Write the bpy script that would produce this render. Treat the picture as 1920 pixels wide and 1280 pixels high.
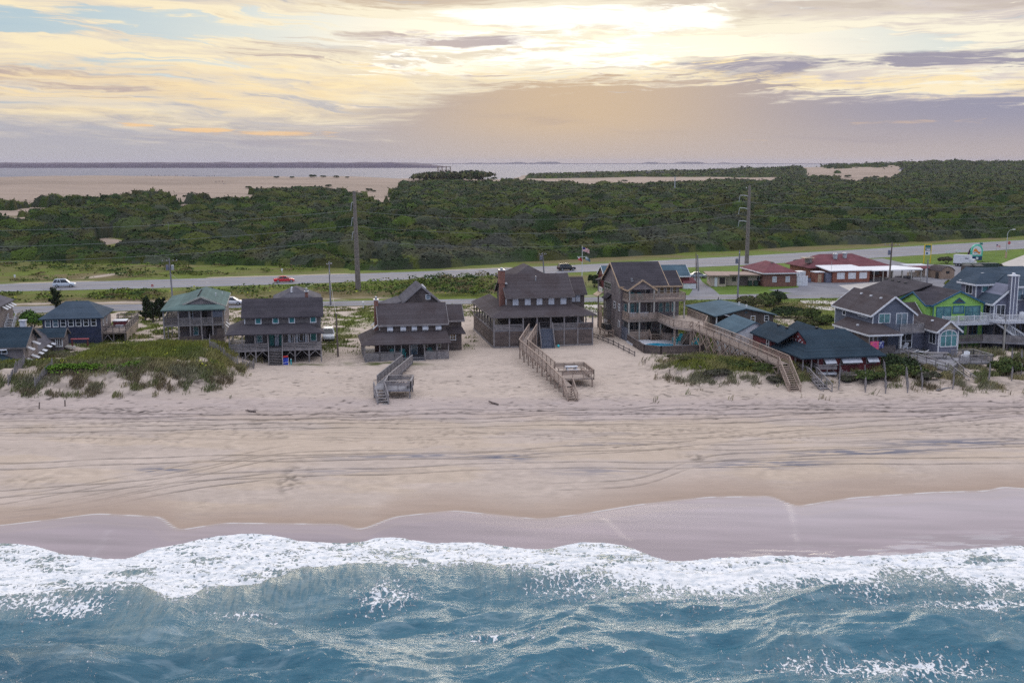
import bpy, math, random
import numpy as np
from mathutils import Vector, Matrix
R = math.radians
scene = bpy.context.scene
for _o in list(bpy.data.objects): bpy.data.objects.remove(_o)
COL = scene.collection

# ---------------------------------------------------------------- camera
CAM_Z = 30.5; FPX = 2050.0; PITCH = math.atan(337.0/FPX)
cam_data = bpy.data.cameras.new("camera"); cam = bpy.data.objects.new("camera", cam_data); COL.objects.link(cam)
cam.location = (0, 0, CAM_Z); cam.rotation_euler = (math.pi/2-PITCH, 0, 0)
cam_data.sensor_width = 36.0; cam_data.sensor_fit = 'HORIZONTAL'; cam_data.lens = 36.0*FPX/1920.0
cam_data.clip_start = 0.5; cam_data.clip_end = 60000.0
scene.camera = cam
scene.view_settings.view_transform = 'Standard'; scene.view_settings.look = 'None'
scene.view_settings.gamma = 1.0; scene.view_settings.exposure = 0.0
scene.cycles.max_bounces = 6; scene.cycles.diffuse_bounces = 2; scene.cycles.glossy_bounces = 2
scene.cycles.transmission_bounces = 2; scene.cycles.transparent_max_bounces = 8; scene.cycles.volume_bounces = 0
scene.cycles.use_denoising = False
scene.cycles.sample_clamp_direct = 6.0; scene.cycles.sample_clamp_indirect = 2.0
scene.cycles.caustics_reflective = False; scene.cycles.caustics_refractive = False

def lin(r, g, b):
    f = lambda c: (c/255/12.92 if c/255 <= .04045 else ((c/255+.055)/1.055)**2.4)
    return (f(r), f(g), f(b), 1.0)

# ---------------------------------------------------------------- node helper
class NT:
    def __init__(s, tree): s.t = tree; s.n = tree.nodes; s.l = tree.links
    def new(s, typ, **kw):
        n = s.n.new(typ)
        for k, v in kw.items(): setattr(n, k, v)
        return n
    def put(s, sock, v):
        if v is None: return
        if hasattr(v, 'is_output'): s.l.new(v, sock)
        else:
            try: sock.default_value = v
            except Exception: sock.default_value = tuple(v)[:len(sock.default_value)]
    def m(s, op, a, b=None, c=None, clamp=False):
        n = s.new('ShaderNodeMath', operation=op); n.use_clamp = clamp
        for i, v in enumerate((a, b, c)): s.put(n.inputs[i], v)
        return n.outputs[0]
    def add(s, a, b): return s.m('ADD', a, b)
    def sub(s, a, b): return s.m('SUBTRACT', a, b)
    def mul(s, a, b): return s.m('MULTIPLY', a, b)
    def ss(s, x, a, b):
        n = s.new('ShaderNodeMapRange', interpolation_type='SMOOTHSTEP')
        s.put(n.inputs['Value'], x); s.put(n.inputs['From Min'], a); s.put(n.inputs['From Max'], b)
        return n.outputs['Result']
    def lin(s, x, a, b, c=0., d=1.):
        n = s.new('ShaderNodeMapRange'); n.clamp = True
        for k, v in (('Value', x), ('From Min', a), ('From Max', b), ('To Min', c), ('To Max', d)): s.put(n.inputs[k], v)
        return n.outputs['Result']
    def gauss(s, x, c, w):
        d = s.m('DIVIDE', s.sub(x, c), w); return s.m('EXPONENT', s.mul(s.mul(d, d), -1.0))
    def mix(s, f, a, b, typ='MIX'):
        n = s.new('ShaderNodeMix', data_type='RGBA', blend_type=typ); n.clamp_factor = True
        s.put(n.inputs[0], f); s.put(n.inputs[6], a); s.put(n.inputs[7], b)
        return n.outputs[2]
    def noise(s, vec, scale=1., detail=6., rough=.55, dist=0., lac=2.):
        n = s.new('ShaderNodeTexNoise'); s.put(n.inputs['Vector'], vec)
        for k, v in (('Scale', scale), ('Detail', detail), ('Roughness', rough), ('Distortion', dist), ('Lacunarity', lac)): s.put(n.inputs[k], v)
        return n.outputs['Fac']
    def vec(s, x, y, z=0.):
        n = s.new('ShaderNodeCombineXYZ')
        for i, v in enumerate((x, y, z)): s.put(n.inputs[i], v)
        return n.outputs[0]
    def curve(s, x, pts):
        n = s.new('ShaderNodeFloatCurve'); c = n.mapping.curves[0]
        x0, x1 = pts[0][0], pts[-1][0]; ys = [p[1] for p in pts]; y0, y1 = min(ys), max(ys); dy = (y1-y0) or 1
        q = [((p[0]-x0)/(x1-x0), (p[1]-y0)/dy) for p in pts]
        c.points[0].location = q[0]; c.points[-1].location = q[-1]
        for p in q[1:-1]: c.points.new(*p)
        n.mapping.update()
        s.put(n.inputs['Value'], s.lin(x, x0, x1))
        return s.add(s.mul(n.outputs[0], dy), y0)

# ---------------------------------------------------------------- sky: Nishita behind layered evening cloud
SUN_AZ, SUN_EL = R(3.4), R(9.0)
world = bpy.data.worlds.new("World"); scene.world = world; world.use_nodes = True
def build_sky():
    nt = world.node_tree; nt.nodes.clear(); N = NT(nt)
    out = N.new('ShaderNodeOutputWorld'); bg = N.new('ShaderNodeBackground')
    nt.links.new(bg.outputs[0], out.inputs[0])
    sky = N.new('ShaderNodeTexSky'); sky.sky_type = 'NISHITA'; sky.sun_disc = False
    sky.sun_elevation = SUN_EL; sky.sun_rotation = SUN_AZ; sky.air_density = 1.0; sky.dust_density = 1.5
    tc = N.new('ShaderNodeTexCoord'); sep = N.new('ShaderNodeSeparateXYZ'); nt.links.new(tc.outputs['Generated'], sep.inputs[0])
    x, y, z = sep.outputs
    az = N.m('ARCTAN2', x, y); el = N.m('ARCSINE', N.m('MINIMUM', N.m('MAXIMUM', z, -1.), 1.))
    U = N.mul(az, 1/.4375)                  # one unit = 25 degrees of azimuth from the view west
    V = N.mul(el, 1/.147)                   # one unit = 8.4 degrees of elevation
    w1 = N.sub(N.noise(N.vec(N.mul(U, 1.7), N.mul(V, 3.0), 3.1), 1., 5., .55), .5)
    w2 = N.sub(N.noise(N.vec(N.mul(U, 4.1), N.mul(V, 9.0), 8.1), 1., 5., .6), .5)
    w3 = N.sub(N.noise(N.vec(N.mul(U, 14.), N.mul(V, 34.), 4.4), 1., 6., .65), .5)
    fan = N.add(V, N.mul(N.mul(U, N.ss(N.mul(U, -1.), -.1, .7)), .20))   # streaks slope down towards the sun in the south-west
    sU = N.add(N.mul(U, 2.6), N.mul(w1, 1.6)); sV = N.add(N.mul(fan, 15.), N.mul(w1, 4.6))
    n1 = N.noise(N.vec(N.mul(U, 1.6), N.add(N.mul(fan, 5.5), N.mul(w1, 1.5)), 0.), 1.0, 9., .58, .3)
    st = N.noise(N.vec(sU, sV, 5.), 1.0, 10., .62, .25)          # thin streaks
    st2 = N.noise(N.vec(N.mul(sU, 2.2), N.mul(sV, 1.9), 9.), 1.0, 9., .64, .5)
    puff = N.noise(N.vec(N.mul(U, 9.), N.mul(V, 30.), 1.7), 1.0, 8., .64, .6)
    eU = N.add(U, N.add(N.mul(w1, .45), N.add(N.mul(w2, .30), N.mul(w3, .16)))); eV = N.add(V, N.add(N.mul(w1, .18), N.add(N.mul(N.sub(st2, .5), .22), N.mul(w3, .05))))
    def reg(u0, u1, v0, v1, su=.12, sv=.05):
        a = N.mul(N.ss(eU, u0-su, u0+su), N.sub(1., N.ss(eU, u1-su, u1+su)))
        return N.mul(a, N.mul(N.ss(eV, v0-sv, v0+sv), N.sub(1., N.ss(eV, v1-sv, v1+sv))))
    def mx(*a):
        r = a[0]
        for b in a[1:]: r = N.m('MAXIMUM', r, b)
        return r
    def tex(mask, noise, amt=1.0, lo=.42, hi=.62): return N.ss(N.add(mask, N.mul(N.sub(noise, .5), amt)), lo, hi)
    # high cloud sheet: cream to peach, streaked, greyer aloft
    glow = N.mul(N.gauss(U, .12, .75), N.gauss(V, .78, .45))
    lf = N.add(N.add(N.mul(N.sub(n1, .5), 3.2), N.add(N.mul(N.sub(st, .5), 3.4), N.mul(N.sub(st2, .5), 1.3))), N.add(.55, N.mul(glow, .45)))
    c_lo = N.mix(N.ss(U, -.6, .6), lin(196, 192, 192), lin(184, 178, 186)); c_md = N.mix(N.ss(U, -.2, .9), lin(234, 221, 200), lin(222, 211, 204)); c_hi = N.mix(N.ss(U, -.9, .1), lin(252, 236, 200), lin(255, 247, 224))
    sheet_ = N.mix(N.ss(lf, .0, .5), c_lo, c_md); sheet_ = N.mix(N.ss(lf, .5, 1.05), sheet_, c_hi)
    peach = N.mul(reg(-1.3, -.15, .26, .56, .15, .10), N.ss(st, .40, .62)); sheet_ = N.mix(N.mul(peach, .6), sheet_, lin(250, 220, 166))
    # clear gaps with the sky behind
    nish = N.new('ShaderNodeMix', data_type='RGBA', blend_type='MULTIPLY'); N.put(nish.inputs[0], 1.0)
    nt.links.new(sky.outputs[0], nish.inputs[6]); nish.inputs[7].default_value = (.11, .11, .11, 1)
    clear = N.mix(.82, nish.outputs[2], lin(148, 188, 214))
    gaps = tex(mx(N.mul(reg(-.86, -.12, .69, .85), .78), N.mul(reg(.16, .86, .59, .76), .86), N.mul(reg(-1.3, -.93, .69, .82), .9), N.mul(reg(.95, 1.4, .55, .66), .8), N.mul(reg(-1.2, -.5, .50, .60, .2, .06), .42), N.mul(reg(.5, 1.3, .90, 1.1, .2, .06), .45)), N.sub(1., st), 3.2, .30, .72)
    skyc = N.mix(N.mul(gaps, .92), sheet_, clear)
    # grey lavender layers along the top
    topg = tex(mx(reg(-.52, .30, .92, 1.6, .2, .05), N.mul(reg(.36, 1.6, .84, 1.6, .14, .08), .72), N.mul(reg(.20, .34, .84, 1.2, .05, .05), .9)), st, 2.6, .30, .95)
    skyc = N.mix(N.mul(topg, .80), skyc, N.mix(N.ss(U, -.4, .8), lin(196, 172, 150), lin(190, 176, 172)))
    # white-hot break around the hidden sun
    burst = mx(tex(reg(-.14, .47, .755, .905, .12, .05), N.add(N.mul(n1, .5), N.mul(st, .5)), 2.4, .42, .92), tex(N.mul(reg(-.34, .34, .51, .78, .14, .05), .80), N.add(N.mul(st2, .6), N.mul(puff, .4)), 4.4, .54, .92))
    skyc = N.mix(N.mul(N.mul(N.gauss(U, .14, .5), N.gauss(V, .78, .2)), .45), skyc, lin(255, 244, 216))
    skyc = N.mix(burst, skyc, (1.22, 1.17, 1.05, 1))
    # slate-purple streaks
    pur = tex(mx(N.mul(reg(-.60, -.28, .58, .72, .12, .05), .62), N.mul(reg(-.42, -.02, .64, .80, .12, .05), .58), N.mul(reg(.30, .60, .46, .60, .09, .04), .78), N.mul(reg(.62, 1.1, .50, .63, .10, .04), .86), N.mul(reg(-1.2, -.62, .36, .58, .2, .08), .55), N.mul(reg(-.25, .1, .50, .60, .1, .04), .6)), N.add(N.mul(st2, .6), N.mul(st, .4)), 3.8, .42, .98)
    skyc = N.mix(N.mul(pur, .85), skyc, N.mix(N.ss(U, -.2, .4), lin(186, 168, 166), lin(138, 134, 160)))
    edge_l = tex(mx(N.mul(reg(.44, .86, .39, .48, .08, .03), .85), N.mul(reg(.86, 1.5, .37, .47, .08, .03), .7), N.mul(reg(-.60, -.05, .30, .62, .12, .06), .58), N.mul(reg(.2, .6, .56, .64, .1, .03), .5)), N.add(N.mul(puff, .55), N.mul(st2, .45)), 4.4, .55, .98)
    skyc = N.mix(N.mul(edge_l, .9), skyc, lin(255, 234, 190))
    # grey bank on the horizon with a ragged lit top
    top = N.curve(U, [(-1.6, .30), (-1.0, .29), (-.62, .25), (-.42, .255), (-.26, .33), (-.12, .42), (.0, .48), (.30, .49), (.46, .46), (.62, .42), (.85, .385), (1.1, .37), (1.6, .36)])
    soft = N.curve(U, [(-1.6, .22), (-.6, .20), (-.25, .17), (-.08, .09), (.06, .045), (.4, .04), (.6, .06), (1.6, .07)])
    d = N.add(N.sub(top, V), N.add(N.mul(N.sub(st2, .5), .42), N.add(N.mul(w1, .10), N.mul(N.sub(puff, .5), .26))))
    bankf = N.m('SMOOTH_MIN', 1.0, N.ss(N.m('DIVIDE', d, soft), -.6, 1.0), .02)
    rim = N.mul(N.gauss(N.m('DIVIDE', d, soft), -.75, .6), N.ss(U, -.3, .0))
    bank = N.mix(N.ss(U, -1., 1.), lin(174, 173, 184), lin(154, 153, 172))
    warm = N.mul(N.gauss(U, .13, .42), N.ss(V, -.15, .25))
    bank = N.mix(N.mul(warm, .9), bank, lin(217, 190, 156))
    bank = N.mix(N.mul(N.sub(1., N.ss(V, 0., .32)), .6), bank, N.mix(N.ss(U, -.7, .2), lin(187, 182, 186), lin(204, 187, 174)))
    bank = N.mix(N.mul(N.ss(n1, .5, .75), .35), bank, lin(150, 142, 156))
    skyc = N.mix(N.mul(rim, .6), skyc, lin(255, 232, 184))
    skyc = N.mix(bankf, skyc, bank)
    # small orange cloudlets low in the west-south-west, a faint pink one to the north-west
    olet = mx(tex(mx(N.mul(N.gauss(eU, -.75, .06), N.gauss(V, .205, .022)), N.mul(N.gauss(eU, -.61, .08), N.gauss(V, .185, .018)), N.mul(N.mul(N.gauss(eU, -.44, .14), N.gauss(V, .165, .024)), .8)), puff, 2.6, .40, 1.0), N.mul(tex(N.mul(N.gauss(eU, .76, .07), N.gauss(V, .225, .02)), puff, 2.6, .45, 1.1), .3))
    skyc = N.mix(N.mul(olet, .8), skyc, lin(252, 208, 150))
    # rest of the dome, out of the photograph's frame: pale broken overcast, cooler to the east
    east = N.ss(N.m('COSINE', az), .6, -.6)
    dome = N.mix(east, (1.0, .98, 1.02, 1), (.44, .54, .78, 1))
    dome = N.mix(N.ss(el, .35, 1.1), dome, (1.50, 1.52, 1.66, 1))
    dome = N.mix(N.mul(N.sub(n1, .35), .6), dome, (.70, .72, .80, 1))
    outf = N.m('MAXIMUM', N.ss(V, 1.12, 2.0), N.ss(N.m('ABSOLUTE', U), 1.5, 2.6))
    skyc = N.mix(outf, skyc, dome)
    nt.links.new(skyc, bg.inputs['Color']); bg.inputs['Strength'].default_value = 1.0
build_sky()
sun_d = bpy.data.lights.new("sun", 'SUN'); sun_d.energy = 1.0; sun_d.angle = R(26); sun_d.color = (1.0, .86, .68)
sun = bpy.data.objects.new("sun", sun_d); COL.objects.link(sun)
_sv = Vector((math.sin(SUN_AZ)*math.cos(SUN_EL), math.cos(SUN_AZ)*math.cos(SUN_EL), math.sin(SUN_EL)))
sun.rotation_euler = _sv.to_track_quat('Z', 'Y').to_euler()

# ---------------------------------------------------------------- numeric noise
def _hash(ix, iy, seed):
    h = (ix.astype(np.int64)*374761393 + iy.astype(np.int64)*668265263 + seed*974634777) & 0xFFFFFFFF
    h = ((h ^ (h >> 13))*1274126177) & 0xFFFFFFFF
    h = h ^ (h >> 16)
    return (h & 0xFFFFFF)/float(0xFFFFFF)
def vnoise(x, y, seed=0):
    x = np.asarray(x, float); y = np.asarray(y, float)
    ix = np.floor(x); iy = np.floor(y); fx = x-ix; fy = y-iy
    fx = fx*fx*fx*(fx*(fx*6-15)+10); fy = fy*fy*fy*(fy*(fy*6-15)+10)
    a = _hash(ix, iy, seed); b = _hash(ix+1, iy, seed); c = _hash(ix, iy+1, seed); d = _hash(ix+1, iy+1, seed)
    return (a*(1-fx)+b*fx)*(1-fy)+(c*(1-fx)+d*fx)*fy
def fbm(x, y, seed=0, oct=4, gain=.5):
    s = 0.; a = 1.; t = 0.
    for i in range(oct):
        ca, sa = math.cos(.6*i+.3), math.sin(.6*i+.3)
        s = s+a*vnoise((x*ca-y*sa)*2**i, (x*sa+y*ca)*2**i, seed+i*17); t += a; a *= gain
    return s/t
def sst(x, a, b):
    t = np.clip((np.asarray(x, float)-a)/(b-a), 0, 1); return t*t*(3-2*t)
def gs(x, c, w): return np.exp(-((np.asarray(x, float)-c)/w)**2)

# ---------------------------------------------------------------- where things stand
def ray(px, py):
    x = (px-960.)/FPX; y = (640.-py)/FPX; c, s = math.cos(PITCH), math.sin(PITCH)
    return x, c+y*s, -s+y*c
def at(px, py, z=3.0):
    """ground point (x, y) at height z that the photograph shows at this pixel"""
    d = ray(px, py); t = (z-CAM_Z)/d[2]; return d[0]*t, d[1]*t
def atg(px, py):
    z = 3.0
    for _ in range(12):
        x, y = at(px, py, z); z = .5*z+.5*float(terrain(np.array([x]), np.array([y]))[0])
    return x, y, z

def forest_front(a):   # distance of the thicket's seaward edge along the direction a = x/y
    pts = [(-700, 486), (0, 492), (150, 500), (330, 498), (520, 500), (640, 504), (700, 507), (900, 500), (1100, 488), (1300, 478), (1440, 470), (1620, 461), (1720, 455), (1920, 445), (2600, 425)]
    aa = [(p[0]-960)/FPX for p in pts]; yy = [at(960, p[1], 3.0)[1] for p in pts]
    return np.interp(a, aa, yy)
PROF_Y = [40, 78, 84, 88, 94, 100, 106, 114, 120, 125, 130, 140, 150, 9000]
PROF_Z = [-2.2, -.45, -.12, .10, .42, .95, 1.45, 1.95, 2.4, 2.78, 2.88, 2.95, 3.0, 3.0]
def terrain(x, y):
    x = np.asarray(x, float); y = np.asarray(y, float)
    z = np.interp(y, PROF_Y, PROF_Z)
    # dune with grass, south (left)
    n = fbm(x/7., y/7., 5, 4)
    toe = 124.6+3.0*(fbm(x/9., y*0+1.3, 8, 3)-.5)+2.2*sst(x, -52, -36)
    m = sst(x+2.5*(n-.5), -34.5, -40.5)*sst(y, toe, toe+8.5)*(1-sst(y, 146, 160))
    m = m*(1-.75*sst(-x, 55, 60)*sst(y, 136.5, 141))
    z = z+m*(2.5+1.2*(n-.5)+.35*gs(x, -48, 8)*gs(y, 140, 8))
    # dunes in front of the northern (right) houses
    n2 = fbm(x/5.+9, y/5., 15, 4)
    toe2 = 131.+3.0*(fbm(x/6., y*0+2.3, 18, 3)-.5)-4.5*sst(x, 40, 56)
    m2 = sst(x+3*(n2-.5), 17.5, 24.)*sst(y, toe2, toe2+7.5)*(1-sst(y, 147+5*sst(x, 30, 36), 158+5*sst(x, 30, 36)))*(1-.55*sst(x, 46, 52))
    z = z+m2*(1.25-.5*(1-sst(x, 32, 37))*sst(y, 141, 146)+1.3*(n2-.5)+.3*gs(x, 27, 6)*gs(y, 139, 4))
    # small wind relief on the dry beach
    b = sst(y, 104, 116)*(1-sst(y, 146, 156))
    z = z+b*.30*(fbm(x/3.2, y/3.2, 25, 4)-.5)+b*sst(y, 118, 124)*.24*(fbm(x/1.1, y/1.1, 35, 3)-.5)
    # inland
    yf = forest_front(x/np.maximum(y, 1)); far = sst(y, yf+4, yf+110)
    z = z+far*(3.5*fbm(x/90., y/90., 45, 4)+1.2*sst(y, 450, 800))
    z = z+9.0*np.exp(-((x+330)/330.)**2)*np.exp(-((y-1060)/190.)**2)*(1+.12*(fbm(x/60., y/60., 55, 3)-.5))
    z = z+2.0*np.exp(-((x+60)/190.)**2)*np.exp(-((y-1120)/170.)**2)
    z = z+sst(y, 520, 700)*(1-sst(y, 1250, 1400))*(1-sst(x, -60, 60))*2.6*(np.abs(2*fbm(x/150.+y/300., y/70., 58, 3)-1)*-1+.35)
    z = z+4.2*np.exp(-((x+720)/260.)**2)*np.exp(-((y-1030)/190.)**2)
    z = z+2.5*np.exp(-((x-150)/260.)**2)*np.exp(-((y-1350)/200.)**2)
    z = z+np.interp(x, [-200, 0, 120, 260, 420, 600, 760, 1000, 1400], [0, 1, 3.5, 7, 11.5, 17., 19.5, 18.5, 17])*np.exp(-((y-1900)/330.)**2)
    z = z-12*sst(y, 1880+.55*x*sst(x, 100, 600), 2150+.55*x*sst(x, 100, 600))*(1-.85*sst(x, 520, 900))
    ye = np.interp(x, [-900, -300, -100, -5, 14, 30], [1130, 1170, 1270, 1380, 1850, 1950]); t = sst(y, ye, ye+150)*(x < 170)
    z = z*(1-t)-2.5*t
    return z

# ---------------------------------------------------------------- mesh helpers
def link(name, me, mats, parent=None, smooth=False):
    for m in (mats if isinstance(mats, (list, tuple)) else [mats]): me.materials.append(m)
    if smooth: me.polygons.foreach_set('use_smooth', [True]*len(me.polygons))
    o = bpy.data.objects.new(name, me); COL.objects.link(o)
    if parent is not None: o.parent = parent
    return o
def np_mesh(name, V, F, attrs=None, matidx=None):
    me = bpy.data.meshes.new(name); V = np.asarray(V, np.float32); F = np.asarray(F, np.int32)
    k = F.shape[1]; n = len(F)
    me.vertices.add(len(V)); me.vertices.foreach_set('co', V.ravel())
    me.loops.add(n*k); me.loops.foreach_set('vertex_index', F.ravel())
    me.polygons.add(n); me.polygons.foreach_set('loop_start', np.arange(0, n*k, k, dtype=np.int32))
    if matidx is not None: me.polygons.foreach_set('material_index', np.asarray(matidx, np.int32))
    for an, arr in (attrs or {}).items():
        arr = np.asarray(arr, np.float32)
        if arr.ndim == 1:
            a = me.attributes.new(an, 'FLOAT', 'POINT'); a.data.foreach_set('value', arr)
        else:
            if arr.shape[1] == 3: arr = np.hstack([arr, np.ones((len(arr), 1), np.float32)])
            a = me.attributes.new(an, 'FLOAT_COLOR', 'POINT'); a.data.foreach_set('color', arr.ravel())
    me.update(calc_edges=True); me.validate()
    return me
def grid_faces(nr, nc):
    i = np.arange(nr*nc).reshape(nr, nc)
    return np.stack([i[:-1, :-1], i[:-1, 1:], i[1:, 1:], i[1:, :-1]], -1).reshape(-1, 4)
def tag(o, label=None, cat=None, group=None, kind=None):
    for k, v in (('label', label), ('category', cat), ('group', group), ('kind', kind)):
        if v: o[k] = v
    return o
# ---------------------------------------------------------------- materials
def new_mat(name):
    m = bpy.data.materials.new(name); m.use_nodes = True; nt = m.node_tree; nt.nodes.clear()
    N = NT(nt); out = N.new('ShaderNodeOutputMaterial'); p = N.new('ShaderNodeBsdfPrincipled')
    nt.links.new(p.outputs[0], out.inputs[0])
    return m, N, p
def bump(N, p, h, strength=.3, dist=.05):
    b = N.new('ShaderNodeBump'); N.put(b.inputs['Height'], h); b.inputs['Strength'].default_value = strength; b.inputs['Distance'].default_value = dist
    N.l.new(b.outputs[0], p.inputs['Normal'])
def objco(N, scale=(1, 1, 1)):
    tc = N.new('ShaderNodeTexCoord'); mp = N.new('ShaderNodeMapping'); mp.inputs['Scale'].default_value = scale
    N.l.new(tc.outputs['Object'], mp.inputs[0]); return mp.outputs[0]
def mat(name, c1, c2=None, scale=1.2, stretch=(1, 1, 1), rough=.8, fine=14., fineamt=.3, lines=None, bmp=.25, spec=.3, metal=0., thr=(.35, .65)):
    """weathered surface: two tones in patches, fine grain, optional board or course lines (axis, pitch, strength)"""
    m, N, p = new_mat(name); co = objco(N, stretch)
    c1 = tuple(c1)+(1,) if len(c1) == 3 else c1
    c2 = tuple(v*.72 for v in c1[:3])+(1,) if c2 is None else (tuple(c2)+(1,) if len(c2) == 3 else c2)
    n = N.noise(co, scale, 5., .6); f = N.noise(co, fine, 3., .65)
    col = N.mix(N.ss(n, thr[0], thr[1]), c1, c2)
    g = N.add(1., N.mul(N.sub(f, .5), fineamt*2)); h = f
    if lines:
        ax, per, st = lines
        sep = N.new('ShaderNodeSeparateXYZ'); N.l.new(objco(N), sep.inputs[0])
        fr = N.m('FRACT', N.m('DIVIDE', sep.outputs[ax], per))
        ln = N.mul(N.ss(fr, .0, .06), N.sub(1., N.ss(fr, .86, 1.0)))
        cell = N.m('FLOOR', N.m('DIVIDE', sep.outputs[ax], per))
        wn = N.new('ShaderNodeTexWhiteNoise'); wn.noise_dimensions = '1D'; N.l.new(cell, wn.inputs['W'])
        g = N.mul(g, N.sub(1., N.mul(N.sub(1., ln), st)))
        g = N.mul(g, N.add(.88, N.mul(wn.outputs['Value'], .24)))
        h = N.add(N.mul(f, .4), ln)
    gm = N.new('ShaderNodeMix', data_type='RGBA', blend_type='MULTIPLY'); N.put(gm.inputs[0], 1.0); N.l.new(col, gm.inputs[6])
    cc = N.new('ShaderNodeCombineColor'); [N.l.new(g, cc.inputs[i]) for i in range(3)]
    N.l.new(cc.outputs[0], gm.inputs[7]); N.l.new(gm.outputs[2], p.inputs['Base Color'])
    p.inputs['Roughness'].default_value = rough; p.inputs['Metallic'].default_value = metal
    p.inputs['Specular IOR Level'].default_value = spec
    if bmp: bump(N, p, h, bmp, .03)
    return m
def mat_plain(name, c, rough=.5, metal=0., spec=.5, var=.12, scale=3.):
    return mat(name, c, tuple(v*(1-var*2) for v in c[:3]), scale=scale, rough=rough, fineamt=var*.6, bmp=0, spec=spec, metal=metal)
def mat_attr(name, rough=.9, spec=.2, var=.25, scale=.8, fine=6., bmp=.4, bdist=.06, two=False, trans=0.):
    m, N, p = new_mat(name); at_ = N.new('ShaderNodeAttribute'); at_.attribute_name = 'Col'
    co = objco(N); n = N.noise(co, scale, 5., .6); f = N.noise(co, fine, 4., .65)
    g = N.add(N.add(1., N.mul(N.sub(n, .5), var*2)), N.mul(N.sub(f, .5), var*2))
    cc = N.new('ShaderNodeCombineColor'); [N.l.new(g, cc.inputs[i]) for i in range(3)]
    col = N.mix(1.0, at_.outputs['Color'], cc.outputs[0], 'MULTIPLY')
    N.l.new(col, p.inputs['Base Color']); p.inputs['Roughness'].default_value = rough; p.inputs['Specular IOR Level'].default_value = spec
    if bmp: bump(N, p, N.add(n, f), bmp, bdist)
    return m

SAND = np.array([.475, .395, .338]); SAND_D = np.array([.50, .40, .335])
# ---------------------------------------------------------------- beach (also carries the dunes and the house lots)
def px_line(pts, z=0.05):
    q = np.array(sorted(at(a, b, z) for a, b in pts)); xs = np.linspace(q[0, 0], q[-1, 0], 400)
    v = np.interp(xs, q[:, 0], q[:, 1]); k = np.hanning(9); k /= k.sum()
    return np.stack([xs, np.convolve(np.pad(v, 4, mode='edge'), k, 'valid')], 1)
FOAM_F = px_line([(-300, 1012), (0, 1014), (60, 1018), (100, 1030), (130, 1038), (190, 1043), (240, 1046), (270, 1030), (330, 1018), (380, 1008), (450, 1000), (500, 1000), (570, 1012), (620, 1014), (655, 1017), (700, 1007), (740, 1004), (820, 1016), (880, 1013), (960, 1022), (1020, 1028), (1070, 1016), (1110, 1013), (1180, 1020), (1220, 1040), (1250, 1050), (1300, 1046), (1380, 1040), (1430, 1042), (1520, 1049), (1600, 1046), (1680, 1036), (1760, 1030), (1840, 1024), (1920, 1020), (2250, 1026)], .05)
FOAM_B = px_line([(-300, 1135), (0, 1140), (60, 1134), (130, 1116), (200, 1110), (260, 1114), (300, 1136), (330, 1150), (360, 1145), (400, 1122), (440, 1128), (470, 1126), (520, 1106), (560, 1090), (640, 1083), (760, 1077), (860, 1072), (960, 1086), (1020, 1082), (1150, 1076), (1350, 1077), (1420, 1066), (1500, 1061), (1620, 1061), (1700, 1068), (1800, 1072), (1920, 1068), (2250, 1074)], .35)
SWASH = px_line([(-300, 985), (0, 982), (100, 972), (180, 963), (300, 968), (332, 990), (420, 978), (640, 980), (675, 990), (740, 968), (850, 958), (930, 965), (1010, 972), (1080, 965), (1200, 948), (1330, 937), (1450, 936), (1490, 952), (1540, 945), (1600, 938), (1750, 930), (1850, 928), (1880, 922), (1920, 925), (2250, 918)], .25)
ff = lambda x: np.interp(x, FOAM_F[:, 0], FOAM_F[:, 1])
fb = lambda x: np.interp(x, FOAM_B[:, 0], FOAM_B[:, 1])
fs = lambda x: np.interp(x, SWASH[:, 0], SWASH[:, 1])

def veg_mask(x, y):
    rel = terrain(x, y)-np.interp(y, PROF_Y, PROF_Z); v = np.clip((rel-.95)/.6, 0, 1)*sst(y, 130, 133)
    return v*sst(fbm(x/2.4, y/2.4, 105, 4)+.22*sst(y, 137, 143), .42, .58)
def lot_green(x, y):
    lot = 0*x
    for a, b, wx, wy, k in ((640, 640, 3.2, 8, 1.), (725, 682, 5, 1.2, 1.), (655, 600, 3, 20, .9), (880, 640, .9, 5, .8), (580, 684, 2.5, .8, .7), (720, 590, 8, 10, 1.1), (650, 585, 7, 16, 1.1), (475, 600, 4, 12, .8), (1060, 560, 18, 20, .0)):
        cx, cy = at(a, b, 3.); lot = np.maximum(lot, k*gs(x, cx, wx)*gs(y, cy, wy))
    lot = np.maximum(lot, sst(-x, 34, 40)*sst(y, 150, 158)*.8); lot = np.maximum(lot, sst(x, 24, 30)*sst(y, 156, 162)*1.6)
    lot = np.maximum(lot, sst(y, 188, 200)*np.where(x < 16, .75, 1.))
    return np.clip(lot*1.5*sst(fbm(x/2., y/2., 106, 4)+.35*sst(x, 20, 30), .36, .55), 0, 1)
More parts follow.
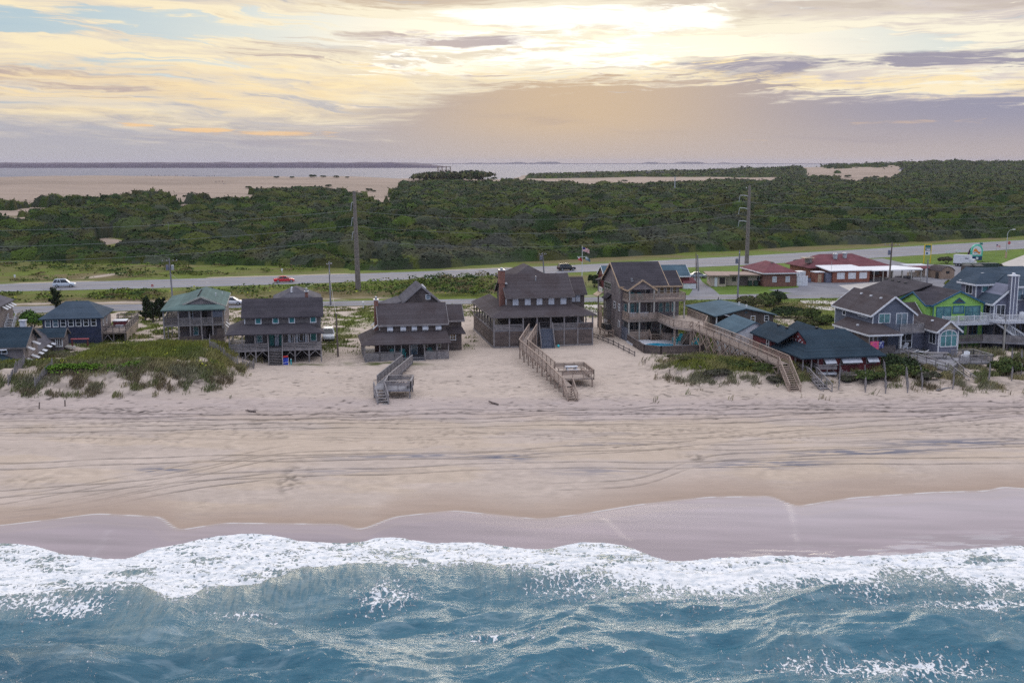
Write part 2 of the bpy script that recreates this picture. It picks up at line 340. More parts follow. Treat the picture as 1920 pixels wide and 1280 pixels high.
def beach():
    xs = np.arange(-96, 96.01, .3); ys = np.arange(77, 168.6, .13)
    X, Y = np.meshgrid(xs, ys); x = X.ravel(); y = Y.ravel()
    z = terrain(x, y)
    col = np.tile(SAND, (len(x), 1))
    n = fbm(x/6., y/3., 61, 4); col *= (1+.20*(n-.5))[:, None]; wm = sst(fbm(x/11., y/3.2, 62, 4), .42, .6)*(1-sst(y, 118, 124)); col = col*(1-.55*wm[:, None])+np.array([.50, .40, .305])*.55*wm[:, None]
    up = sst(y, 116.5, 120)*(1-sst(y, 125, 129)); col = col*(1-up[:, None]*np.array([.10, .10, .04])); col *= (1+.34*(fbm(x/.75, y/.55, 63, 4)-.5)*(.35+.65*sst(fbm(x/6., y/2.5, 64, 3), .42, .58)))[:, None]
    rut = np.zeros_like(x); sh = np.zeros_like(x)
    rng = random.Random(4)
    tracks = []
    for px in ([(-150, 948), (0, 930), (330, 880), (520, 846), (800, 838)], [(-150, 925), (0, 912), (300, 870), (500, 838), (560, 832)], [(-100, 862), (100, 858), (520, 848), (960, 846), (1200, 834), (1500, 812), (2000, 788)],
               [(820, 806), (1000, 812), (1250, 818), (1500, 806), (1920, 781)], [(640, 846), (900, 846), (1050, 836), (1500, 830), (2000, 822)], [(1000, 890), (1200, 885), (1330, 850), (1600, 838), (2000, 826)],
               [(-100, 790), (200, 786), (700, 790), (1100, 782), (2000, 776)], [(-100, 800), (300, 792), (700, 784), (1300, 776), (2000, 770)], [(-100, 812), (400, 802), (900, 800), (1400, 792), (2000, 775)],
               [(-100, 905), (200, 888), (500, 872), (900, 862), (1500, 856), (2000, 850)], [(-100, 938), (100, 925), (400, 885), (560, 868)]):
        q = np.array(sorted(at(a, b, 1.9) for a, b in px)); tracks.append((q, rng.uniform(.6, 1.)))
    for i in range(9):
        y0 = rng.uniform(112, 124.5); s = rng.uniform(-.03, .04)
        q = np.array([(t, y0+s*t+rng.uniform(-.5, .5)) for t in range(-100, 101, 20)]); tracks.append((q, rng.uniform(.12, .38)))
    for q, st in tracks:
        lo, hi = q[0, 0], q[-1, 0]; tx = np.linspace(lo, hi, 300); kk = np.hanning(61); kk /= kk.sum(); ty = np.convolve(np.pad(np.interp(tx, q[:, 0], q[:, 1]), 30, mode='edge'), kk, 'valid')
        yc = np.interp(x, tx, ty)+.25*np.sin(x*.21+q[0, 1])+.12*np.sin(x*.5+q[1, 1])
        inr = sst(x, lo, lo+5)*(1-sst(x, hi-5, hi))*st*np.clip(.1+1.6*fbm(x/3.5, y*0+q[0, 1], 71, 4)+.8*(fbm(x/.5, y/.4, 72, 3)-.5), 0, 1.2)
        for off in (-.85, .85):
            dd = np.abs(y-yc-off-.16*(fbm(x/2.6, y*0+off*3+q[0, 0], 73, 3)-.5)); rut = np.maximum(rut, inr*np.exp(-(dd/.17)**2)); sh = np.maximum(sh, inr*np.exp(-((dd-.36)/.14)**2))
    foot = sst(fbm(x/.45, y/.5, 81, 2), .58, .72)*sst(fbm(x/7., y/3., 82, 3), .44, .56)*1.5*sst(y, 106, 110)*(1-sst(y, 150, 160))
    z = z-.075*rut+.035*sh-.035*foot
    col *= (1-.60*rut+.08*sh-.14*foot)[:, None]
    # disturbed, scuffed patch with darker turned sand
    scuff = 1.3*gs(x, at(550, 880, 1.6)[0], 1.2)*gs(y, at(550, 885, 1.5)[1], 3.6)+1.1*gs(x, at(1310, 850, 1.7)[0], 1.6)*gs(y, at(1310, 852, 1.7)[1], 1.2)+.6*gs(x, at(60, 890, 1.5)[0], 3.)*gs(y, at(60, 890, 1.5)[1], 1.5)
    f2 = sst(fbm(x/.5, y/.7, 84, 3), .45, .62)
    z -= .07*scuff*f2; col *= (1-.45*np.clip(scuff*f2, 0, 1))[:, None]
    # heavy-mineral (blue-black) streaks
    wk = gs(y, at(100, 771, 2.4)[1]+.5*np.sin(x*.5), .55)*(sst(-x, 26, 40))*sst(fbm(x/.5, y/.25, 96, 3), .56, .64); col *= (1-.75*wk)[:, None]
    hm = np.zeros_like(x)
    for a, b, wx, wy, k in ((1440, 860, 4.2, .9, 1.), (1620, 842, 6., .8, .9), (1790, 828, 5., .9, .9), (955, 850, 2., 1., .9), (300, 868, 1.8, .7, .9), (800, 848, 8., .5, .7), (1120, 870, 3.5, .9, .5), (440, 935, 5., .7, .55), (640, 870, 4., .6, .4), (1010, 930, 2., .6, .5), (1150, 830, 4., .5, .5)):
        cx, cy = at(a, b, 1.8); hm = np.maximum(hm, k*gs(x, cx, wx*1.4)*gs(y, cy+.05*(x-cx), wy*1.2))
    hm *= sst(fbm(x/1.9, y/.30, 91, 4), .36, .54)
    hm = np.clip(hm*1.25, 0, 1); col = col*(1-.80*hm[:, None])+np.array([.115, .13, .185])*(.80*hm)[:, None]
    face = sst(z-np.interp(y, PROF_Y, PROF_Z), .05, .5)*(y < 150); col *= (1-.30*face*sst(fbm(x/1.3, y/1.0, 109, 4), .45, .62))[:, None]; z += face*.35*(fbm(x/1.1, y/1.1, 108, 4)-.5)
    # wrack line and scattered dark bits
    wl = gs(y, 121.3+1.1*np.sin(x*.07)+.8*(fbm(x/5., x*0, 93, 3)-.5), .35)*sst(fbm(x/.8, y/.35, 94, 3), .60, .70)
    wl = np.maximum(wl, sst(fbm(x/.8, y/.5, 95, 3), .745, .80)*sst(y, 118, 123)*(1-sst(y, 140, 150)))
    col *= (1-.6*wl)[:, None]
    # damp and wet sand
    sw = fs(x); fo = ff(x)
    old = sw+1.2+3.2*fbm(x/9., x*0+4., 97, 3)
    damp = 1-sst(y, old-1.5, old+4.5)
    edge = gs(y, sw+.55, .8)
    col = col*(1-damp[:, None])+np.array([.385, .30, .245])*(1+.12*(fbm(x/5., y/.8, 98, 3)-.5))[:, None]*damp[:, None]
    col = col*(1-.07*edge[:, None]*np.array([.7, .95, 1.2]))
    wet = (1-sst(y, sw-.7, sw+.35))*(.80+.20*sst(sw-y, .3, 3.5)); wet = wet*(1-.15*gs(y, sw-1.4-1.2*fbm(x/6., x*0, 101, 3), .25))
    wcol = np.array([.25, .195, .215])*(1+.5*(fbm(x/7.+y*.5, y/1.2, 99, 4)-.5))[:, None]+(.10*sst(y, fo+1., sw)*sst(x, -5, 30))[:, None]
    col = col*(1-wet[:, None])+wcol*wet[:, None]
    lip = gs(y, sw-.05, .11)*(.22+.6*sst(fbm(x/1.5, y*0, 100, 3), .40, .60))
    for a, b, c, d in ((205, 990, 170, 1040), (1480, 950, 1500, 1040), (1130, 972, 1180, 1012)):
        p0 = at(a, b, .2); p1 = at(c, d, .05); t = np.clip((y-p1[1])/(p0[1]-p1[1]), 0, 1); lip = np.maximum(lip, np.exp(-((x-(p1[0]+(p0[0]-p1[0])*t)-.8*(fbm(y/1.3, y*0, 102, 3)-.5))/.26)**2)*(y < p0[1])*.10*(y > p1[1])*(.35+.65*sst(fbm(x/.9, y/1.6, 103, 3), .40, .62)))
    lace = sst(fbm(x/2.6+y*.25, y/.5, 104, 4), .52, .64)*sst(x, 14, 30)*(1-sst(y, fo+.6, fo+4.5))*.7
    lip = np.clip(np.maximum(lip, lace*.6), 0, 1)
    col = col*(1-lip[:, None]*.75)+.8*.75*lip[:, None]
    # vegetated dune tops: litter-brown soil under the grass; turf on the lots
    veg = veg_mask(x, y)
    lot = lot_green(x, y)
    g = np.maximum(veg, lot)
    gcol = np.array([.085, .098, .034])*(1+.7*(fbm(x/1.2, y/1.2, 107, 4)-.5))[:, None]
    col = col*(1-g[:, None])+gcol*g[:, None]
    F = grid_faces(len(ys), len(xs))
    me = np_mesh("beach", np.stack([x, y, z], 1), F, {'Col': np.clip(col, .01, .95), 'wet': np.clip(wet+.35*damp, 0, 1)*(1-lip)})
    m, N, p = new_mat("sand")
    a1 = N.new('ShaderNodeAttribute'); a1.attribute_name = 'Col'; a2 = N.new('ShaderNodeAttribute'); a2.attribute_name = 'wet'
    co = objco(N); f = N.noise(co, 9., 5., .7); n = N.noise(objco(N, (.5, 2.2, 1)), 1.1, 5., .6)
    dry = N.sub(1., a2.outputs['Fac'])
    g_ = N.add(1., N.mul(N.add(N.mul(N.sub(f, .5), .44), N.mul(N.sub(n, .5), .26)), N.add(.25, N.mul(dry, .75))))
    cc = N.new('ShaderNodeCombineColor'); [N.l.new(g_, cc.inputs[i]) for i in range(3)]
    N.l.new(N.mix(1., a1.outputs['Color'], cc.outputs[0], 'MULTIPLY'), p.inputs['Base Color'])
    N.l.new(N.lin(a2.outputs['Fac'], .3, 1., .92, .12), p.inputs['Roughness'])
    N.l.new(N.lin(a2.outputs['Fac'], .3, 1., .03, .5), p.inputs['Specular IOR Level'])
    bump(N, p, N.mul(N.add(N.add(f, n), N.mul(N.noise(co, 2.6, 4., .6), 1.3)), dry), .55, .07)
    tag(link("beach", me, m, smooth=True), kind='structure')
beach()

# ---------------------------------------------------------------- surf and sea
def sea():
    xs = np.arange(-62, 62.01, .14); ys = np.arange(46, 98.5, .11)
    X, Y = np.meshgrid(xs, ys); x = X.ravel(); y = Y.ravel()
    F_, B_ = ff(x), fb(x); tb = terrain(x, y)
    rag = .35*(fbm(x/.9, y*0+1, 111, 3)-.5)
    F_ = F_+rag; Bn = B_+1.2*(fbm(x/1.6, y*0+7, 112, 4)-.5)
    # swell: long low ridges, cross-chopped
    wx = x+3.*(fbm(x/9., y/9., 113, 3)-.5)*2; wy = y+2.2*(fbm(x/8.+5, y/8., 114, 3)-.5)*2
    chop = fbm((wx*.9+wy*.5)/3.0, (wy-wx*.12)/1.1, 115, 5, .55)-.5
    ridge = 1-np.abs(2*fbm((wx+wy*.6)/4.5, (wy-.25*wx)/1.5, 116, 4)-1)
    far = 1-sst(y, Bn-7, Bn-.5)
    sw2 = fbm((wx+wy*.7)/9.0, (wy-.3*wx)/3.0, 128, 3)-.5
    sw3 = np.abs(2*fbm((wx+wy*1.1)/15.0, (wy-.35*wx)/6.0, 129, 3)-1); fol = fbm((wx*1.+wy*.9)/7., (wy-wx*.4)/1.3, 131, 4)-.5
    z = far*(.26*chop+.24*(ridge-.75)+1.0*sw2+1.15*(.5-sw3)+.40*fol)+.8*gs(y, 64.5+.10*x, 2.6)*(.3+1.2*fbm(x/12., y*0, 117, 2))
    # the breaking wave: smooth back seaward, tumbling foam landward
    h = (.9+.9*fbm(x/9., x*0+3, 118, 3))*(1-.58*sst(x, 2, 11))
    back = np.where(y < Bn, np.exp(-((y-Bn)/3.9)**2), np.exp(-((y-Bn)/1.15)**2))
    fl = 1+.34*(fbm(x/.9+.3*(y-Bn), (y-Bn)/6., 119, 4)-.5)
    z = z+h*back*fl
    t = np.clip((y-Bn)/np.maximum(F_-Bn, .5), 0, 1)
    lump = fbm(x/1.0, y/.8, 120, 5, .6)-.5; lump2 = fbm(x/3.2, y/1.7, 121, 3)-.5
    roll = gs(y, Bn+2.0+1.0*lump2, .9)*.32
    apron = (.28*(1-t)+np.maximum(tb, -.05)*t+.05)+(.55*lump+.42*lump2)*(1-.75*t)+roll
    z = np.where(y > Bn, np.maximum(z*np.exp(-np.maximum(y-Bn, 0)/1.5), 0)*.6+apron*sst(y, Bn, Bn+.8)+z*(1-sst(y, Bn, Bn+.8))*.4, z)
    lipd = sst(F_-y, 0, .35)
    z = np.where(y > F_-.35, np.maximum(tb, z*lipd+tb*(1-lipd))+.05*lipd-.06*(1-lipd), np.where(y > Bn, np.maximum(z, tb+.02), z))
    # foam density
    d = sst(y, Bn-.15, Bn+.35)*(.93-.30*sst(lump2, .05, .25)*(1-sst(t, .55, .8))-.20*gs(t, .45, .2)*sst(fbm(x/3., y/1., 122, 3), .5, .7))
    d = d-.34*sst(fbm(x/2.4, y/.9, 135, 4), .52, .66)*(1-gs(t, .0, .12))-.16*sst(fbm(x/.9, y/.5, 136, 3), .52, .66)-.16*sst(t, .72, .95)*sst(fbm(x/2., y/1.2, 130, 3), .45, .65)
    seaw = np.clip(Bn-y, 0, 50)
    vein = fbm(x/1.0+.30*seaw, seaw/3.6, 123, 4)
    vr = sst(x, 1, 9); d = np.maximum(d, np.exp(-seaw/(1.2+1.9*vr))*(.50+.40*vr)*(y <= Bn)*(.45+.2*vr+1.0*sst(fbm(x/5., x*0+2, 124, 3), .42, .62)))
    for a, b, wx_, wy_, k in ((730, 1130, 2.4, 2.2, .42), (1080, 1105, 5., 2.6, .40), (1260, 1110, 5.0, 3.0, .44), (1400, 1095, 6., 2.6, .40), (1560, 1095, 6., 2.4, .36), (1850, 1140, 6.5, 2.0, .48), (1720, 1258, 4.5, 1.6, .50), (100, 1150, 5., 1.4, .5), (180, 1122, 4., 1., .45), (1560, 1255, 4., 1.4, .42), (950, 1200, 4., 1.2, .34), (470, 1170, 3., 1., .33)):
        cx, cy = at(a, b, .15); d = np.maximum(d, k*gs(x, cx, wx_*1.2)*gs(y, cy, wy_*1.25)*(.55+.9*vein))
    d = np.where(y < Bn-.3, np.maximum(d, .17*sst(ridge, .86, .98)*far), d)
    turb = np.clip(np.exp(-seaw/2.6)*(.55+.7*fbm(x/4., y/2., 125, 3))+.26*sst(fbm(x/7., y/3.5, 126, 4), .48, .7)+(y > Bn)*1., 0, 1)
    deep = sst(-x, 0, 36)*sst(Bn-y, 3, 12)
    V = np.stack([x, y, z], 1); F = grid_faces(len(ys), len(xs))
    keep = (y < F_+.45)[F].all(1); F = F[keep]
    me = np_mesh("sea", V, F, {'foam': np.clip(d, 0, 1.2), 'turb': turb, 'deep': deep, 'back': np.exp(-seaw/4.)*(y < Bn)})
    m, N, p = new_mat("sea_water")
    A = {}
    for k in ('foam', 'turb', 'deep', 'back'):
        a = N.new('ShaderNodeAttribute'); a.attribute_name = k; A[k] = a.outputs['Fac']
    co = objco(N); wn = N.new('ShaderNodeTexNoise'); N.l.new(co, wn.inputs['Vector']); wn.inputs['Scale'].default_value = 1.1; wn.inputs['Detail'].default_value = 4
    va = N.new('ShaderNodeVectorMath', operation='SCALE'); N.l.new(wn.outputs['Color'], va.inputs[0]); va.inputs['Scale'].default_value = 1.1
    vb = N.new('ShaderNodeVectorMath', operation='ADD'); N.l.new(co, vb.inputs[0]); N.l.new(va.outputs[0], vb.inputs[1])
    def vor(scale):
        v = N.new('ShaderNodeTexVoronoi', feature='DISTANCE_TO_EDGE'); N.l.new(vb.outputs[0], v.inputs['Vector']); v.inputs['Scale'].default_value = scale
        return v.outputs['Distance']
    mps = N.new('ShaderNodeMapping'); mps.inputs['Scale'].default_value = (1.35, .42, 1.); mps.inputs['Rotation'].default_value = (0, 0, .25); N.l.new(vb.outputs[0], mps.inputs[0])
    def vor2(scale):
        v = N.new('ShaderNodeTexVoronoi', feature='DISTANCE_TO_EDGE'); N.l.new(mps.outputs[0], v.inputs['Vector']); v.inputs['Scale'].default_value = scale
        return v.outputs['Distance']
    isb = N.ss(A['foam'], .55, .75)
    lm = lambda a, b: N.add(N.mul(a, N.sub(1., isb)), N.mul(b, isb))
    e1, e2 = lm(vor2(1.7), vor(1.9)), lm(vor2(4.2), vor(4.6))
    f = N.noise(co, 3.2, 6., .7)
    hole = N.add(N.add(N.mul(e1, 1.5), N.mul(e2, .75)), N.mul(N.sub(f, .5), 1.2))
    fo = N.ss(N.sub(A['foam'], N.add(hole, .12)), -.05, .14)
    rip = N.noise(objco(N, (.75, 1.9, 1.)), 1.15, 7., .62, .9)
    fib = N.noise(objco(N, (2.4, .55, .1)), 1.2, 6., .62, .9)
    wcol = N.mix(A['deep'], (.035, .136, .190, 1), (.015, .086, .132, 1))
    wcol = N.mix(N.mul(A['turb'], N.add(.25, N.mul(N.ss(fib, .36, .64), .75))), wcol, (.27, .31, .285, 1))
    sky_sheen = N.noise(objco(N, (.30, .80, .2)), 1.0, 7., .6, 1.2); wcol = N.mix(N.mul(N.ss(sky_sheen, .50, .70), .55), wcol, (.20, .29, .33, 1)); wcol = N.mix(N.mul(N.ss(rip, .58, .74), .25), wcol, (.24, .32, .35, 1))  # pale sheen of reflected sky and ripple highlights painted into the water colour
    foamc = N.mix(N.ss(N.noise(co, 1.6, 5., .6), .42, .66), (.86, .86, .86, 1), (.60, .64, .68, 1))
    foamc = N.mix(N.mul(N.ss(N.noise(objco(N, (.35, 1.1, .3)), 1.0, 6., .62, .5), .50, .68), .55), foamc, (.50, .54, .56, 1))  # grey-blue variation and shading painted into the foam colour
    N.l.new(N.mix(fo, wcol, foamc), p.inputs['Base Color'])
    N.l.new(N.lin(fo, 0., 1., .13, .85), p.inputs['Roughness']); p.inputs['IOR'].default_value = 1.333
    rp2 = N.noise(objco(N, (1., 1.8, 1.)), 4.2, 5., .6, .4); hh = N.add(N.add(N.add(N.mul(rip, .95), N.mul(rp2, .30)), N.mul(N.mul(fib, A['back']), 1.5)), N.add(N.mul(fo, .5), N.mul(N.mul(f, fo), .9)))
    bump(N, p, hh, .75, .16)
    tag(link("sea", me, m, smooth=True), kind='structure')
sea()

# ---------------------------------------------------------------- inland ground
HWY_N = [(-500, 545), (0, 533), (300, 524), (640, 514.5), (900, 505), (1140, 494), (1230, 488.5), (1400, 480), (1450, 476.5), (1620, 467.5), (1720, 461), (1920, 450), (2300, 432)]
HWY_S = [(-500, 560), (0, 546.5), (300, 540), (640, 529.5), (860, 519.5), (1000, 513.5), (1140, 508), (1230, 503.5), (1400, 497), (1500, 491), (1620, 485), (1720, 478.5), (1920, 466), (2300, 447)]
BR_N = [(-500, 582), (0, 575), (200, 571), (440, 567.5), (610, 565), (840, 561), (1140, 557), (1300, 553), (1480, 550.5), (1640, 548), (1920, 545), (2300, 541)]
BR_S = [(-500, 596), (0, 588), (200, 583.5), (440, 577), (610, 574), (840, 570), (1140, 565.5), (1300, 562), (1480, 559.5), (1640, 557.5), (1920, 554), (2300, 550)]
def ribbon(name, n_px, s_px, z, m, n=160, x0=-140, x1=330, kind='structure'):
    a = np.array(sorted(at(*p, z) for p in n_px)); b = np.array(sorted(at(*p, z) for p in s_px))
    lo = max(a[0, 0], b[0, 0]); hi = min(a[-1, 0], b[-1, 0]); xs = np.linspace(lo, hi, n)
    def sm(q):
        v = np.interp(xs, q[:, 0], q[:, 1]); k = np.ones(9)/9; vp = np.pad(v, 4, mode='edge'); return np.convolve(vp, k, 'valid')
    ya, yb = sm(a), sm(b)
    rows = [np.stack([xs, yb+(ya-yb)*t, np.full(n, z)], 1) for t in (0, .5, 1)]
    V = np.concatenate(rows); me = np_mesh(name, V, grid_faces(3, n))
    return tag(link(name, me, m), kind=kind), xs, ya, yb
asphalt = mat("asphalt", (.215, .215, .24), (.175, .175, .20), scale=.25, stretch=(.3, 1, 1), rough=.85, fine=3., fineamt=.10, bmp=.1)
asphalt_old = mat("worn_asphalt", (.20, .20, .225), (.15, .15, .17), scale=.2, rough=.9, fine=2.5, fineamt=.14, bmp=.1)
concrete = mat("pale_concrete", (.50, .46, .42), (.40, .37, .34), scale=.4, rough=.9, fine=3., fineamt=.12, bmp=.1)
hw = ribbon("highway", HWY_N, HWY_S, 3.03, asphalt); br = ribbon("beach_road", BR_N, BR_S, 3.03, asphalt_old)

def forest_back(a):
    aa = [(p-960)/FPX for p in (-700, 0, 120, 200, 330, 430, 500, 600, 690, 712, 735, 800, 900, 960, 1100, 1250, 1400, 1480, 1600, 1700, 1920, 2600)]
    yy = [520, 540, 560, 640, 640, 600, 740, 800, 690, 560, 760, 960, 1000, 1000, 960, 1000, 1250, 1700, 1900, 2100, 2150, 2150]
    return np.interp(a, aa, yy)
HOLES = [(215, 447, 20, 6), (350, 392, 14, 7), (330, 384, 10, 5), (505, 446, 16, 4), (545, 452, 8, 2), (720, 475, 22, 3), (715, 372, 14, 10), (735, 384, 6, 4), (520, 376, 12, 3), (20, 408, 30, 10), (70, 395, 30, 6), (1500, 332, 45, 5), (1430, 333, 30, 7), (1600, 336, 55, 4.5), (1660, 335, 20, 4), (150, 398, 12, 3), (700, 470, 12, 2)]
def forest_mask(x, y, seed=0):
    a = x/y; pxx = a*FPX+960
    n = fbm(x/22., y/22., 131, 4)-.5; n2 = fbm(x/70., y/70., 132, 3)-.5
    fr = forest_front(a)*(1+.05*n2)+24*n; bk = forest_back(a)*(1+.30*n2+.30*n)
    m = sst(y, fr, fr+15)*(1-sst(y, bk, bk*1.02))
    for hx, hy, sx, sy in HOLES:
        z = 30.5-24.; cy = at(960, hy, 6.)[1]; wy = abs(at(960, hy-sy, 6.)[1]-at(960, hy+sy, 6.)[1])*.5
        e = ((pxx-hx)/(sx*1.5))**2+((y-cy)/(wy*1.7))**2+2.2*n
        m = m*sst(e, .75, 1.15)
    m2 = sst(pxx, 978, 1002)*(1-sst(pxx, 1470, 1520))*sst(y, 1520+200*n2, 1560+200*n2)*(1-sst(y, 1800, 1850))
    return np.maximum(m, m2)
def ground():
    ys = [166.9]
    while ys[-1] < 2400: ys.append(ys[-1]+max(.7, (ys[-1]/1050.)**1.25*4.2))
    ys = np.array(ys); aa = np.linspace(-.64, .64, 380)
    A, Y = np.meshgrid(aa, ys); x = (A*Y).ravel(); y = Y.ravel(); z = terrain(x, y)
    z -= .06*(1-sst(y, 167, 168.8))
    n = fbm(x/9., y/9., 141, 5); n2 = fbm(x/30., y/14., 142, 4); n3 = fbm(x/2.5, y/2.5, 143, 3)
    green = np.array([.115, .145, .028]); olive = np.array([.125, .125, .04]); brown = np.array([.165, .125, .07]); lawn = np.array([.10, .155, .03])
    col = green*(1-sst(n, .40, .62))[:, None]+olive*sst(n, .40, .62)[:, None]
    b = sst(n2, .50, .64); col = col*(1-.75*b[:, None])+brown*.75*b[:, None]
    hs = np.array(sorted(at(*p, 3.) for p in HWY_S)); hn = np.array(sorted(at(*p, 3.) for p in HWY_N)); bn = np.array(sorted(at(*p, 3.) for p in BR_N)); bs = np.array(sorted(at(*p, 3.) for p in BR_S))
    yhs, yhn, ybn, ybs = (np.interp(x, q[:, 0], q[:, 1]) for q in (hs, hn, bn, bs))
    ls = np.clip(sst(x, 16, 28)*sst(y, ybs-8, ybs)*(1-sst(y, yhn, yhn+6)), 0, 1)+gs(x, 16, 10)*gs(y, 228, 22)*.9
    ls = np.clip(ls, 0, 1); col = col*(1-ls[:, None])+lawn*(1+.5*(n-.5)+.3*(n3-.5))[:, None]*ls[:, None]
    vs = np.maximum(gs(y, yhs-3, 4.), gs(y, yhn+3.5, 3.5)); vs = vs*sst(n3+.3*n, .3, .55); col = col*(1-.7*vs[:, None])+np.array([.12, .16, .035])*.7*vs[:, None]
    s = gs(y, ybn+3.0, 2.2)*sst(n, .44, .6)*(1-sst(x, 10, 25))*.9
    s = np.maximum(s, gs(y, yhn+1.2, 1.0)*sst(n+.2*n3, .5, .66)*(1-sst(x, -5, 12))*.95)
    s = np.maximum(s, sst(ybs-y, .5, 2)*(1-lot_green(x, y)))
    for a, b_, sx, sy in ((185, 518, 2.0, 3.5), (205, 515, 1.6, 3.5), (1480, 600, 3, 3)):
        cx, cy = at(a, b_, 3.); s = np.maximum(s, gs(x, cx, sx)*gs(y, cy+.9*(x-cx), sy))
    fm = forest_mask(x, y)
    dune = sst(y, 480, 560)*(1-fm); s = np.maximum(s, dune); yff = forest_front(x/y)*1.06; s = np.maximum(s, sst(1-fm, .3, .8)*sst(y, yff+20, yff+40)*(fbm(x/14., y/14., 145, 3) > .40))
    s = np.maximum(s, (1-fm)*sst(y, 300, 330)*sst(n2, .58, .7)*(y > yhn+25))
    near_ = (y < 330)[:, None]; scol = np.where(near_, SAND, np.array([.335, .262, .212]))*(1+.14*(n2-.5))[:, None]
    scol = scol*(1-.16*sst(fbm(x/160., y/26., 144, 3), .42, .62)*(y > 400))[:, None]  # darker bands painted across the far sand as dune shading
    col = col*(1-s[:, None])+scol*s[:, None]
    col = col*(1+.30*(n3-.5)*(1-dune))[:, None]
    me = np_mesh("ground", np.stack([x, y, z], 1), grid_faces(len(ys), len(aa)), {'Col': np.clip(col, .01, .9)})
    tag(link("ground", me, mat_attr("ground_cover", spec=.05, var=.2, scale=.5, fine=3.5, bmp=.5, bdist=.25), smooth=True), kind='structure')
ground()

def sheet(name, pts, z, m, kind='structure'):
    V = [(p[0], p[1], z) for p in pts]; me = bpy.data.meshes.new(name); me.from_pydata(V, [], [list(range(len(V)))]); me.update()
    return tag(link(name, me, m), kind=kind)
def pxs(pts, z=3.0): return [at(a, b, z) for a, b in pts]

def far_water():
    m, N, p = new_mat("sound_water")
    co = objco(N, (.02, .004, 1.)); n = N.noise(co, 1., 6., .6)
    n2 = N.noise(objco(N, (.25, .12, 1.)), 1., 5., .6)
    N.l.new(N.mix(N.ss(n, .4, .62), (.19, .19, .22, 1), (.235, .225, .25, 1)), p.inputs['Base Color'])
    p.inputs['Roughness'].default_value = .7; p.inputs['IOR'].default_value = 1.333; p.inputs['Specular IOR Level'].default_value = .12
    bump(N, p, N.add(n2, n), .3, .6)
    ys = np.array([1150, 1700, 2500, 4000, 7000, 12000, 17500.]); xs = np.linspace(-9000, 9000, 13)
    X, Y = np.meshgrid(xs, ys); me = np_mesh("sound_water", np.stack([X.ravel(), Y.ravel(), X.ravel()*0], 1), grid_faces(len(ys), len(xs)))
    tag(link("sound_water", me, m), kind='structure')
far_water()

def far_shore(name, y0, depth, xa, xb, hfun, c, n=260, seed=1):
    xs = np.linspace(xa, xb, n); rows = []
    prof = ((0, 0.), (.02, .55), (.10, .85), (.35, 1.), (.7, .9), (1., 0.))
    for t, k in prof:
        h = hfun(xs)*k*(.78+.44*fbm(xs/60.+t*3, xs*0+t*9, 151+seed, 4)) if k else xs*0-.3
        rows.append(np.stack([xs, y0+depth*t+30*(fbm(xs/300., xs*0+t, 152+seed, 3)-.5), h], 1))
    me = np_mesh(name, np.concatenate(rows), grid_faces(len(prof), n))
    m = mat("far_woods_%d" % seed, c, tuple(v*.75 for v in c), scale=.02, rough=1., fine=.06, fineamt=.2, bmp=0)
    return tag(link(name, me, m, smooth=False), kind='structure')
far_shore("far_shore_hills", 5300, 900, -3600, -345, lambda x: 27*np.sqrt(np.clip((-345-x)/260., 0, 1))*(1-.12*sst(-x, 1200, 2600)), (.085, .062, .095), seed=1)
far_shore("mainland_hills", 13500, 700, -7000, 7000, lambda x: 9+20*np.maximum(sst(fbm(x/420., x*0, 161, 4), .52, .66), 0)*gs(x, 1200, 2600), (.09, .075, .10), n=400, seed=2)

# ---------------------------------------------------------------- maritime thicket beyond the highway
def domes(x, y, cell, seed, rmin=.45, rmax=.75):
    ix = np.floor(x/cell); iy = np.floor(y/cell); best = np.zeros_like(x); bid = np.zeros_like(x)
    for dx in (-1, 0, 1):
        for dy in (-1, 0, 1):
            jx, jy = ix+dx, iy+dy
            cx = (jx+.15+.7*_hash(jx, jy, seed))*cell; cy = (jy+.15+.7*_hash(jx, jy, seed+1))*cell
            r = cell*(rmin+(rmax-rmin)*_hash(jx, jy, seed+2)); hh = .55+.45*_hash(jx, jy, seed+3)
            q = 1-((x-cx)**2+(y-cy)**2)/r**2
            v = np.where(q > 0, np.sqrt(np.maximum(q, 0))*hh, 0); up = v > best
            best = np.where(up, v, best); bid = np.where(up, _hash(jx, jy, seed+4), bid)
    return best, bid
def canopy(x, y):
    m = forest_mask(x, y)
    wx = x+2.5*(fbm(x/5., y/5., 171, 3)-.5); wy = y+2.5*(fbm(x/5., y/5., 172, 3)-.5)
    b0, i0 = domes(wx, wy, 21., 181); b1, i1 = domes(wx, wy, 8.5, 182); b2, i2 = domes(wx, wy, 3.6, 183); b1 = np.maximum(b1, .28)
    lowf = .45+.75*fbm(x/55., y/40., 184, 3)
    edge = .30+.70*sst(y, forest_front(x/y), forest_front(x/y)+45)
    h = (5.4*b0+3.8*b1+.5*b2)*lowf*edge*(1-.4*sst(y, 480, 950)*(1-sst(x, 250, 600)))+.4
    h = h*sst(m, .1, .6)-.4*(1-sst(m, .1, .4))
    return m, h, i0, i1, i2
CPAL = np.array([[.050, .082, .020], [.036, .066, .020], [.085, .104, .026], [.078, .084, .030], [.062, .076, .048], [.030, .056, .020], [.070, .108, .022], [.046, .070, .034]])*.74
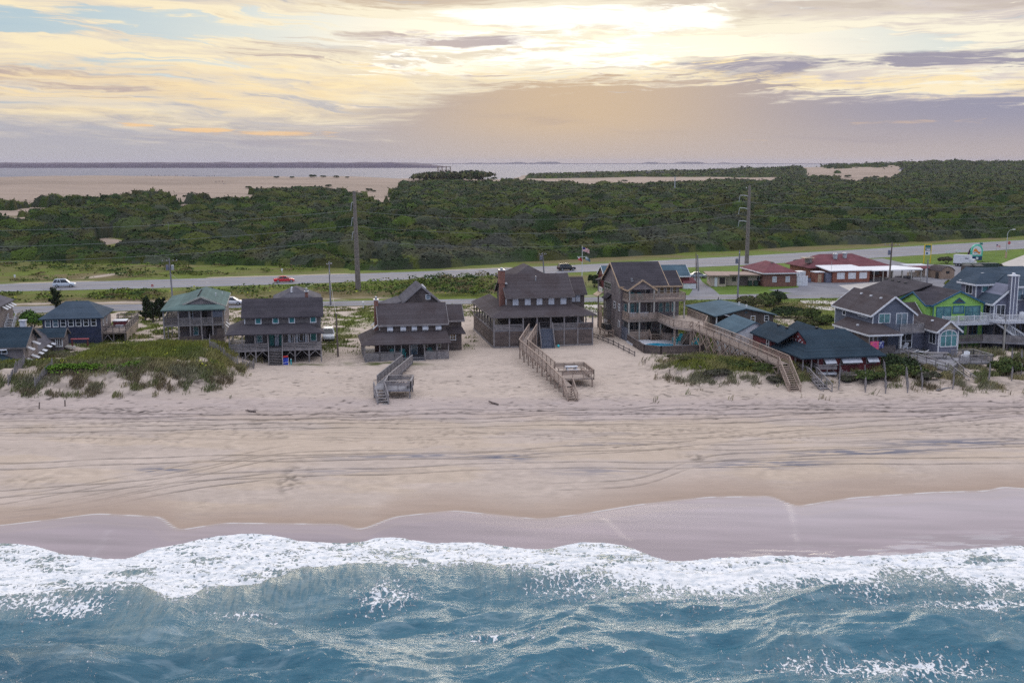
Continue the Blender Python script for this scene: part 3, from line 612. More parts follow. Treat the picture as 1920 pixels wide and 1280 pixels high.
def forest_col(x, y, i0, i1, i2):
    k = fbm(x/45., y/40., 191, 3); t = (i1*.65+i0*.35+.5*(k-.5)+.02)
    idx = np.clip((t*8).astype(int), 0, 7); c = CPAL[idx]
    c = c*(.88+.24*i2)[:, None]*(.72+.62*_hash(np.floor(i1*977), np.floor(i0*531), 3))[:, None]
    g = sst(fbm(x/30., y/30., 192, 3), .54, .66)*(1-sst(y, 300, 480)); c = c*(1-.4*g[:, None])+np.array([.085, .08, .08])*.4*g[:, None]
    return c
def thicket():
    rs = [236.]
    while rs[-1] < 2250: rs.append(rs[-1]*1.0042+.15)
    rs = np.array(rs); aa = np.linspace(-.60, .60, 780)
    A, Yv = np.meshgrid(aa, rs); y = Yv.ravel(); x = (A*Yv).ravel()
    m, h, i0, i1, i2 = canopy(x, y); z = terrain(x, y)+h
    col = forest_col(x, y, i0, i1, i2)
    F = grid_faces(len(rs), len(aa)); F = F[(m[F] > .1).any(1)]
    V = np.stack([x, y, z], 1)
    rng = np.random.default_rng(7)
    # leaf sprays over the canopy, sized so the near ones read as foliage
    n = 420000
    r = 238*np.exp(rng.random(n)**1.25*math.log(2150/238.)); a = rng.uniform(-.585, .585, n)
    px, py = a*r, r
    m2, h2, j0, j1, j2 = canopy(px, py); ok = m2 > .35
    px, py, h2, j0, j1, j2 = (q[ok] for q in (px, py, h2, j0, j1, j2)); r = py
    e = .6; zc = terrain(px, py); hx = canopy(px+e, py)[1]; hy = canopy(px, py+e)[1]
    nrm = np.stack([-(hx-h2)/e, -(hy-h2)/e, np.full(len(px), .8)], 1)+rng.normal(0, .22, (len(px), 3))
    nrm /= np.linalg.norm(nrm, axis=1)[:, None]
    s = (.16+.00085*r)*rng.uniform(.6, 1.5, len(px))
    t1 = np.cross(nrm, rng.normal(0, 1, (len(px), 3))); t1 /= np.linalg.norm(t1, axis=1)[:, None]; t2 = np.cross(nrm, t1)
    c = np.stack([px, py, zc+h2+rng.uniform(-.25, .45, len(px))*(.5+r/700.)], 1)
    w = s[:, None]; k = rng.uniform(.45, .8, len(px))[:, None]
    Q = np.stack([c-t1*w, c+t2*w*k, c+t1*w, c-t2*w*k], 1).reshape(-1, 3)
    qc = forest_col(px, py, j0, j1, j2)*rng.uniform(.86, 1.16, len(px))[:, None]*1.05
    base = len(V); V = np.concatenate([V, Q]); F = np.concatenate([F, (np.arange(len(px)*4).reshape(-1, 4)+base)])
    C = np.concatenate([col*.8, np.repeat(qc, 4, 0)])
    me = np_mesh("maritime_thicket", V, F, {'Col': np.clip(C, .005, .5)})
    o = link("maritime_thicket", me, mat_attr("thicket_leaves", rough=.9, spec=.03, var=.18, scale=.35, fine=1.6, bmp=.5, bdist=.4))
    tag(o, "dense dark green and brown wind-shaped thicket covering the land beyond the highway", "thicket", kind='stuff')
thicket()
# ---------------------------------------------------------------- object building
class MB:
    def __init__(s): s.v = []; s.f = []
    def box(s, x0, x1, y0, y1, z0, z1):
        b = len(s.v); s.v += [(x0, y0, z0), (x1, y0, z0), (x1, y1, z0), (x0, y1, z0), (x0, y0, z1), (x1, y0, z1), (x1, y1, z1), (x0, y1, z1)]
        s.f += [tuple(b+i for i in q) for q in ((3, 2, 1, 0), (4, 5, 6, 7), (0, 1, 5, 4), (1, 2, 6, 5), (2, 3, 7, 6), (3, 0, 4, 7))]; return s
    def bar(s, p, q, w=.1, h=None, up=(0, 0, 1)):
        p, q = Vector(p), Vector(q); d = (q-p).normalized(); h = h or w
        u = Vector(up)
        if abs(d.dot(u)) > .97: u = Vector((0, 1, 0))
        r = d.cross(u).normalized()*w*.5; t = r.cross(d).normalized()*h*.5; b = len(s.v)
        for c in (p, q): s.v += [tuple(c-r-t), tuple(c+r-t), tuple(c+r+t), tuple(c-r+t)]
        s.f += [tuple(b+i for i in k) for k in ((0, 1, 2, 3), (7, 6, 5, 4), (0, 4, 5, 1), (1, 5, 6, 2), (2, 6, 7, 3), (3, 7, 4, 0))]; return s
    def slab(s, pts, t, d=(0, 0, -1)):
        """closed plate: polygon pts (any planar loop) thickened by t along d"""
        n = len(pts); b = len(s.v); d = Vector(d)*t
        s.v += [tuple(p) for p in pts]+[tuple(Vector(p)+d) for p in pts]
        s.f += [tuple(range(b, b+n)), tuple(range(b+2*n-1, b+n-1, -1))]+[(b+i, b+n+i, b+n+(i+1) % n, b+(i+1) % n) for i in range(n)]; return s
    def prism_v(s, uw, v0, v1):
        return s.slab([(u, v0, w) for u, w in uw], v1-v0, (0, 1, 0))
    def prism_u(s, vw, u0, u1):
        return s.slab([(u0, v, w) for v, w in vw], u1-u0, (1, 0, 0))
    def tube(s, pts, r, n=8, cap=True):
        """round bar along pts; r number or list"""
        pts = [Vector(p) for p in pts]; rr = r if isinstance(r, (list, tuple)) else [r]*len(pts); b = len(s.v)
        for i, p in enumerate(pts):
            d = (pts[min(i+1, len(pts)-1)]-pts[max(i-1, 0)]).normalized(); u = Vector((0, 0, 1)) if abs(d.z) < .95 else Vector((1, 0, 0))
            a = d.cross(u).normalized(); c = a.cross(d)
            s.v += [tuple(p+(a*math.cos(k*2*math.pi/n)+c*math.sin(k*2*math.pi/n))*rr[i]) for k in range(n)]
        for i in range(len(pts)-1):
            for k in range(n):
                k2 = (k+1) % n; s.f.append((b+i*n+k, b+i*n+k2, b+(i+1)*n+k2, b+(i+1)*n+k))
        if cap: s.f += [tuple(b+k for k in reversed(range(n))), tuple(b+(len(pts)-1)*n+k for k in range(n))]
        return s
    def lathe(s, prof, c=(0, 0, 0), n=12):
        return s.tube([(c[0], c[1], c[2]+z) for r, z in prof], [max(r, .001) for r, z in prof], n)
    def build(s, name, m, parent=None, smooth=False):
        me = bpy.data.meshes.new(name); me.from_pydata(s.v, [], s.f); me.update()
        import bmesh
        bm = bmesh.new(); bm.from_mesh(me); bmesh.ops.recalc_face_normals(bm, faces=bm.faces); bm.to_mesh(me); bm.free()
        return link(name, me, m, parent, smooth)
def empty(name, label, cat, loc, rot=0., group=None):
    o = bpy.data.objects.new(name, None); COL.objects.link(o); o.location = loc; o.rotation_euler = (0, 0, R(rot)); o.empty_display_size = .3
    return tag(o, label, cat, group)
def kids(o): return [c for c in bpy.data.objects if c.parent is o]
def copy_tree(o, parent=None, _map=None):
    if _map is None:
        _map = {}
        for c in bpy.data.objects:
            if c.parent: _map.setdefault(c.parent.name, []).append(c)
    c = o.copy(); COL.objects.link(c)
    if parent is not None: c.parent = parent
    for ch in _map.get(o.name, []): copy_tree(ch, c, _map)
    return c

M = {}
def _mats():
    L = lambda ax, p, s: (ax, p, s)
    M['shingle'] = mat("weathered_shingle", (0.178, 0.158, 0.153), (0.110, 0.096, 0.096), .9, (1, 1, .35), lines=L(2, .2, .28), fine=9, fineamt=.32)
    M['shingle_dk'] = mat("dark_shingle", (0.130, 0.104, 0.096), (0.082, 0.066, 0.063), .9, (1, 1, .35), lines=L(2, .2, .25), fine=9, fineamt=.32)
    M['shingle_pk'] = mat("silvered_shingle", (.25, .215, .215), (.155, .13, .135), .7, (1, 1, .4), lines=L(2, .2, .22), fine=8, fineamt=.3)
    M['shingle_bl'] = mat("blue_grey_siding", (0.135, 0.152, 0.197), (0.102, 0.115, 0.156), .5, (1, 1, .5), lines=L(2, .2, .15), fine=9, fineamt=.15)
    M['siding_bl'] = mat("lavender_grey_siding", (0.176, 0.184, 0.246), (0.143, 0.152, 0.205), .5, (1, 1, .5), lines=L(2, .22, .15), fine=9, fineamt=.12)
    M['navy'] = mat("navy_siding", (.035, .045, .09), (.028, .035, .065), .8, lines=L(2, .2, .2))
    M['slats'] = mat("brown_board_lattice", (0.139, 0.110, 0.101), (0.091, 0.071, 0.067), 1.3, (.4, .4, 1), lines=L(2, .30, .45), fine=7)
    M['roof_ch'] = mat("charcoal_shingle_roof", (0.063, 0.057, 0.067), (0.046, 0.042, 0.050), .35, rough=.9, fine=5, fineamt=.34, lines=L(2, .14, .12), spec=.08)
    M['roof_br'] = mat("brown_shingle_roof", (0.082, 0.071, 0.077), (0.067, 0.054, 0.057), .35, rough=.9, fine=5, fineamt=.34, lines=L(2, .14, .12), spec=.08)
    M['roof_gy'] = mat("grey_shingle_roof", (0.111, 0.107, 0.123), (0.086, 0.082, 0.098), .35, rough=.9, fine=5, fineamt=.3, lines=L(2, .14, .12), spec=.08)
    M['roof_gn'] = mat("green_shingle_roof", (.105, .16, .155), (.08, .125, .122), .35, rough=.9, fine=5, fineamt=.28, lines=L(2, .14, .12), spec=.08)
    M['roof_te'] = mat("dark_teal_shingle_roof", (.030, .050, .070), (.021, .036, .052), .35, rough=.9, fine=5, fineamt=.3, lines=L(2, .14, .12), spec=.08)
    M['roof_bl'] = mat("slate_blue_shingle_roof", (.085, .135, .172), (.066, .108, .14), .35, rough=.9, fine=5, fineamt=.28, lines=L(2, .14, .12), spec=.08)
    M['roof_nv'] = mat("slate_shingle_roof", (.058, .082, .112), (.045, .065, .09), .35, rough=.9, fine=5, fineamt=.28, lines=L(2, .14, .12), spec=.08)
    M['roof_rd'] = mat("maroon_shingle_roof", (.19, .075, .085), (.145, .058, .068), .3, rough=.9, fine=4, fineamt=.28, lines=L(2, .14, .12), spec=.08)
    M['wood'] = mat("grey_deck_wood", (.27, .25, .255), (.19, .175, .18), 1.5, (1, 1, 1), fine=12, fineamt=.3)
    M['wood_dk'] = mat("dark_deck_wood", (.155, .135, .135), (.105, .09, .09), 1.5, fine=12, fineamt=.3)
    M['wood_tan'] = mat("tan_deck_wood", (.36, .275, .225), (.26, .20, .165), 1.5, fine=12, fineamt=.25)
    M['deck_tan'] = mat("tan_deck_boards", (.37, .30, .26), (.28, .225, .195), 1.2, fine=10, fineamt=.25, lines=L(1, .15, .3))
    M['deck_gy'] = mat("grey_deck_boards", (.27, .265, .29), (.20, .195, .215), 1.2, fine=10, fineamt=.25, lines=L(1, .15, .3))
    M['white'] = mat_plain("white_paint", (.74, .75, .78), .55, var=.08)
    M['white_dirty'] = mat_plain("chalky_white_paint", (.56, .58, .64), .7, var=.14)
    M['tan_trim'] = mat_plain("tan_trim", (.48, .34, .22), .6)
    M['putty'] = mat_plain("putty_trim", (.42, .40, .36), .6)
    M['teal'] = mat_plain("teal_paint", (.02, .30, .30), .5)
    M['turq'] = mat_plain("turquoise_plastic", (.02, .52, .58), .4)
    M['green_pt'] = mat_plain("teal_green_door_paint", (.03, .19, .17), .6)
    M['brick'] = mat("red_brick", (.25, .118, .092), (.18, .088, .07), 1.5, fine=16, fineamt=.25, lines=L(2, .09, .2))
    M['brick_br'] = mat("brown_brick", (.30, .115, .075), (.22, .085, .06), 1.5, fine=10, fineamt=.25, lines=L(2, .12, .18))
    M['barn'] = mat("barn_red_boards", (.17, .035, .04), (.12, .026, .032), 1.2, (1, 1, .3), lines=L(0, .25, .25))
    M['lime'] = mat("lime_green_siding", (.34, .62, .15), (.30, .56, .13), .4, fine=6, fineamt=.06, lines=L(2, .2, .08))
    M['blue_trim'] = mat_plain("blue_trim", (.02, .12, .22), .5)
    M['cream'] = mat_plain("cream_stucco", (.52, .43, .34), .85)
    M['glass'] = mat_plain("dark_window_glass", (.03, .036, .045), .08, spec=.6, var=.2)
    M['glass_bl'] = mat_plain("pale_blue_and_sky_tint", (.16, .24, .30), .08, spec=.6, var=.2, scale=1.)  # pale blue base paints sky reflection into panes; also plain sign and flag colour
    M['glass_te'] = mat_plain("curtained_window_glass", (.12, .30, .32), .15, spec=.6, var=.2, scale=1.)
    M['glass_wm'] = mat_plain("blind_backed_window_glass", (.20, .14, .075), .12, spec=.6, var=.3, scale=1.)
    M['curtain'] = mat_plain("teal_shade_cloth", (.02, .20, .22), .6, var=.15)
    M['void'] = mat_plain("dark_doors_and_painted_shade", (.035, .028, .026), .9)  # near-black: paints unlit openings and shade, and serves as dark door colour
    M['metal'] = mat_plain("galvanised_metal", (.45, .47, .50), .4, metal=.6)
    M['steel'] = mat_plain("weathered_steel", (.22, .19, .17), .6, metal=.2, var=.2)
    M['black'] = mat_plain("black_plastic", (.018, .018, .02), .5)
    M['pole_gy'] = mat("weathered_pole_wood", (.24, .235, .26), (.17, .165, .185), 2., (1, 1, .2), fine=10)
    M['pole_bn'] = mat("brown_pole_wood", (.16, .125, .11), (.11, .085, .08), 2., (1, 1, .2), fine=10)
_mats()

def ring(mb, F, a, b, w0, w1, t, proud, d0=0.):
    """window frame: F maps (along, out, up) to local xyz"""
    def bx(a0, a1, c0, c1):
        p = F(a0, d0, c0); q = F(a1, d0+proud, c1)
        mb.box(min(p[0], q[0]), max(p[0], q[0]), min(p[1], q[1]), max(p[1], q[1]), c0, c1)
    bx(a, b, w1-t, w1); bx(a, b, w0, w0+t); bx(a, a+t, w0+t, w1-t); bx(b-t, b, w0+t, w1-t); return bx
def facing(side, plane):
    if side == 'f': return lambda a, d, c: (a, plane-d, c)
    if side == 'b': return lambda a, d, c: (a, plane+d, c)
    if side == 'l': return lambda a, d, c: (plane-d, a, c)
    return lambda a, d, c: (plane+d, a, c)
def window(par, side, plane, a, b, w0, w1, trim='white', glass='glass', t=.11, bars=(0, 1), name='window'):
    F = facing(side, plane); mb = MB(); bx = ring(mb, F, a, b, w0, w1, t, .07)
    nv, nh = bars
    def bar_(a0, a1, c0, c1):
        p = F(a0, 0, c0); q = F(a1, .055, c1); mb.box(min(p[0], q[0]), max(p[0], q[0]), min(p[1], q[1]), max(p[1], q[1]), c0, c1)
    for i in range(nv):
        c = a+t+(b-a-2*t)*(i+1)/(nv+1); bar_(c-.035, c+.035, w0+t, w1-t)
    for i in range(nh):
        c = w0+t+(w1-w0-2*t)*(i+1)/(nh+1); bar_(a+t, b-t, c-.03, c+.03)
    fr = mb.build(name, M[trim], par)
    g = MB(); p = F(a+t, 0, w0+t); q = F(b-t, .03, w1-t); g.box(min(p[0], q[0]), max(p[0], q[0]), min(p[1], q[1]), max(p[1], q[1]), w0+t, w1-t)
    g.build('pane', M[glass], fr); return fr
def panel(par, name, side, plane, a, b, w0, w1, m, proud=.06):
    F = facing(side, plane); p = F(a, 0, w0); q = F(b, proud, w1)
    return MB().box(min(p[0], q[0]), max(p[0], q[0]), min(p[1], q[1]), max(p[1], q[1]), w0, w1).build(name, M[m], par)
def awning(par, side, plane, a, b, wtop, length, drop, m='white_dirty', name='awning_shutter', t=.06):
    """top-hung shutter propped open"""
    F = facing(side, plane); mb = MB()
    pts = [F(a, .05, wtop), F(b, .05, wtop), F(b, length, wtop-drop), F(a, length, wtop-drop)]
    mb.slab(pts, t); o = mb.build(name, M[m], par); return o
def railing(par, p, q, h=1.0, rails=4, posts=None, m='wood', cap=.1, name='railing', solid=False, rt=.035, post_w=.09):
    p, q = Vector(p), Vector(q); mb = MB(); n = posts or max(2, int((q-p).length/1.7)+1); up = Vector((0, 0, h))
    for i in range(n):
        c = p.lerp(q, i/(n-1)); mb.bar(c, c+up*1.0, post_w)
    mb.bar(p+up*1.02, q+up*1.02, cap, .05)
    for i in range(rails):
        z = Vector((0, 0, h*(.12+.76*i/max(1, rails-1)))); mb.bar(p+z, q+z, rt, (h*.76/rails*.93) if solid else .10)
    return mb.build(name, M[m], par)
def pickets(par, p, q, h=1.0, m='white', name='railing', step=.16):
    p, q = Vector(p), Vector(q); mb = MB(); n = int((q-p).length/step); up = Vector((0, 0, h))
    mb.bar(p+up, q+up, .09, .06); mb.bar(p+up*.1, q+up*.1, .05, .08)
    for i in range(n+1):
        c = p.lerp(q, i/n); mb.bar(c+up*.1, c+up*.97, .05)
    k = max(2, int((q-p).length/2.)+1)
    for i in range(k):
        c = p.lerp(q, i/(k-1)); mb.bar(c, c+up*1.12, .12)
    return mb.build(name, M[m], par)
def posts(par, us, v, w0, w1, m='wood', w=.16, name='post'):
    for u in us: MB().box(u-w/2, u+w/2, v-w/2, v+w/2, w0, w1).build(name, M[m], par)
def gable_roof(par, u0, u1, v0, v1, we, wr, axis='u', over=.35, gover=.35, t=.16, m='roof_ch', name='roof', fascia=None, pos=.5):
    mb = MB()
    if axis == 'u':
        vr = v0+(v1-v0)*pos; k0 = (wr-we)/(vr-v0); k1 = (wr-we)/(v1-vr); a, b = u0-gover, u1+gover
        mb.slab([(a, v0-over, we-k0*over), (b, v0-over, we-k0*over), (b, vr, wr), (a, vr, wr)], t)
        mb.slab([(a, vr, wr), (b, vr, wr), (b, v1+over, we-k1*over), (a, v1+over, we-k1*over)], t)
        tr = [[(x, v0-over, we-k0*over), (x, vr, wr), (x, v1+over, we-k1*over)] for x in (a, b)]; ev = [[(a, v0-over, we-k0*over), (b, v0-over, we-k0*over)]]
    else:
        ur = u0+(u1-u0)*pos; k0 = (wr-we)/(ur-u0); k1 = (wr-we)/(u1-ur); a, b = v0-gover, v1+gover
        mb.slab([(u0-over, a, we-k0*over), (ur, a, wr), (ur, b, wr), (u0-over, b, we-k0*over)], t)
        mb.slab([(ur, a, wr), (u1+over, a, we-k1*over), (u1+over, b, we-k1*over), (ur, b, wr)], t)
        tr = [[(u0-over, y, we-k0*over), (ur, y, wr), (u1+over, y, we-k1*over)] for y in (a, b)]; ev = [[(u0-over, a, we-k0*over), (u0-over, b, we-k0*over)], [(u1+over, a, we-k1*over), (u1+over, b, we-k1*over)]]
    o = mb.build(name, M[m], par)
    if fascia:
        f = MB()
        for ln in tr+ev:
            for p, q in zip(ln, ln[1:]): f.bar((p[0], p[1], p[2]-.09), (q[0], q[1], q[2]-.09), .07, .24)
        f.build('fascia', M[fascia], o)
    return o
def gable_wall(par, u0, u1, v0, v1, w0, we, wr, m, axis='u', name='wall', pos=.5):
    mb = MB()
    if axis == 'u': mb.prism_u([(v0, w0), (v1, w0), (v1, we), (v0+(v1-v0)*pos, wr-.1), (v0, we)], u0, u1)
    else: mb.prism_v([(u0, w0), (u1, w0), (u1, we), (u0+(u1-u0)*pos, wr-.1), (u0, we)], v0, v1)
    return mb.build(name, M[m], par)
def box_wall(par, u0, u1, v0, v1, w0, w1, m, name='wall'): return MB().box(u0, u1, v0, v1, w0, w1).build(name, M[m], par)
def hip_roof(par, e, rdg, we, wr, t=.16, m='roof_ch', name='roof', fascia=None):
    """e = (u0,u1,v0,v1) eaves rectangle, rdg = ((u,v),(u,v))"""
    u0, u1, v0, v1 = e; (a, b), (c, d) = rdg; A = (a, b, wr); B = (c, d, wr); mb = MB()
    P = [(u0, v0, we), (u1, v0, we), (u1, v1, we), (u0, v1, we)]
    faces = [[P[0], P[1], B, A], [P[2], P[3], A, B], [P[3], P[0], A], [P[1], P[2], B]] if abs(c-a) >= abs(d-b) else [[P[1], P[2], B, A], [P[3], P[0], A, B], [P[0], P[1], A], [P[2], P[3], B]]
    for f in faces: mb.slab(f, t)
    o = mb.build(name, M[m], par)
    if fascia:
        f = MB()
        for i in range(4):
            p, q = P[i], P[(i+1) % 4]; f.bar((p[0], p[1], p[2]-.1), (q[0], q[1], q[2]-.1), .08, .24)
        f.build('fascia', M[fascia], o)
    return o
def skirt_roof(par, outer, inner, we, wi, sides='lfr', t=.14, m='roof_ch', name='porch_roof', fascia=None):
    """lean-to roof wrapping a wall block; outer/inner = (u0,u1,v0,v1)"""
    a0, a1, b0, b1 = outer; c0, c1, d0, d1 = inner; mb = MB(); ev = []
    if 'f' in sides: mb.slab([(a0, b0, we), (a1, b0, we), (c1, d0, wi), (c0, d0, wi)], t); ev.append(((a0, b0), (a1, b0)))
    if 'l' in sides: mb.slab([(a0, b1, we), (a0, b0, we), (c0, d0, wi), (c0, d1, wi)], t); ev.append(((a0, b1), (a0, b0)))
    if 'r' in sides: mb.slab([(a1, b0, we), (a1, b1, we), (c1, d1, wi), (c1, d0, wi)], t); ev.append(((a1, b0), (a1, b1)))
    o = mb.build(name, M[m], par)
    if fascia:
        f = MB()
        for p, q in ev: f.bar((*p, we-.09), (*q, we-.09), .07, .22)
        f.build('fascia', M[fascia], o)
    return o
def chimney(par, u0, u1, v0, v1, w0, w1, m='brick', pots=1):
    o = MB().box(u0, u1, v0, v1, w0, w1).build('chimney', M[m], par)
    cap = MB().box(u0-.08, u1+.08, v0-.08, v1+.08, w1, w1+.14); cu, cv = (u0+u1)/2, (v0+v1)/2
    cap.lathe([(.16, 0), (.18, .35), (.12, .4)], (cu, cv, w1+.14), 8); cap.build('cap', M['metal'], o); return o
def stair(par, u0, u1, va, wa, vb, wb, m='wood', rail=True, name='stairs', rise=.19, axis='v', rm=None, solid=False):
    """flight from (va, wa) up to (vb, wb); u0..u1 wide"""
    n = max(3, int(abs(wb-wa)/rise)); mb = MB(); T = (lambda u, v, w: (u, v, w)) if axis == 'v' else (lambda u, v, w: (v, u, w))
    for i in range(n):
        t0, t1 = i/n, (i+1)/n; v0, v1 = va+(vb-va)*t0, va+(vb-va)*t1; w = wa+(wb-wa)*t1
        p, q = T(u0, v0, w-.05), T(u1, v1+(v1-v0)*.1, w)
        mb.box(min(p[0], q[0]), max(p[0], q[0]), min(p[1], q[1]), max(p[1], q[1]), w-.05, w)
        if solid:
            mb.box(min(p[0], q[0]), max(p[0], q[0]), *( (min(p[1], q[1])+.02, min(p[1], q[1])+.05) if axis == 'v' else (min(p[1], q[1]), max(p[1], q[1]))), w-(wb-wa)/n, w-.05) if axis == 'v' else None
    for u in (u0, u1): mb.bar(T(u, va, wa-.05), T(u, vb, wb-.1), .07, .28)
    o = mb.build(name, M[m], par)
    if rail:
        for u in (u0, u1):
            r = MB(); a = Vector(T(u, va, wa)); b = Vector(T(u, vb, wb)); k = max(2, int((b-a).length/1.6)+1)
            for i in range(k):
                c = a.lerp(b, i/(k-1)); r.bar(c-Vector((0, 0, .2)), c+Vector((0, 0, 1.0)), .09)
            for z in (.45, 1.0): r.bar(a+Vector((0, 0, z)), b+Vector((0, 0, z)), .09, .07)
            r.build('handrail', M[rm or m], o)
    return o
def roof_vents(par, pts, m='white', s=.22, name='roof_vent'):
    for p in pts: MB().box(p[0]-s, p[0]+s, p[1]-s*.8, p[1]+s*.8, p[2]-.05, p[2]+.16).build(name, M[m], par)
def world_of(loc, th, u, v, w=0.):
    c, s = math.cos(R(th)), math.sin(R(th)); return (loc[0]+u*c-v*s, loc[1]+u*s+v*c, loc[2]+w)
# ---------------------------------------------------------------- the row of beach houses (front walls face the sea)
HG = 'beach houses in the oceanfront row'
def green_roof_cottage():
    h = empty('beach_house', 'two-storey shingled house with green roof and double porch behind the grassy dune', 'house', (-43.43, 162.79, 3.), 12., HG)
    box_wall(h, -6.55, 0, 2.5, 19.5, -.5, 5.72, 'shingle_pk')
    MB().prism_v([(-5.9, 5.7), (.2, 5.7), (.2, 5.75), (-3.28, 7.22), (-5.9, 6.1)], 2.3, 2.48).build('gable_wall', M['shingle_pk'], h)
    rg, le, re = (-3.28, 7.40), (-5.95, 6.30), (.4, 5.85); mb = MB()
    mb.slab([(le[0], 2.1, le[1]), (rg[0], 2.1, rg[1]), (rg[0], 15.5, rg[1]), (le[0], 18.2, le[1])], .14); mb.slab([(rg[0], 2.1, rg[1]), (re[0], 2.1, re[1]), (re[0], 19.7, re[1]), (rg[0], 15.5, rg[1])], .14); mb.slab([(le[0], 18.2, le[1]), (rg[0], 15.5, rg[1]), (re[0], 19.7, re[1])], .12)
    o = mb.build('roof', M['roof_gn'], h); f = MB(); f.bar((le[0], 2.08, le[1]-.1), (rg[0], 2.08, rg[1]-.1), .08, .24); f.bar((rg[0], 2.08, rg[1]-.1), (re[0], 2.08, re[1]-.1), .08, .24); f.bar((re[0], 2.08, re[1]-.1), (re[0], 19.7, re[1]-.1), .07, .2); f.build('fascia', M['putty'], o)
    mb = MB(); mb.slab([(-8.95, -.4, 5.72), (.4, -.4, 5.72), (.1, 2.45, 5.9), (-1.0, 2.45, 6.2), (-5.95, 2.45, 6.26)], .14); mb.slab([(-8.95, 18, 5.72), (-8.95, -.4, 5.72), (-5.95, 2.45, 6.27), (-5.95, 18, 6.27)], .14); mb.build('porch_roof', M['roof_gn'], h)
    box_wall(h, -8.65, 0, 0, 2.48, 3.22, 3.45, 'wood', 'upper_deck'); box_wall(h, -8.65, -6.57, 2.5, 18, 3.22, 3.45, 'wood', 'side_deck'); box_wall(h, -6.5, 0, 0, 2.48, .75, .95, 'wood', 'lower_deck')
    us = [-8.6, -6.48, -4.82, -3.2, -1.56, -.08]
    posts(h, us[:3], .05, -.6, 5.66, 'wood', .2); posts(h, us[3:], .05, .3, 5.66, 'wood', .2); posts(h, [-8.6], 6, -.5, 5.66); posts(h, [-8.6], 12, -.5, 5.66)
    for a, b in zip(us, us[1:]): railing(h, (a, .02, 3.45), (b, .02, 3.45), .98, 5 if a != -8.6 else 3, 2, 'wood_dk' if a == -8.6 or b == -.08 else 'wood', solid=a == -8.6)
    railing(h, (-8.6, .05, 3.45), (-8.6, 16, 3.45), .98, 4, 9)
    panel(h, 'slatted_screen', 'f', .0, -1.5, -.1, 4.5, 5.6, 'shingle_bl'); panel(h, 'slatted_screen', 'f', .0, -1.0, 0, .55, 2.75, 'slats'); panel(h, 'slatted_screen', 'f', -.08, -1.95, 0, .5, 1.75, 'slats', .08)
    panel(h, 'porch_wall', 'f', .0, -6.45, -3.25, .4, 1.7, 'slats')
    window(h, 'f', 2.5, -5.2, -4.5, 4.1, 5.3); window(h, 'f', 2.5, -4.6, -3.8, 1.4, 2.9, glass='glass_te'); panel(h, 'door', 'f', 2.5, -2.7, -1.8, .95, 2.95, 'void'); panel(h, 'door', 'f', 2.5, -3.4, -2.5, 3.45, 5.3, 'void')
    stair(h, -3.1, -2.05, -1.3, -.2, 0, .9, 'wood', True)
    for v, w in ((3.6, 4.2), (6, 4.4), (9, 4.3), (3.8, 1.2), (6.5, 1.2), (10, 1.5), (14, 4.3)): window(h, 'r', 0, v, v+.9, w, w+1.15)
    for v in (4.2, 7): awning(h, 'r', 0, v, v+.9, 2.7, .6, .5)
    roof_vents(h, [(-3.75, 4+1.6*i, 7.2) for i in range(6)], 'black', .13); MB().lathe([(.06, 0), (.06, .55), (.1, .55), (.1, .65)], (-1.4, 8.5, 6.5), 8).build('vent_pipe', M['white'], h); MB().lathe([(.06, 0), (.06, .55)], (-.7, 14, 6.1), 8).build('vent_pipe', M['white'], h)
green_roof_cottage()

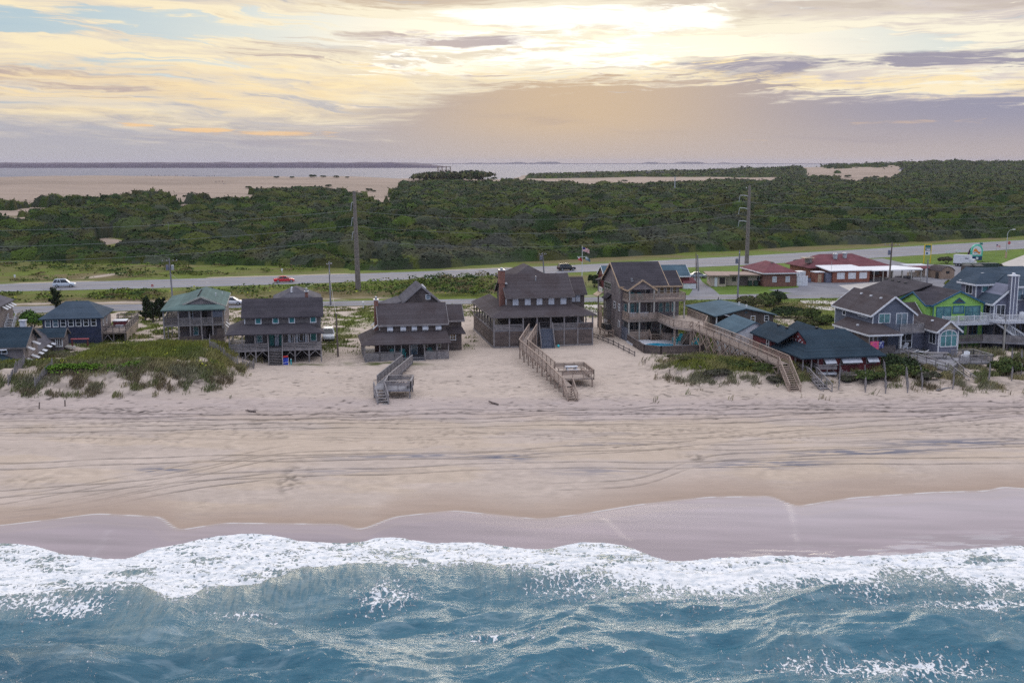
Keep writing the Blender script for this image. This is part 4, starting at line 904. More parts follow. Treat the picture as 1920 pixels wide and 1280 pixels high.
def teal_window_cottage():
    h = empty('beach_house', 'grey shingled house on braced stilts with teal upstairs windows and wide front stairs', 'house', (-26.43, 149.68, 3.), 10.5, HG)
    gable_wall(h, -10.5, 0, 3, 9, 1.8, 6.4, 8.3, 'shingle'); gable_roof(h, -10.5, 0, 3, 9, 6.4, 8.35, 'u', .45, .4, m='roof_ch')
    box_wall(h, -6.4, -.2, 9, 18.5, .5, 7.2, 'shingle'); hip_roof(h, (-6.9, .3, 8.8, 19), ((-3.4, 12.5), (-3.4, 15.5)), 7.25, 9.1, m='roof_gy')
    mb = MB(); we, wi = 4.22, 5.15
    mb.slab([(-12.9, -.4, we), (.38, -.4, we), (-1.9, 3, wi), (-10.5, 3, wi)], .14); mb.slab([(-12.9, 9, we), (-12.9, -.4, we), (-10.5, 3, wi), (-10.5, 9, wi)], .14); mb.slab([(.38, -.4, we), (.38, 3, we), (-1.9, 3, wi)], .14)
    mb.build('porch_roof', M['roof_ch'], h)
    box_wall(h, -12.5, 0, 0, 2.98, 1.72, 2.02, 'wood', 'porch_floor'); box_wall(h, -12.5, -10.55, 3, 9, 1.72, 2.02, 'wood', 'side_porch_floor')
    us = [-12.43, -10.7, -8.97, -7.25, -5.3, -3.68, -1.77, -.08]; posts(h, us, .06, 2.02, 4.15, 'wood', .15)
    for a, b in ((0, 1), (1, 2), (2, 3), (4, 5), (5, 6), (6, 7)): railing(h, (us[a], .02, 2.02), (us[b], .02, 2.02), .8, 4, 2, solid=a == 0)
    railing(h, (-12.43, .05, 2.02), (-12.43, 9, 2.02), .8, 4, 5)
    su = [-12.4, -11.2, -10.35, -8.93, -7.2, -3.65, -1.74, -.08]
    posts(h, su, .1, -.7, 1.7, 'wood', .17, 'stilt'); posts(h, [-10.4, -7, -3.7, -.1], 4.5, -.6, 1.7, 'wood_dk', .2, 'stilt'); posts(h, [-10.4, -7, -3.7, -.1], 8.8, -.6, 1.7, 'wood_dk', .2, 'stilt')
    br = MB()
    for u, sd in ((-10.35, 1), (-8.93, -1), (-8.93, 1), (-7.2, -1), (-5.0, 1), (-3.65, -1), (-3.65, 1), (-1.74, -1), (-1.74, 1), (-.08, -1)):
        br.bar((u, .08, .85), (u+.85*sd, .08, 1.68), .09, .07)
    br.build('knee_brace', M['wood'], h); box_wall(h, -10.5, -.1, 4.6, 4.75, -.6, 1.7, 'void', 'crawlspace_shade')  # near-black panel painted as the shade under the house
    stair(h, -7.2, -5.35, -1.65, -.35, .0, 2.0, 'wood', True); MB().slab([(-7.1, -1.5, -.45), (-5.45, -1.5, -.45), (-5.45, .05, 1.7), (-7.1, .05, 1.7)], .05).build('stair_gap_shade', M['void'], h)  # near-black slab behind the treads paints shade into the gaps
    for a, b in ((-9.03, -8.16), (-6.67, -5.8), (-4.42, -3.56), (-1.48, -.6)): window(h, 'f', 3, a, b, 5.12, 6.27, 'white', 'curtain', bars=(0, 0))
    for a, b, g in ((-8.93, -8.1, 'glass_te'), (-4.6, -3.9, 'glass'), (-3.1, -2.4, 'glass'), (-1.53, -.6, 'green_pt')): window(h, 'f', 3, a, b, 2.5, 3.75, 'white', g, bars=(0, 0))
    panel(h, 'door', 'f', 3, -7.15, -6.5, 2.02, 3.75, 'green_pt'); panel(h, 'storm_door', 'f', 3, -6.42, -5.88, 2.02, 3.75, 'white_dirty'); panel(h, 'door', 'f', 3, -5.8, -5.3, 2.02, 3.75, 'green_pt')
    for u in (-4.55, -3.55, -2.25): awning(h, 'f', 3, u, u+.35, 3.7, .25, 1.2, 'white', 'open_shutter')
    panel(h, 'corner_board', 'f', 3, -10.5, -10.36, 5.2, 6.35, 'white'); chimney(h, -2.1, -1.65, 7.2, 7.65, 7.3, 9.0)
    roof_vents(h, [(-4.05, 11.2+.9*i, 8.55+.13*i if i < 2 else 8.8) for i in range(5)], 'white', .13)
    window(h, 'l', -10.5, 4.5, 5.3, 5.1, 6.2); window(h, 'r', 0, 5, 5.9, 5.0, 6.2); window(h, 'r', 0, 5, 5.9, 2.4, 3.6)
teal_window_cottage()

def awning_cottage():
    h = empty('beach_house', 'low brown-roofed house with five propped white shutters and red brick end chimney', 'house', (-20.52, 149.82, 3.), 11., HG)
    gable_wall(h, 2.45, 11.85, 3, 9, -.4, 4.98, 7.3, 'shingle_dk'); gable_roof(h, 2.45, 11.85, 3, 9, 4.98, 7.35, 'u', .4, .35, m='roof_br', fascia='wood')
    gable_wall(h, 11.87, 14.68, 7, 12, -1.1, 4.8, 6.5, 'shingle_dk'); gable_roof(h, 11.9, 14.68, 7, 12, 4.8, 6.55, 'u', .45, .4, m='roof_br', fascia='wood')
    MB().slab([(11.9, 6.3, 2.62), (15.2, 6.3, 2.62), (14.75, 7, 3.5), (11.9, 7, 3.5)], .14).build('pent_roof', M['roof_br'], h)
    gable_wall(h, 5.4, 12.3, 9, 14, -.4, 4.98, 6.4, 'shingle_dk', 'u', 'link_wall'); gable_roof(h, 5.4, 12.3, 9, 14, 4.98, 6.45, 'u', .3, .3, m='roof_gy')
    gable_wall(h, 6.6, 12.5, 14.02, 21, -.4, 6.35, 8.85, 'shingle_dk', 'v', 'rear_wall'); gable_roof(h, 6.6, 12.5, 14.02, 21, 6.35, 8.9, 'v', .4, .3, m='roof_gy', fascia='wood'); MB().slab([(3.4, 14, 5.6), (6.5, 13.7, 6.6), (6.5, 21, 6.6), (3.4, 21, 5.6)], .14).build('catslide_roof', M['roof_gy'], h)
    window(h, 'f', 14.02, 10.2, 10.95, 6.75, 7.55, glass='glass_bl'); roof_vents(h, [(10.3+.0*i, 15.2+1.1*i, 8.35) for i in range(5)], 'white', .12)
    we, wi = 2.42, 3.66
    mb = MB(); mb.slab([(-.4, -.4, we), (12.15, -.4, we), (11.9, 2.98, wi), (2.45, 2.98, wi)], .14); mb.slab([(-.4, 9, we), (-.4, -.4, we), (2.45, 2.98, wi), (2.45, 9, wi)], .14); mb.build('porch_roof', M['roof_br'], h)
    box_wall(h, 0, 11.85, 0, 2.98, .1, .3, 'deck_gy', 'porch_floor'); box_wall(h, 0, 2.4, 3, 9, .1, .3, 'deck_gy', 'side_porch_floor')
    us = [.07, 2.12, 4.2, 5.15, 6.3, 8.38, 10.15, 11.78]; posts(h, us, .07, -.5, 2.36, 'wood', .14); posts(h, [.07], 3.5, -.4, 2.36); posts(h, [.07], 6.5, -.4, 2.36)
    for a, b in ((0, 1), (1, 2), (2, 3)): railing(h, (us[a], .0, -.25), (us[b], .0, -.25), 1.5, 8, 2, solid=True)
    for a, b in ((5, 6), (6, 7)): railing(h, (us[a], .0, -.25), (us[b], .0, -.25), 1.5, 8, 2, solid=True)
    railing(h, (.05, .05, .3), (.05, 9, .3), 1.0, 5, 5, solid=True); stair(h, 6.45, 8.25, -1.1, -.35, 0, .3, 'deck_gy', False); railing(h, (8.35, -1.1, -.35), (8.35, 0, .3), .95, 2, 2)
    for a, b in ((3.43, 4.21), (5.32, 6.06), (6.91, 7.63), (8.45, 9.25), (10.34, 11.12)):
        window(h, 'f', 3, a, b, 3.70, 4.62, 'white', 'glass', bars=(0, 0)); awning(h, 'f', 3, a-.02, b+.02, 4.62, .42, .66)
    for a, b in ((3.38, 4.12), (8.5, 9.2), (10.4, 11.1)): window(h, 'f', 3, a, b, 1.15, 2.15, 'putty', 'glass_wm', bars=(1, 1))
    panel(h, 'door', 'f', 3, 6.84, 7.63, .3, 2.2, 'glass_bl'); panel(h, 'door_frame', 'f', 2.98, 6.76, 6.84, .3, 2.3, 'white'); panel(h, 'door_frame', 'f', 2.98, 7.63, 7.71, .3, 2.3, 'white')
    window(h, 'f', 7, 12.9, 13.85, 1.5, 2.5, 'white', 'glass_wm', bars=(1, 1)); panel(h, 'base_boards', 'f', 7, 12, 14.6, -1.0, -.1, 'slats')
    chimney(h, 1.85, 2.42, 5.6, 6.4, .3, 7.85)
    for v in (3.6, 7.2): window(h, 'l', 2.45, v, v+.8, 3.75, 4.7, bars=(0, 0)); awning(h, 'l', 2.45, v, v+.85, 4.75, .95, .75)
awning_cottage()

def chimney_house():
    h = empty('beach_house', 'big dark brown house on a slatted base with a wraparound porch and brick chimney', 'house', (-2.76, 161.14, 3.), 11., HG)
    gable_wall(h, 2.7, 12.75, 3, 12, 0, 7.45, 10.2, 'shingle_dk'); gable_roof(h, 2.7, 12.75, 3, 12, 7.45, 10.3, 'u', .4, .35, m='roof_br', fascia='wood_dk')
    gable_wall(h, 12.77, 16.2, 8.6, 14, 0, 7.15, 9.15, 'shingle_dk'); gable_roof(h, 12.8, 16.2, 8.6, 14, 7.15, 9.25, 'u', .4, .35, m='roof_br', fascia='wood_dk')
    box_wall(h, 4.6, 12.2, 12, 21.5, 0, 8.6, 'shingle_dk', 'rear_wall'); hip_roof(h, (4.2, 12.6, 11.5, 22), ((8.4, 15), (8.4, 18.5)), 8.65, 10.9, m='roof_br')
    skirt_roof(h, (-.35, 15.75, -.35, 19), (2.7, 12.75, 2.98, 19), 4.7, 5.92, m='roof_br', fascia='wood_dk')
    box_wall(h, 0, 15.35, 0, 2.98, 2.45, 2.68, 'deck_gy', 'porch_floor'); box_wall(h, 0, 2.68, 3, 19, 2.45, 2.68, 'deck_gy', 'side_porch_floor'); box_wall(h, 12.77, 15.35, 3, 8.5, 2.45, 2.68, 'deck_gy', 'side_porch_floor')
    us = [.08, 2.41, 4.52, 6.65, 8.76, 10.84, 12.96, 15.27]; posts(h, us, .05, .2, 4.62, 'wood', .2)
    for v in (3, 5.6, 8.2, 10.8, 13.4, 16, 18.8): posts(h, [.08], v, .2, 4.62, 'wood_dk', .18)
    posts(h, [15.27], 4, .2, 4.62); posts(h, [15.27], 8, .2, 4.62)
    for a, b in zip(us, us[1:]): MB().box(a+.1, b-.1, .0, .08, .2, 2.45).build('slatted_base', M['slats'], h)
    for v0, v1 in zip((0, 3, 5.6, 8.2, 10.8, 13.4, 16), (3, 5.6, 8.2, 10.8, 13.4, 16, 18.8)): MB().box(.0, .08, v0+.1, v1-.1, .2, 2.45).build('slatted_base', M['slats'], h)
    MB().box(15.25, 15.33, .1, 9, .2, 2.45).build('slatted_base', M['slats'], h)
    for u0, u1, s in ((0, 5, 0), (5, 10, 0), (10, 15.35, .0)): MB().box(u0, u1, -.1, .05, -.4, .2).build('sill_beam', M['wood'], h)
    MB().box(-.1, .05, .06, 19, -.4, .2).build('sill_beam', M['wood'], h)
    for i, (a, b) in enumerate(zip(us, us[1:])):
        if i in (2, 3): continue
        railing(h, (a, .02, 2.68), (b, .02, 2.68), .78, 4, 2, 'wood', solid=i in (0, 6))
    railing(h, (us[3], 1.2, 2.68), (us[4], 1.2, 2.68), .9, 3, 2, 'wood_dk')
    for v0, v1 in zip((0, 3, 5.6, 8.2, 10.8, 13.4), (3, 5.6, 8.2, 10.8, 13.4, 16)): railing(h, (.03, v0, 2.68), (.03, v1, 2.68), .78, 4, 2, 'wood_dk')
    for v0, v1 in ((.1, 2.9), (13.5, 18.7)): MB().slab([(-.0, v0, 2.75), (-.0, v1, 2.75), (-.7, v1, 3.55), (-.7, v0, 3.55)], .07, (-.7, 0, -.7)).build('lean_out_bench', M['wood_dk'], h)
    MB().slab([(12.95, .0, 2.75), (15.3, .0, 2.75), (15.3, -.35, 3.5), (12.95, -.35, 3.5)], .07, (0, -.7, -.7)).build('lean_out_bench', M['wood_dk'], h)
    for a, b in ((3.5, 4.39), (5.38, 6.28), (7.22, 8.1), (9.07, 9.96), (10.95, 11.86)): panel(h, 'storm_shutter', 'f', 3, a, b, 5.96, 7.22, 'white_dirty')
    panel(h, 'storm_shutter', 'f', 8.6, 14.05, 14.7, 5.55, 6.95, 'white_dirty'); panel(h, 'storm_shutter', 'f', 8.6, 14.8, 15.5, 5.55, 6.95, 'white_dirty')
    for v in (3.6, 6.6): panel(h, 'storm_shutter', 'l', 2.7, v, v+.75, 5.95, 7.2, 'white_dirty')
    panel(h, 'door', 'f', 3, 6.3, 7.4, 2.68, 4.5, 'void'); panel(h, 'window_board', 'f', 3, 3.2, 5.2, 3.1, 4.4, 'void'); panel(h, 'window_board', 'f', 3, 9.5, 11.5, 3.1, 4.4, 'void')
    c = MB(); c.box(1.72, 2.62, 4.6, 5.7, 9.1, 11.1); c.box(1.85, 2.62, 4.7, 5.6, 5.2, 9.1); c = c.build('chimney', M['brick'], h); cp = MB(); cp.box(1.64, 2.70, 4.52, 5.78, 11.1, 11.25); cp.lathe([(.22, 0), (.25, .2), (.1, .3)], (2.17, 5.15, 11.25), 8); cp.build('cap', M['metal'], c); MB().box(2.62, 3.0, 4.5, 5.8, 9.05, 9.2).build('flashing', M['metal'], h)
    MB().lathe([(.07, 0), (.07, .6), (.13, .6), (.13, .72)], (7.7, 5.9, 9.3), 8).build('vent_pipe', M['metal'], h)
    stair(h, 6.95, 9.0, -1.75, -.15, 0, 2.68, 'shingle_bl', True, rm='wood', solid=True)
chimney_house()

def tan_trim_house():
    h = empty('beach_house', 'tall three-storey shingled house with tan trim, stacked decks and steep dark roof', 'house', (17.14, 166.81, 3.), 11., HG)
    L, F_ = .5, 3.2
    MB().prism_u([(F_, -.4), (13.1, -.4), (13.1, 8.5), (8.15, 11.5), (F_, 8.5)], L, L+.2).build('gable_wall', M['shingle_pk'], h)
    box_wall(h, L+.22, 8.1, F_, 13, -.4, 8.3, 'shingle_pk'); box_wall(h, 8.12, 10.1, F_+.02, 9.3, -.4, 8.3, 'shingle_pk'); MB().prism_u([(F_+.1, 8.3), (9.2, 8.3), (6.2, 10.15)], 9.9, 10.08).build('gable_wall', M['shingle_pk'], h); MB().prism_u([(F_, 8.5), (13.1, 8.5), (8.15, 11.45)], 7.85, 8.08).build('gable_wall', M['shingle_pk'], h)
    k = .624
    mb = MB(); mb.slab([(L-.4, 2.75, 8.25), (8.2, 2.75, 8.25), (8.2, 8.15, 11.62), (L-.4, 8.15, 11.62)], .17); mb.slab([(8.2, 13.5, 8.28), (L-.4, 13.5, 8.28), (L-.4, 8.15, 11.62), (8.2, 8.15, 11.62)], .17); o = mb.build('roof', M['roof_ch'], h)
    mb = MB(); mb.slab([(8.22, 2.75, 8.24), (10.5, 2.75, 8.24), (10.5, 6.1, 10.33), (8.22, 6.1, 10.33)], .17); mb.slab([(10.5, 9.7, 8.1), (8.22, 9.7, 8.1), (8.22, 6.1, 10.33), (10.5, 6.1, 10.33)], .17); o2 = mb.build('roof', M['roof_ch'], h)
    f = MB()
    for x in (L-.4, 8.2): f.bar((x, 2.75, 8.15), (x, 8.15, 11.52), .08, .26); f.bar((x, 8.15, 11.52), (x, 13.5, 8.18), .08, .26)
    f.bar((L-.4, 2.75, 8.15), (8.2, 2.75, 8.15), .08, .22); f.build('fascia', M['tan_trim'], o); f = MB(); f.bar((8.22, 2.73, 8.13), (10.5, 2.73, 8.13), .08, .22); f.bar((10.5, 2.75, 8.14), (10.5, 6.1, 10.23), .08, .24); f.build('fascia', M['tan_trim'], o2)
    gable_roof(h, .9, 5.1, .15, 6, 8.2, 9.6, 'v', .3, .3, m='roof_ch', fascia='tan_trim', name='front_gable_roof'); MB().prism_v([(.9, 8.05), (5.1, 8.05), (5.1, 8.2), (3.0, 9.5), (.9, 8.2)], .1, .3).build('front_gable', M['shingle_pk'], h); MB().box(.9, 1.1, .3, F_, 8.0, 8.2).build('porch_beam', M['tan_trim'], h)
    roof_vents(h, [(2.0, 2.2, 9.1), (2.3, 3.4, 9.3)], 'metal', .16)
    # rear stair porch seen past the left wall
    MB().slab([(-.3, 13.1, 8.3), (1.5, 13.1, 9.0), (1.5, 15.6, 8.8), (-.3, 15.6, 8.1)], .15).build('rear_porch_roof', M['roof_ch'], h); MB().slab([(-.5, 13.1, 5.6), (.6, 13.1, 6.3), (.6, 15.9, 6.3), (-.5, 15.9, 5.6)], .14).build('rear_porch_roof', M['tan_trim'], h)
    posts(h, [.3], 15.5, -.2, 8.1, 'wood', .2); railing(h, (.3, 13.2, 2.9), (.3, 15.5, 2.9), 1.0, 6, 2, 'wood_tan', solid=True); panel(h, 'siding_panel', 'l', .4, 13.2, 15.5, -.2, 2.8, 'wood_tan'); railing(h, (.3, 13.2, 5.9), (.3, 15.5, 5.9), 1., 5, 2, 'white')
    # bump-out on the left wall
    box_wall(h, -.2, L-.02, 8.6, 10.6, 2.3, 5.7, 'shingle', 'bump_out'); MB().slab([(-.45, 8.4, 5.7), (-.45, 10.8, 5.7), (L, 10.8, 6.45), (L, 8.4, 6.45)], .14).build('bump_out_roof', M['roof_ch'], h); window(h, 'l', -.2, 9.0, 9.7, 4.1, 5.2, 'putty')
    window(h, 'l', L, 8.6, 12.5, 7.0, 8.2, 'putty', 'glass', bars=(3, 1)); window(h, 'l', L, 3.5, 4.05, 7.2, 8.2, 'putty'); window(h, 'l', L, 5.9, 6.9, 4.4, 5.5, 'white'); window(h, 'l', L, 3.5, 4.3, 4.3, 5.45, 'white'); window(h, 'l', L, 3.5, 4.3, 1.7, 2.8, 'white'); window(h, 'l', L, 11.5, 12.2, .4, 2.1, 'white', 'white_dirty'); window(h, 'l', L, 10.3, 10.9, .4, 2.1, 'white', 'white_dirty')
    # decks
    MB().slab([(.75, 0, 6.45), (10.05, 0, 6.45), (10.05, F_-.04, 6.45), (.75, F_-.04, 6.45)], .36).build('upper_deck', M['deck_tan'], h)
    railing(h, (.85, .05, 6.45), (5.0, .05, 6.45), .95, 5, 4, 'wood_tan'); railing(h, (5.0, .05, 6.45), (10.0, .05, 6.45), .95, 5, 4, 'wood_tan'); railing(h, (.85, 3.1, 6.45), (.85, .05, 6.45), .95, 5, 3, 'wood_tan'); railing(h, (10.0, .05, 6.45), (10.0, 3.1, 6.45), .95, 5, 3, 'wood_tan')
    MB().slab([(.75, -.3, 3.45), (5.4, -.3, 3.45), (5.3, -8.0, 3.45), (7.0, -10.6, 3.45), (9.2, -10.6, 3.45), (11.6, -5.5, 3.45), (11.6, F_-.04, 3.45), (.75, F_-.04, 3.45)], .36).build('middle_deck', M['deck_tan'], h)
    railing(h, (.8, -.25, 3.45), (5.4, -.25, 3.45), 1.02, 7, 5, 'wood_tan', solid=True); railing(h, (5.4, -.25, 3.45), (5.35, -8.0, 3.45), 1.02, 5, 5, 'wood_tan'); railing(h, (5.35, -8.0, 3.45), (7.0, -10.5, 3.45), 1.02, 5, 3, 'wood_tan'); railing(h, (11.55, 3.1, 3.45), (11.55, -5.5, 3.45), 1.02, 5, 6, 'wood_tan'); railing(h, (11.55, -5.5, 3.45), (9.3, -10.5, 3.45), 1.02, 5, 4, 'wood_tan'); railing(h, (.8, 3.1, 3.45), (.8, -.25, 3.45), 1.02, 6, 3, 'wood_tan', solid=True)
    posts(h, [.9, 2.6, 6.05], .0, -.3, 3.08, 'putty', .2); posts(h, [.9, 2.6, 4.95, 8.2], .1, 3.45, 6.08, 'putty', .2); posts(h, [.95, 4.95], .12, 6.45, 8.05, 'putty', .2); posts(h, [9.9], .2, 3.45, 6.08, 'putty', .2); posts(h, [5.6], -7.8, -.6, 3.08, 'wood_tan', .24); posts(h, [7.2, 9.0], -10.3, -.6, 3.08, 'wood_tan', .24); posts(h, [11.4], -5.2, -.6, 3.08, 'wood_tan', .24); posts(h, [11.4], 2.8, -.4, 3.08, 'wood_tan', .22)
    box_wall(h, .75, 6.4, .0, F_-.04, .85, 1.0, 'deck_tan', 'lower_deck'); railing(h, (.9, .0, -.2), (4.1, .0, -.2), 1.95, 9, 3, 'wood_tan', solid=True); panel(h, 'siding_panel', 'l', .75, .0, 3.1, -.3, 2.1, 'shingle_bl'); stair(h, 4.3, 6.0, -1.2, .1, -.02, .95, 'wood_tan', False); railing(h, (4.2, -1.2, .1), (4.2, -.1, .95), .9, 5, 2, 'wood_tan', solid=True); railing(h, (6.1, -1.2, .1), (6.1, -.1, .95), .9, 5, 2, 'wood_tan', solid=True); railing(h, (6.2, -1.2, .15), (9.2, -2.6, .15), 1.25, 7, 3, 'wood_tan', solid=True)
    stair(h, 7.6, 8.7, -9.6, 3.4, -5.2, .2, 'wood_tan', True, solid=True)
    # openings
    for i in range(4): window(h, 'f', F_, 5.75+i*1.05, 6.6+i*1.05, 6.72, 8.05, 'putty', 'glass_wm')
    window(h, 'f', F_, 1.5, 2.0, 7.2, 7.8, 'putty'); window(h, 'f', F_, 2.2, 3.0, 7.2, 7.8, 'putty'); panel(h, 'door', 'f', F_, 4.6, 5.25, 6.45, 8.0, 'glass'); panel(h, 'door_frame', 'f', F_-.02, 4.42, 4.6, 6.45, 8.1, 'putty')
    for a, b in ((1.0, 1.6), (2.0, 2.8), (3.0, 3.6)): window(h, 'f', F_, a, b, 3.9, 5.6, 'putty', 'glass_te')
    panel(h, 'door', 'f', F_, 4.8, 5.4, 3.45, 5.5, 'glass'); panel(h, 'door_frame', 'f', F_-.04, 4.65, 4.8, 3.45, 5.6, 'putty'); panel(h, 'door_frame', 'f', F_-.04, 5.4, 5.55, 3.45, 5.6, 'putty')
    for a, b in ((6.7, 7.5), (7.8, 8.6), (8.8, 9.6)): window(h, 'f', F_, a, b, 4.0, 5.6, 'putty', 'glass_te')
    for a, b in ((1.0, 1.6), (1.9, 2.7), (2.9, 3.6)): window(h, 'f', F_, a, b, 1.3, 2.8, 'putty', 'glass')
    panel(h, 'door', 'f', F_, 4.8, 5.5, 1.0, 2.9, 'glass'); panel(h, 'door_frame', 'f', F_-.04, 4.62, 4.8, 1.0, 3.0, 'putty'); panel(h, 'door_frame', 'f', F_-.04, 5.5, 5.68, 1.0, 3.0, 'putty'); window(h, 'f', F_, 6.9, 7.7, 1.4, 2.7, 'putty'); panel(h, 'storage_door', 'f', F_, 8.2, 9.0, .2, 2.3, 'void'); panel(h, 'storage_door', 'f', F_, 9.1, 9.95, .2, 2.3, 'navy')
tan_trim_house()

def small_dark_cottage():
    h = empty('cottage', 'one-storey dark shingled cottage with slate blue roof behind the long boardwalk', 'house', (34.2, 171.03, 3.), 11., HG)
    mb = MB(); mb.prism_v([(0, 1.2), (7.6, 1.2), (7.6, 3.5), (2.8, 4.5), (0, 3.85)], 0, .2); mb.build('gable_wall', M['shingle_dk'], h); box_wall(h, -2.0, 7.6, 2.0, 13, 1.2, 3.5, 'shingle_dk'); box_wall(h, 0, 7.6, .22, 1.98, 1.2, 3.5, 'shingle_dk')
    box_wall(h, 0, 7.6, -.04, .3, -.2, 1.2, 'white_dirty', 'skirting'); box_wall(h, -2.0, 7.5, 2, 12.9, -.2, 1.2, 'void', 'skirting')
    mb = MB(); we, wr = 3.52, 4.65
    mb.slab([(-2.4, -.4, we), (2.8, -.4, wr), (2.8, 10.8, wr), (-2.4, 13.4, we)], .15); mb.slab([(2.8, -.4, wr), (8.0, -.4, we), (8.0, 13.4, we), (2.8, 10.8, wr)], .15); mb.slab([(-2.4, 13.4, we), (2.8, 10.8, wr), (8.0, 13.4, we)], .15); mb.build('roof', M['roof_bl'], h)
    box_wall(h, -2.0, -.02, 0, 1.98, 1.0, 1.2, 'wood', 'porch_floor'); mb = MB(); mb.bar((-2.1, -.3, 3.5), (-1.0, -.3, 3.75), .1, .14); mb.bar((-1.0, -.3, 3.75), (.0, -.3, 3.5), .1, .14); mb.build('porch_arch', M['white'], h); posts(h, [-2.0], 0, -.2, 3.45, 'white', .18); panel(h, 'door', 'f', 2.0, -1.4, -.5, 1.2, 3.2, 'void'); railing(h, (-1.0, -1.6, -.1), (-1.0, .0, 1.1), .9, 2, 2, 'white_dirty'); railing(h, (-.2, -1.6, -.1), (-.2, .0, 1.1), .9, 2, 2, 'white_dirty'); stair(h, -.9, -.3, -1.6, -.2, 0, 1.1, 'wood', False)
    window(h, 'f', 0, 1.0, 1.85, 2.45, 3.4, 'white', 'glass'); window(h, 'f', 0, 3.7, 4.5, 2.4, 3.4, 'white', 'glass_wm'); window(h, 'f', 0, 6., 6.8, 2.4, 3.4, 'white'); panel(h, 'attic_vent', 'f', 0, 2.7, 3.1, 3.8, 4.1, 'roof_bl')
    for v in (2.8, 5.6, 8.4, 10.4): window(h, 'l', -2.0, v, v+.85, 2.1, 3.0, 'putty', 'glass', t=.08)
    MB().lathe([(.09, 0), (.09, .55)], (2.7, 11.2, 4.5), 8).build('vent_pipe', M['steel'], h)
    for v in (1.5, 4.5): MB().lathe([(.1, 0), (.1, .55), (.16, .6)], (3.6, v, 4.4), 8).build('vent_pipe', M['white'], h)
    MB().box(-4.6, -2.1, 11, 12.8, -.2, .9).build('rear_deck', M['wood_dk'], h); railing(h, (-4.6, 11, .9), (-2.1, 11, .9), .9, 3, 3, 'wood_dk')
small_dark_cottage()

def teal_roof_cottage():
    h = empty('cottage', 'low dark red cottage with sweeping dark teal roof and three propped white shutters', 'house', (36.79, 136.07, 4.), 11., HG)
    we, wr = 2.05, 4.62; B = 12.2
    mb = MB()
    mb.slab([(-.35, -.4, we), (11.35, -.4, we), (8.7, 5.95, wr), (2.0, 5.95, wr), (2.0, 3.25, 3.53)], .16)
    mb.slab([(-.35, B, we), (-.35, -.4, we), (2.0, 3.25, 3.1), (2.0, 8.7, 3.1)], .16); mb.slab([(11.35, -.4, we), (11.35, B, we), (8.7, 5.95, wr)], .16); mb.slab([(11.35, B, we), (-.35, B, we), (2.0, 8.7, 3.53), (2.0, 5.95, wr), (8.7, 5.95, wr)], .16)
    mb.build('roof', M['roof_te'], h); mb = MB(); mb.prism_u([(3.1, 2.9), (8.8, 2.9), (5.95, 4.45)], 2.06, 2.3); mb.build('gablet', M['barn'], h); pc = MB()
    for v, w in ((4.4, 3.15), (5.0, 3.35), (5.7, 3.7), (6.3, 3.2), (7.2, 3.25), (5.4, 3.15)): pc.box(2.0, 2.055, v, v+.28, w, w+.16)
    pc.build('peeling_paint', M['white_dirty'], h)
    box_wall(h, 2.2, 10.9, .3, 11.4, -1.2, 2.0, 'barn'); box_wall(h, .2, 2.18, 3.2, 11.4, -1.2, 2.0, 'barn'); box_wall(h, 0, 2.18, 0, 3.18, -.15, .02, 'wood_dk', 'porch_floor'); posts(h, [.05, 1.2, 2.1], .05, -1., 2.0, 'wood', .14); posts(h, [.05], 2.2, -1., 2.0, 'wood', .14); railing(h, (.0, .1, .02), (.0, 3.1, .02), .9, 4, 3, 'wood_dk')
    for a, b in ((2.95, 4.4), (5.3, 7.95), (8.85, 10.3)): window(h, 'f', .3, a, b, .9, 1.9, 'wood', 'void', bars=(0, 0)); awning(h, 'f', .3, a-.03, b+.03, 1.92, .85, .62)
    # rear wing and white garage
    gable_wall(h, -.3, 4.4, 9, 15, -1, 3.25, 4.5, 'barn', 'v', 'wing_wall'); gable_roof(h, -.3, 4.4, 6.2, 15, 3.25, 4.58, 'v', .4, .25, m='roof_te'); roof_vents(h, [(1.7, 8.6, 4.5), (1.7, 11.2, 4.5)], 'black', .2); panel(h, 'door', 'l', -.3, 11.5, 12.5, -.8, 1.9, 'void'); window(h, 'l', -.3, 9.5, 10.4, 1.6, 2.8, 'white'); MB().box(-1.8, -.32, 9, 14.5, .2, .4).build('side_deck', M['wood'], h); stair(h, 10.2, 11.0, -3.6, -1, -1.8, .4, 'white_dirty', True, axis='u'); railing(h, (-1.8, 11.2, .4), (-1.8, 14.5, .4), .9, 3, 4, 'white_dirty')
    gable_wall(h, -2.2, 3.4, 16.5, 24, -1, 2.9, 4.2, 'white', 'v', 'garage_wall'); gable_roof(h, -2.2, 3.4, 16.5, 24, 2.9, 4.3, 'v', .4, .3, m='roof_bl')
    gable_wall(h, 6.5, 11, 12.3, 20, -1, 2.2, 3.6, 'barn', 'v', 'wing_wall'); gable_roof(h, 6.5, 11, 12.0, 20, 2.25, 3.66, 'v', .3, .3, m='roof_te'); roof_vents(h, [(8.5, 13.5, 3.6)], 'black', .2)
teal_roof_cottage()

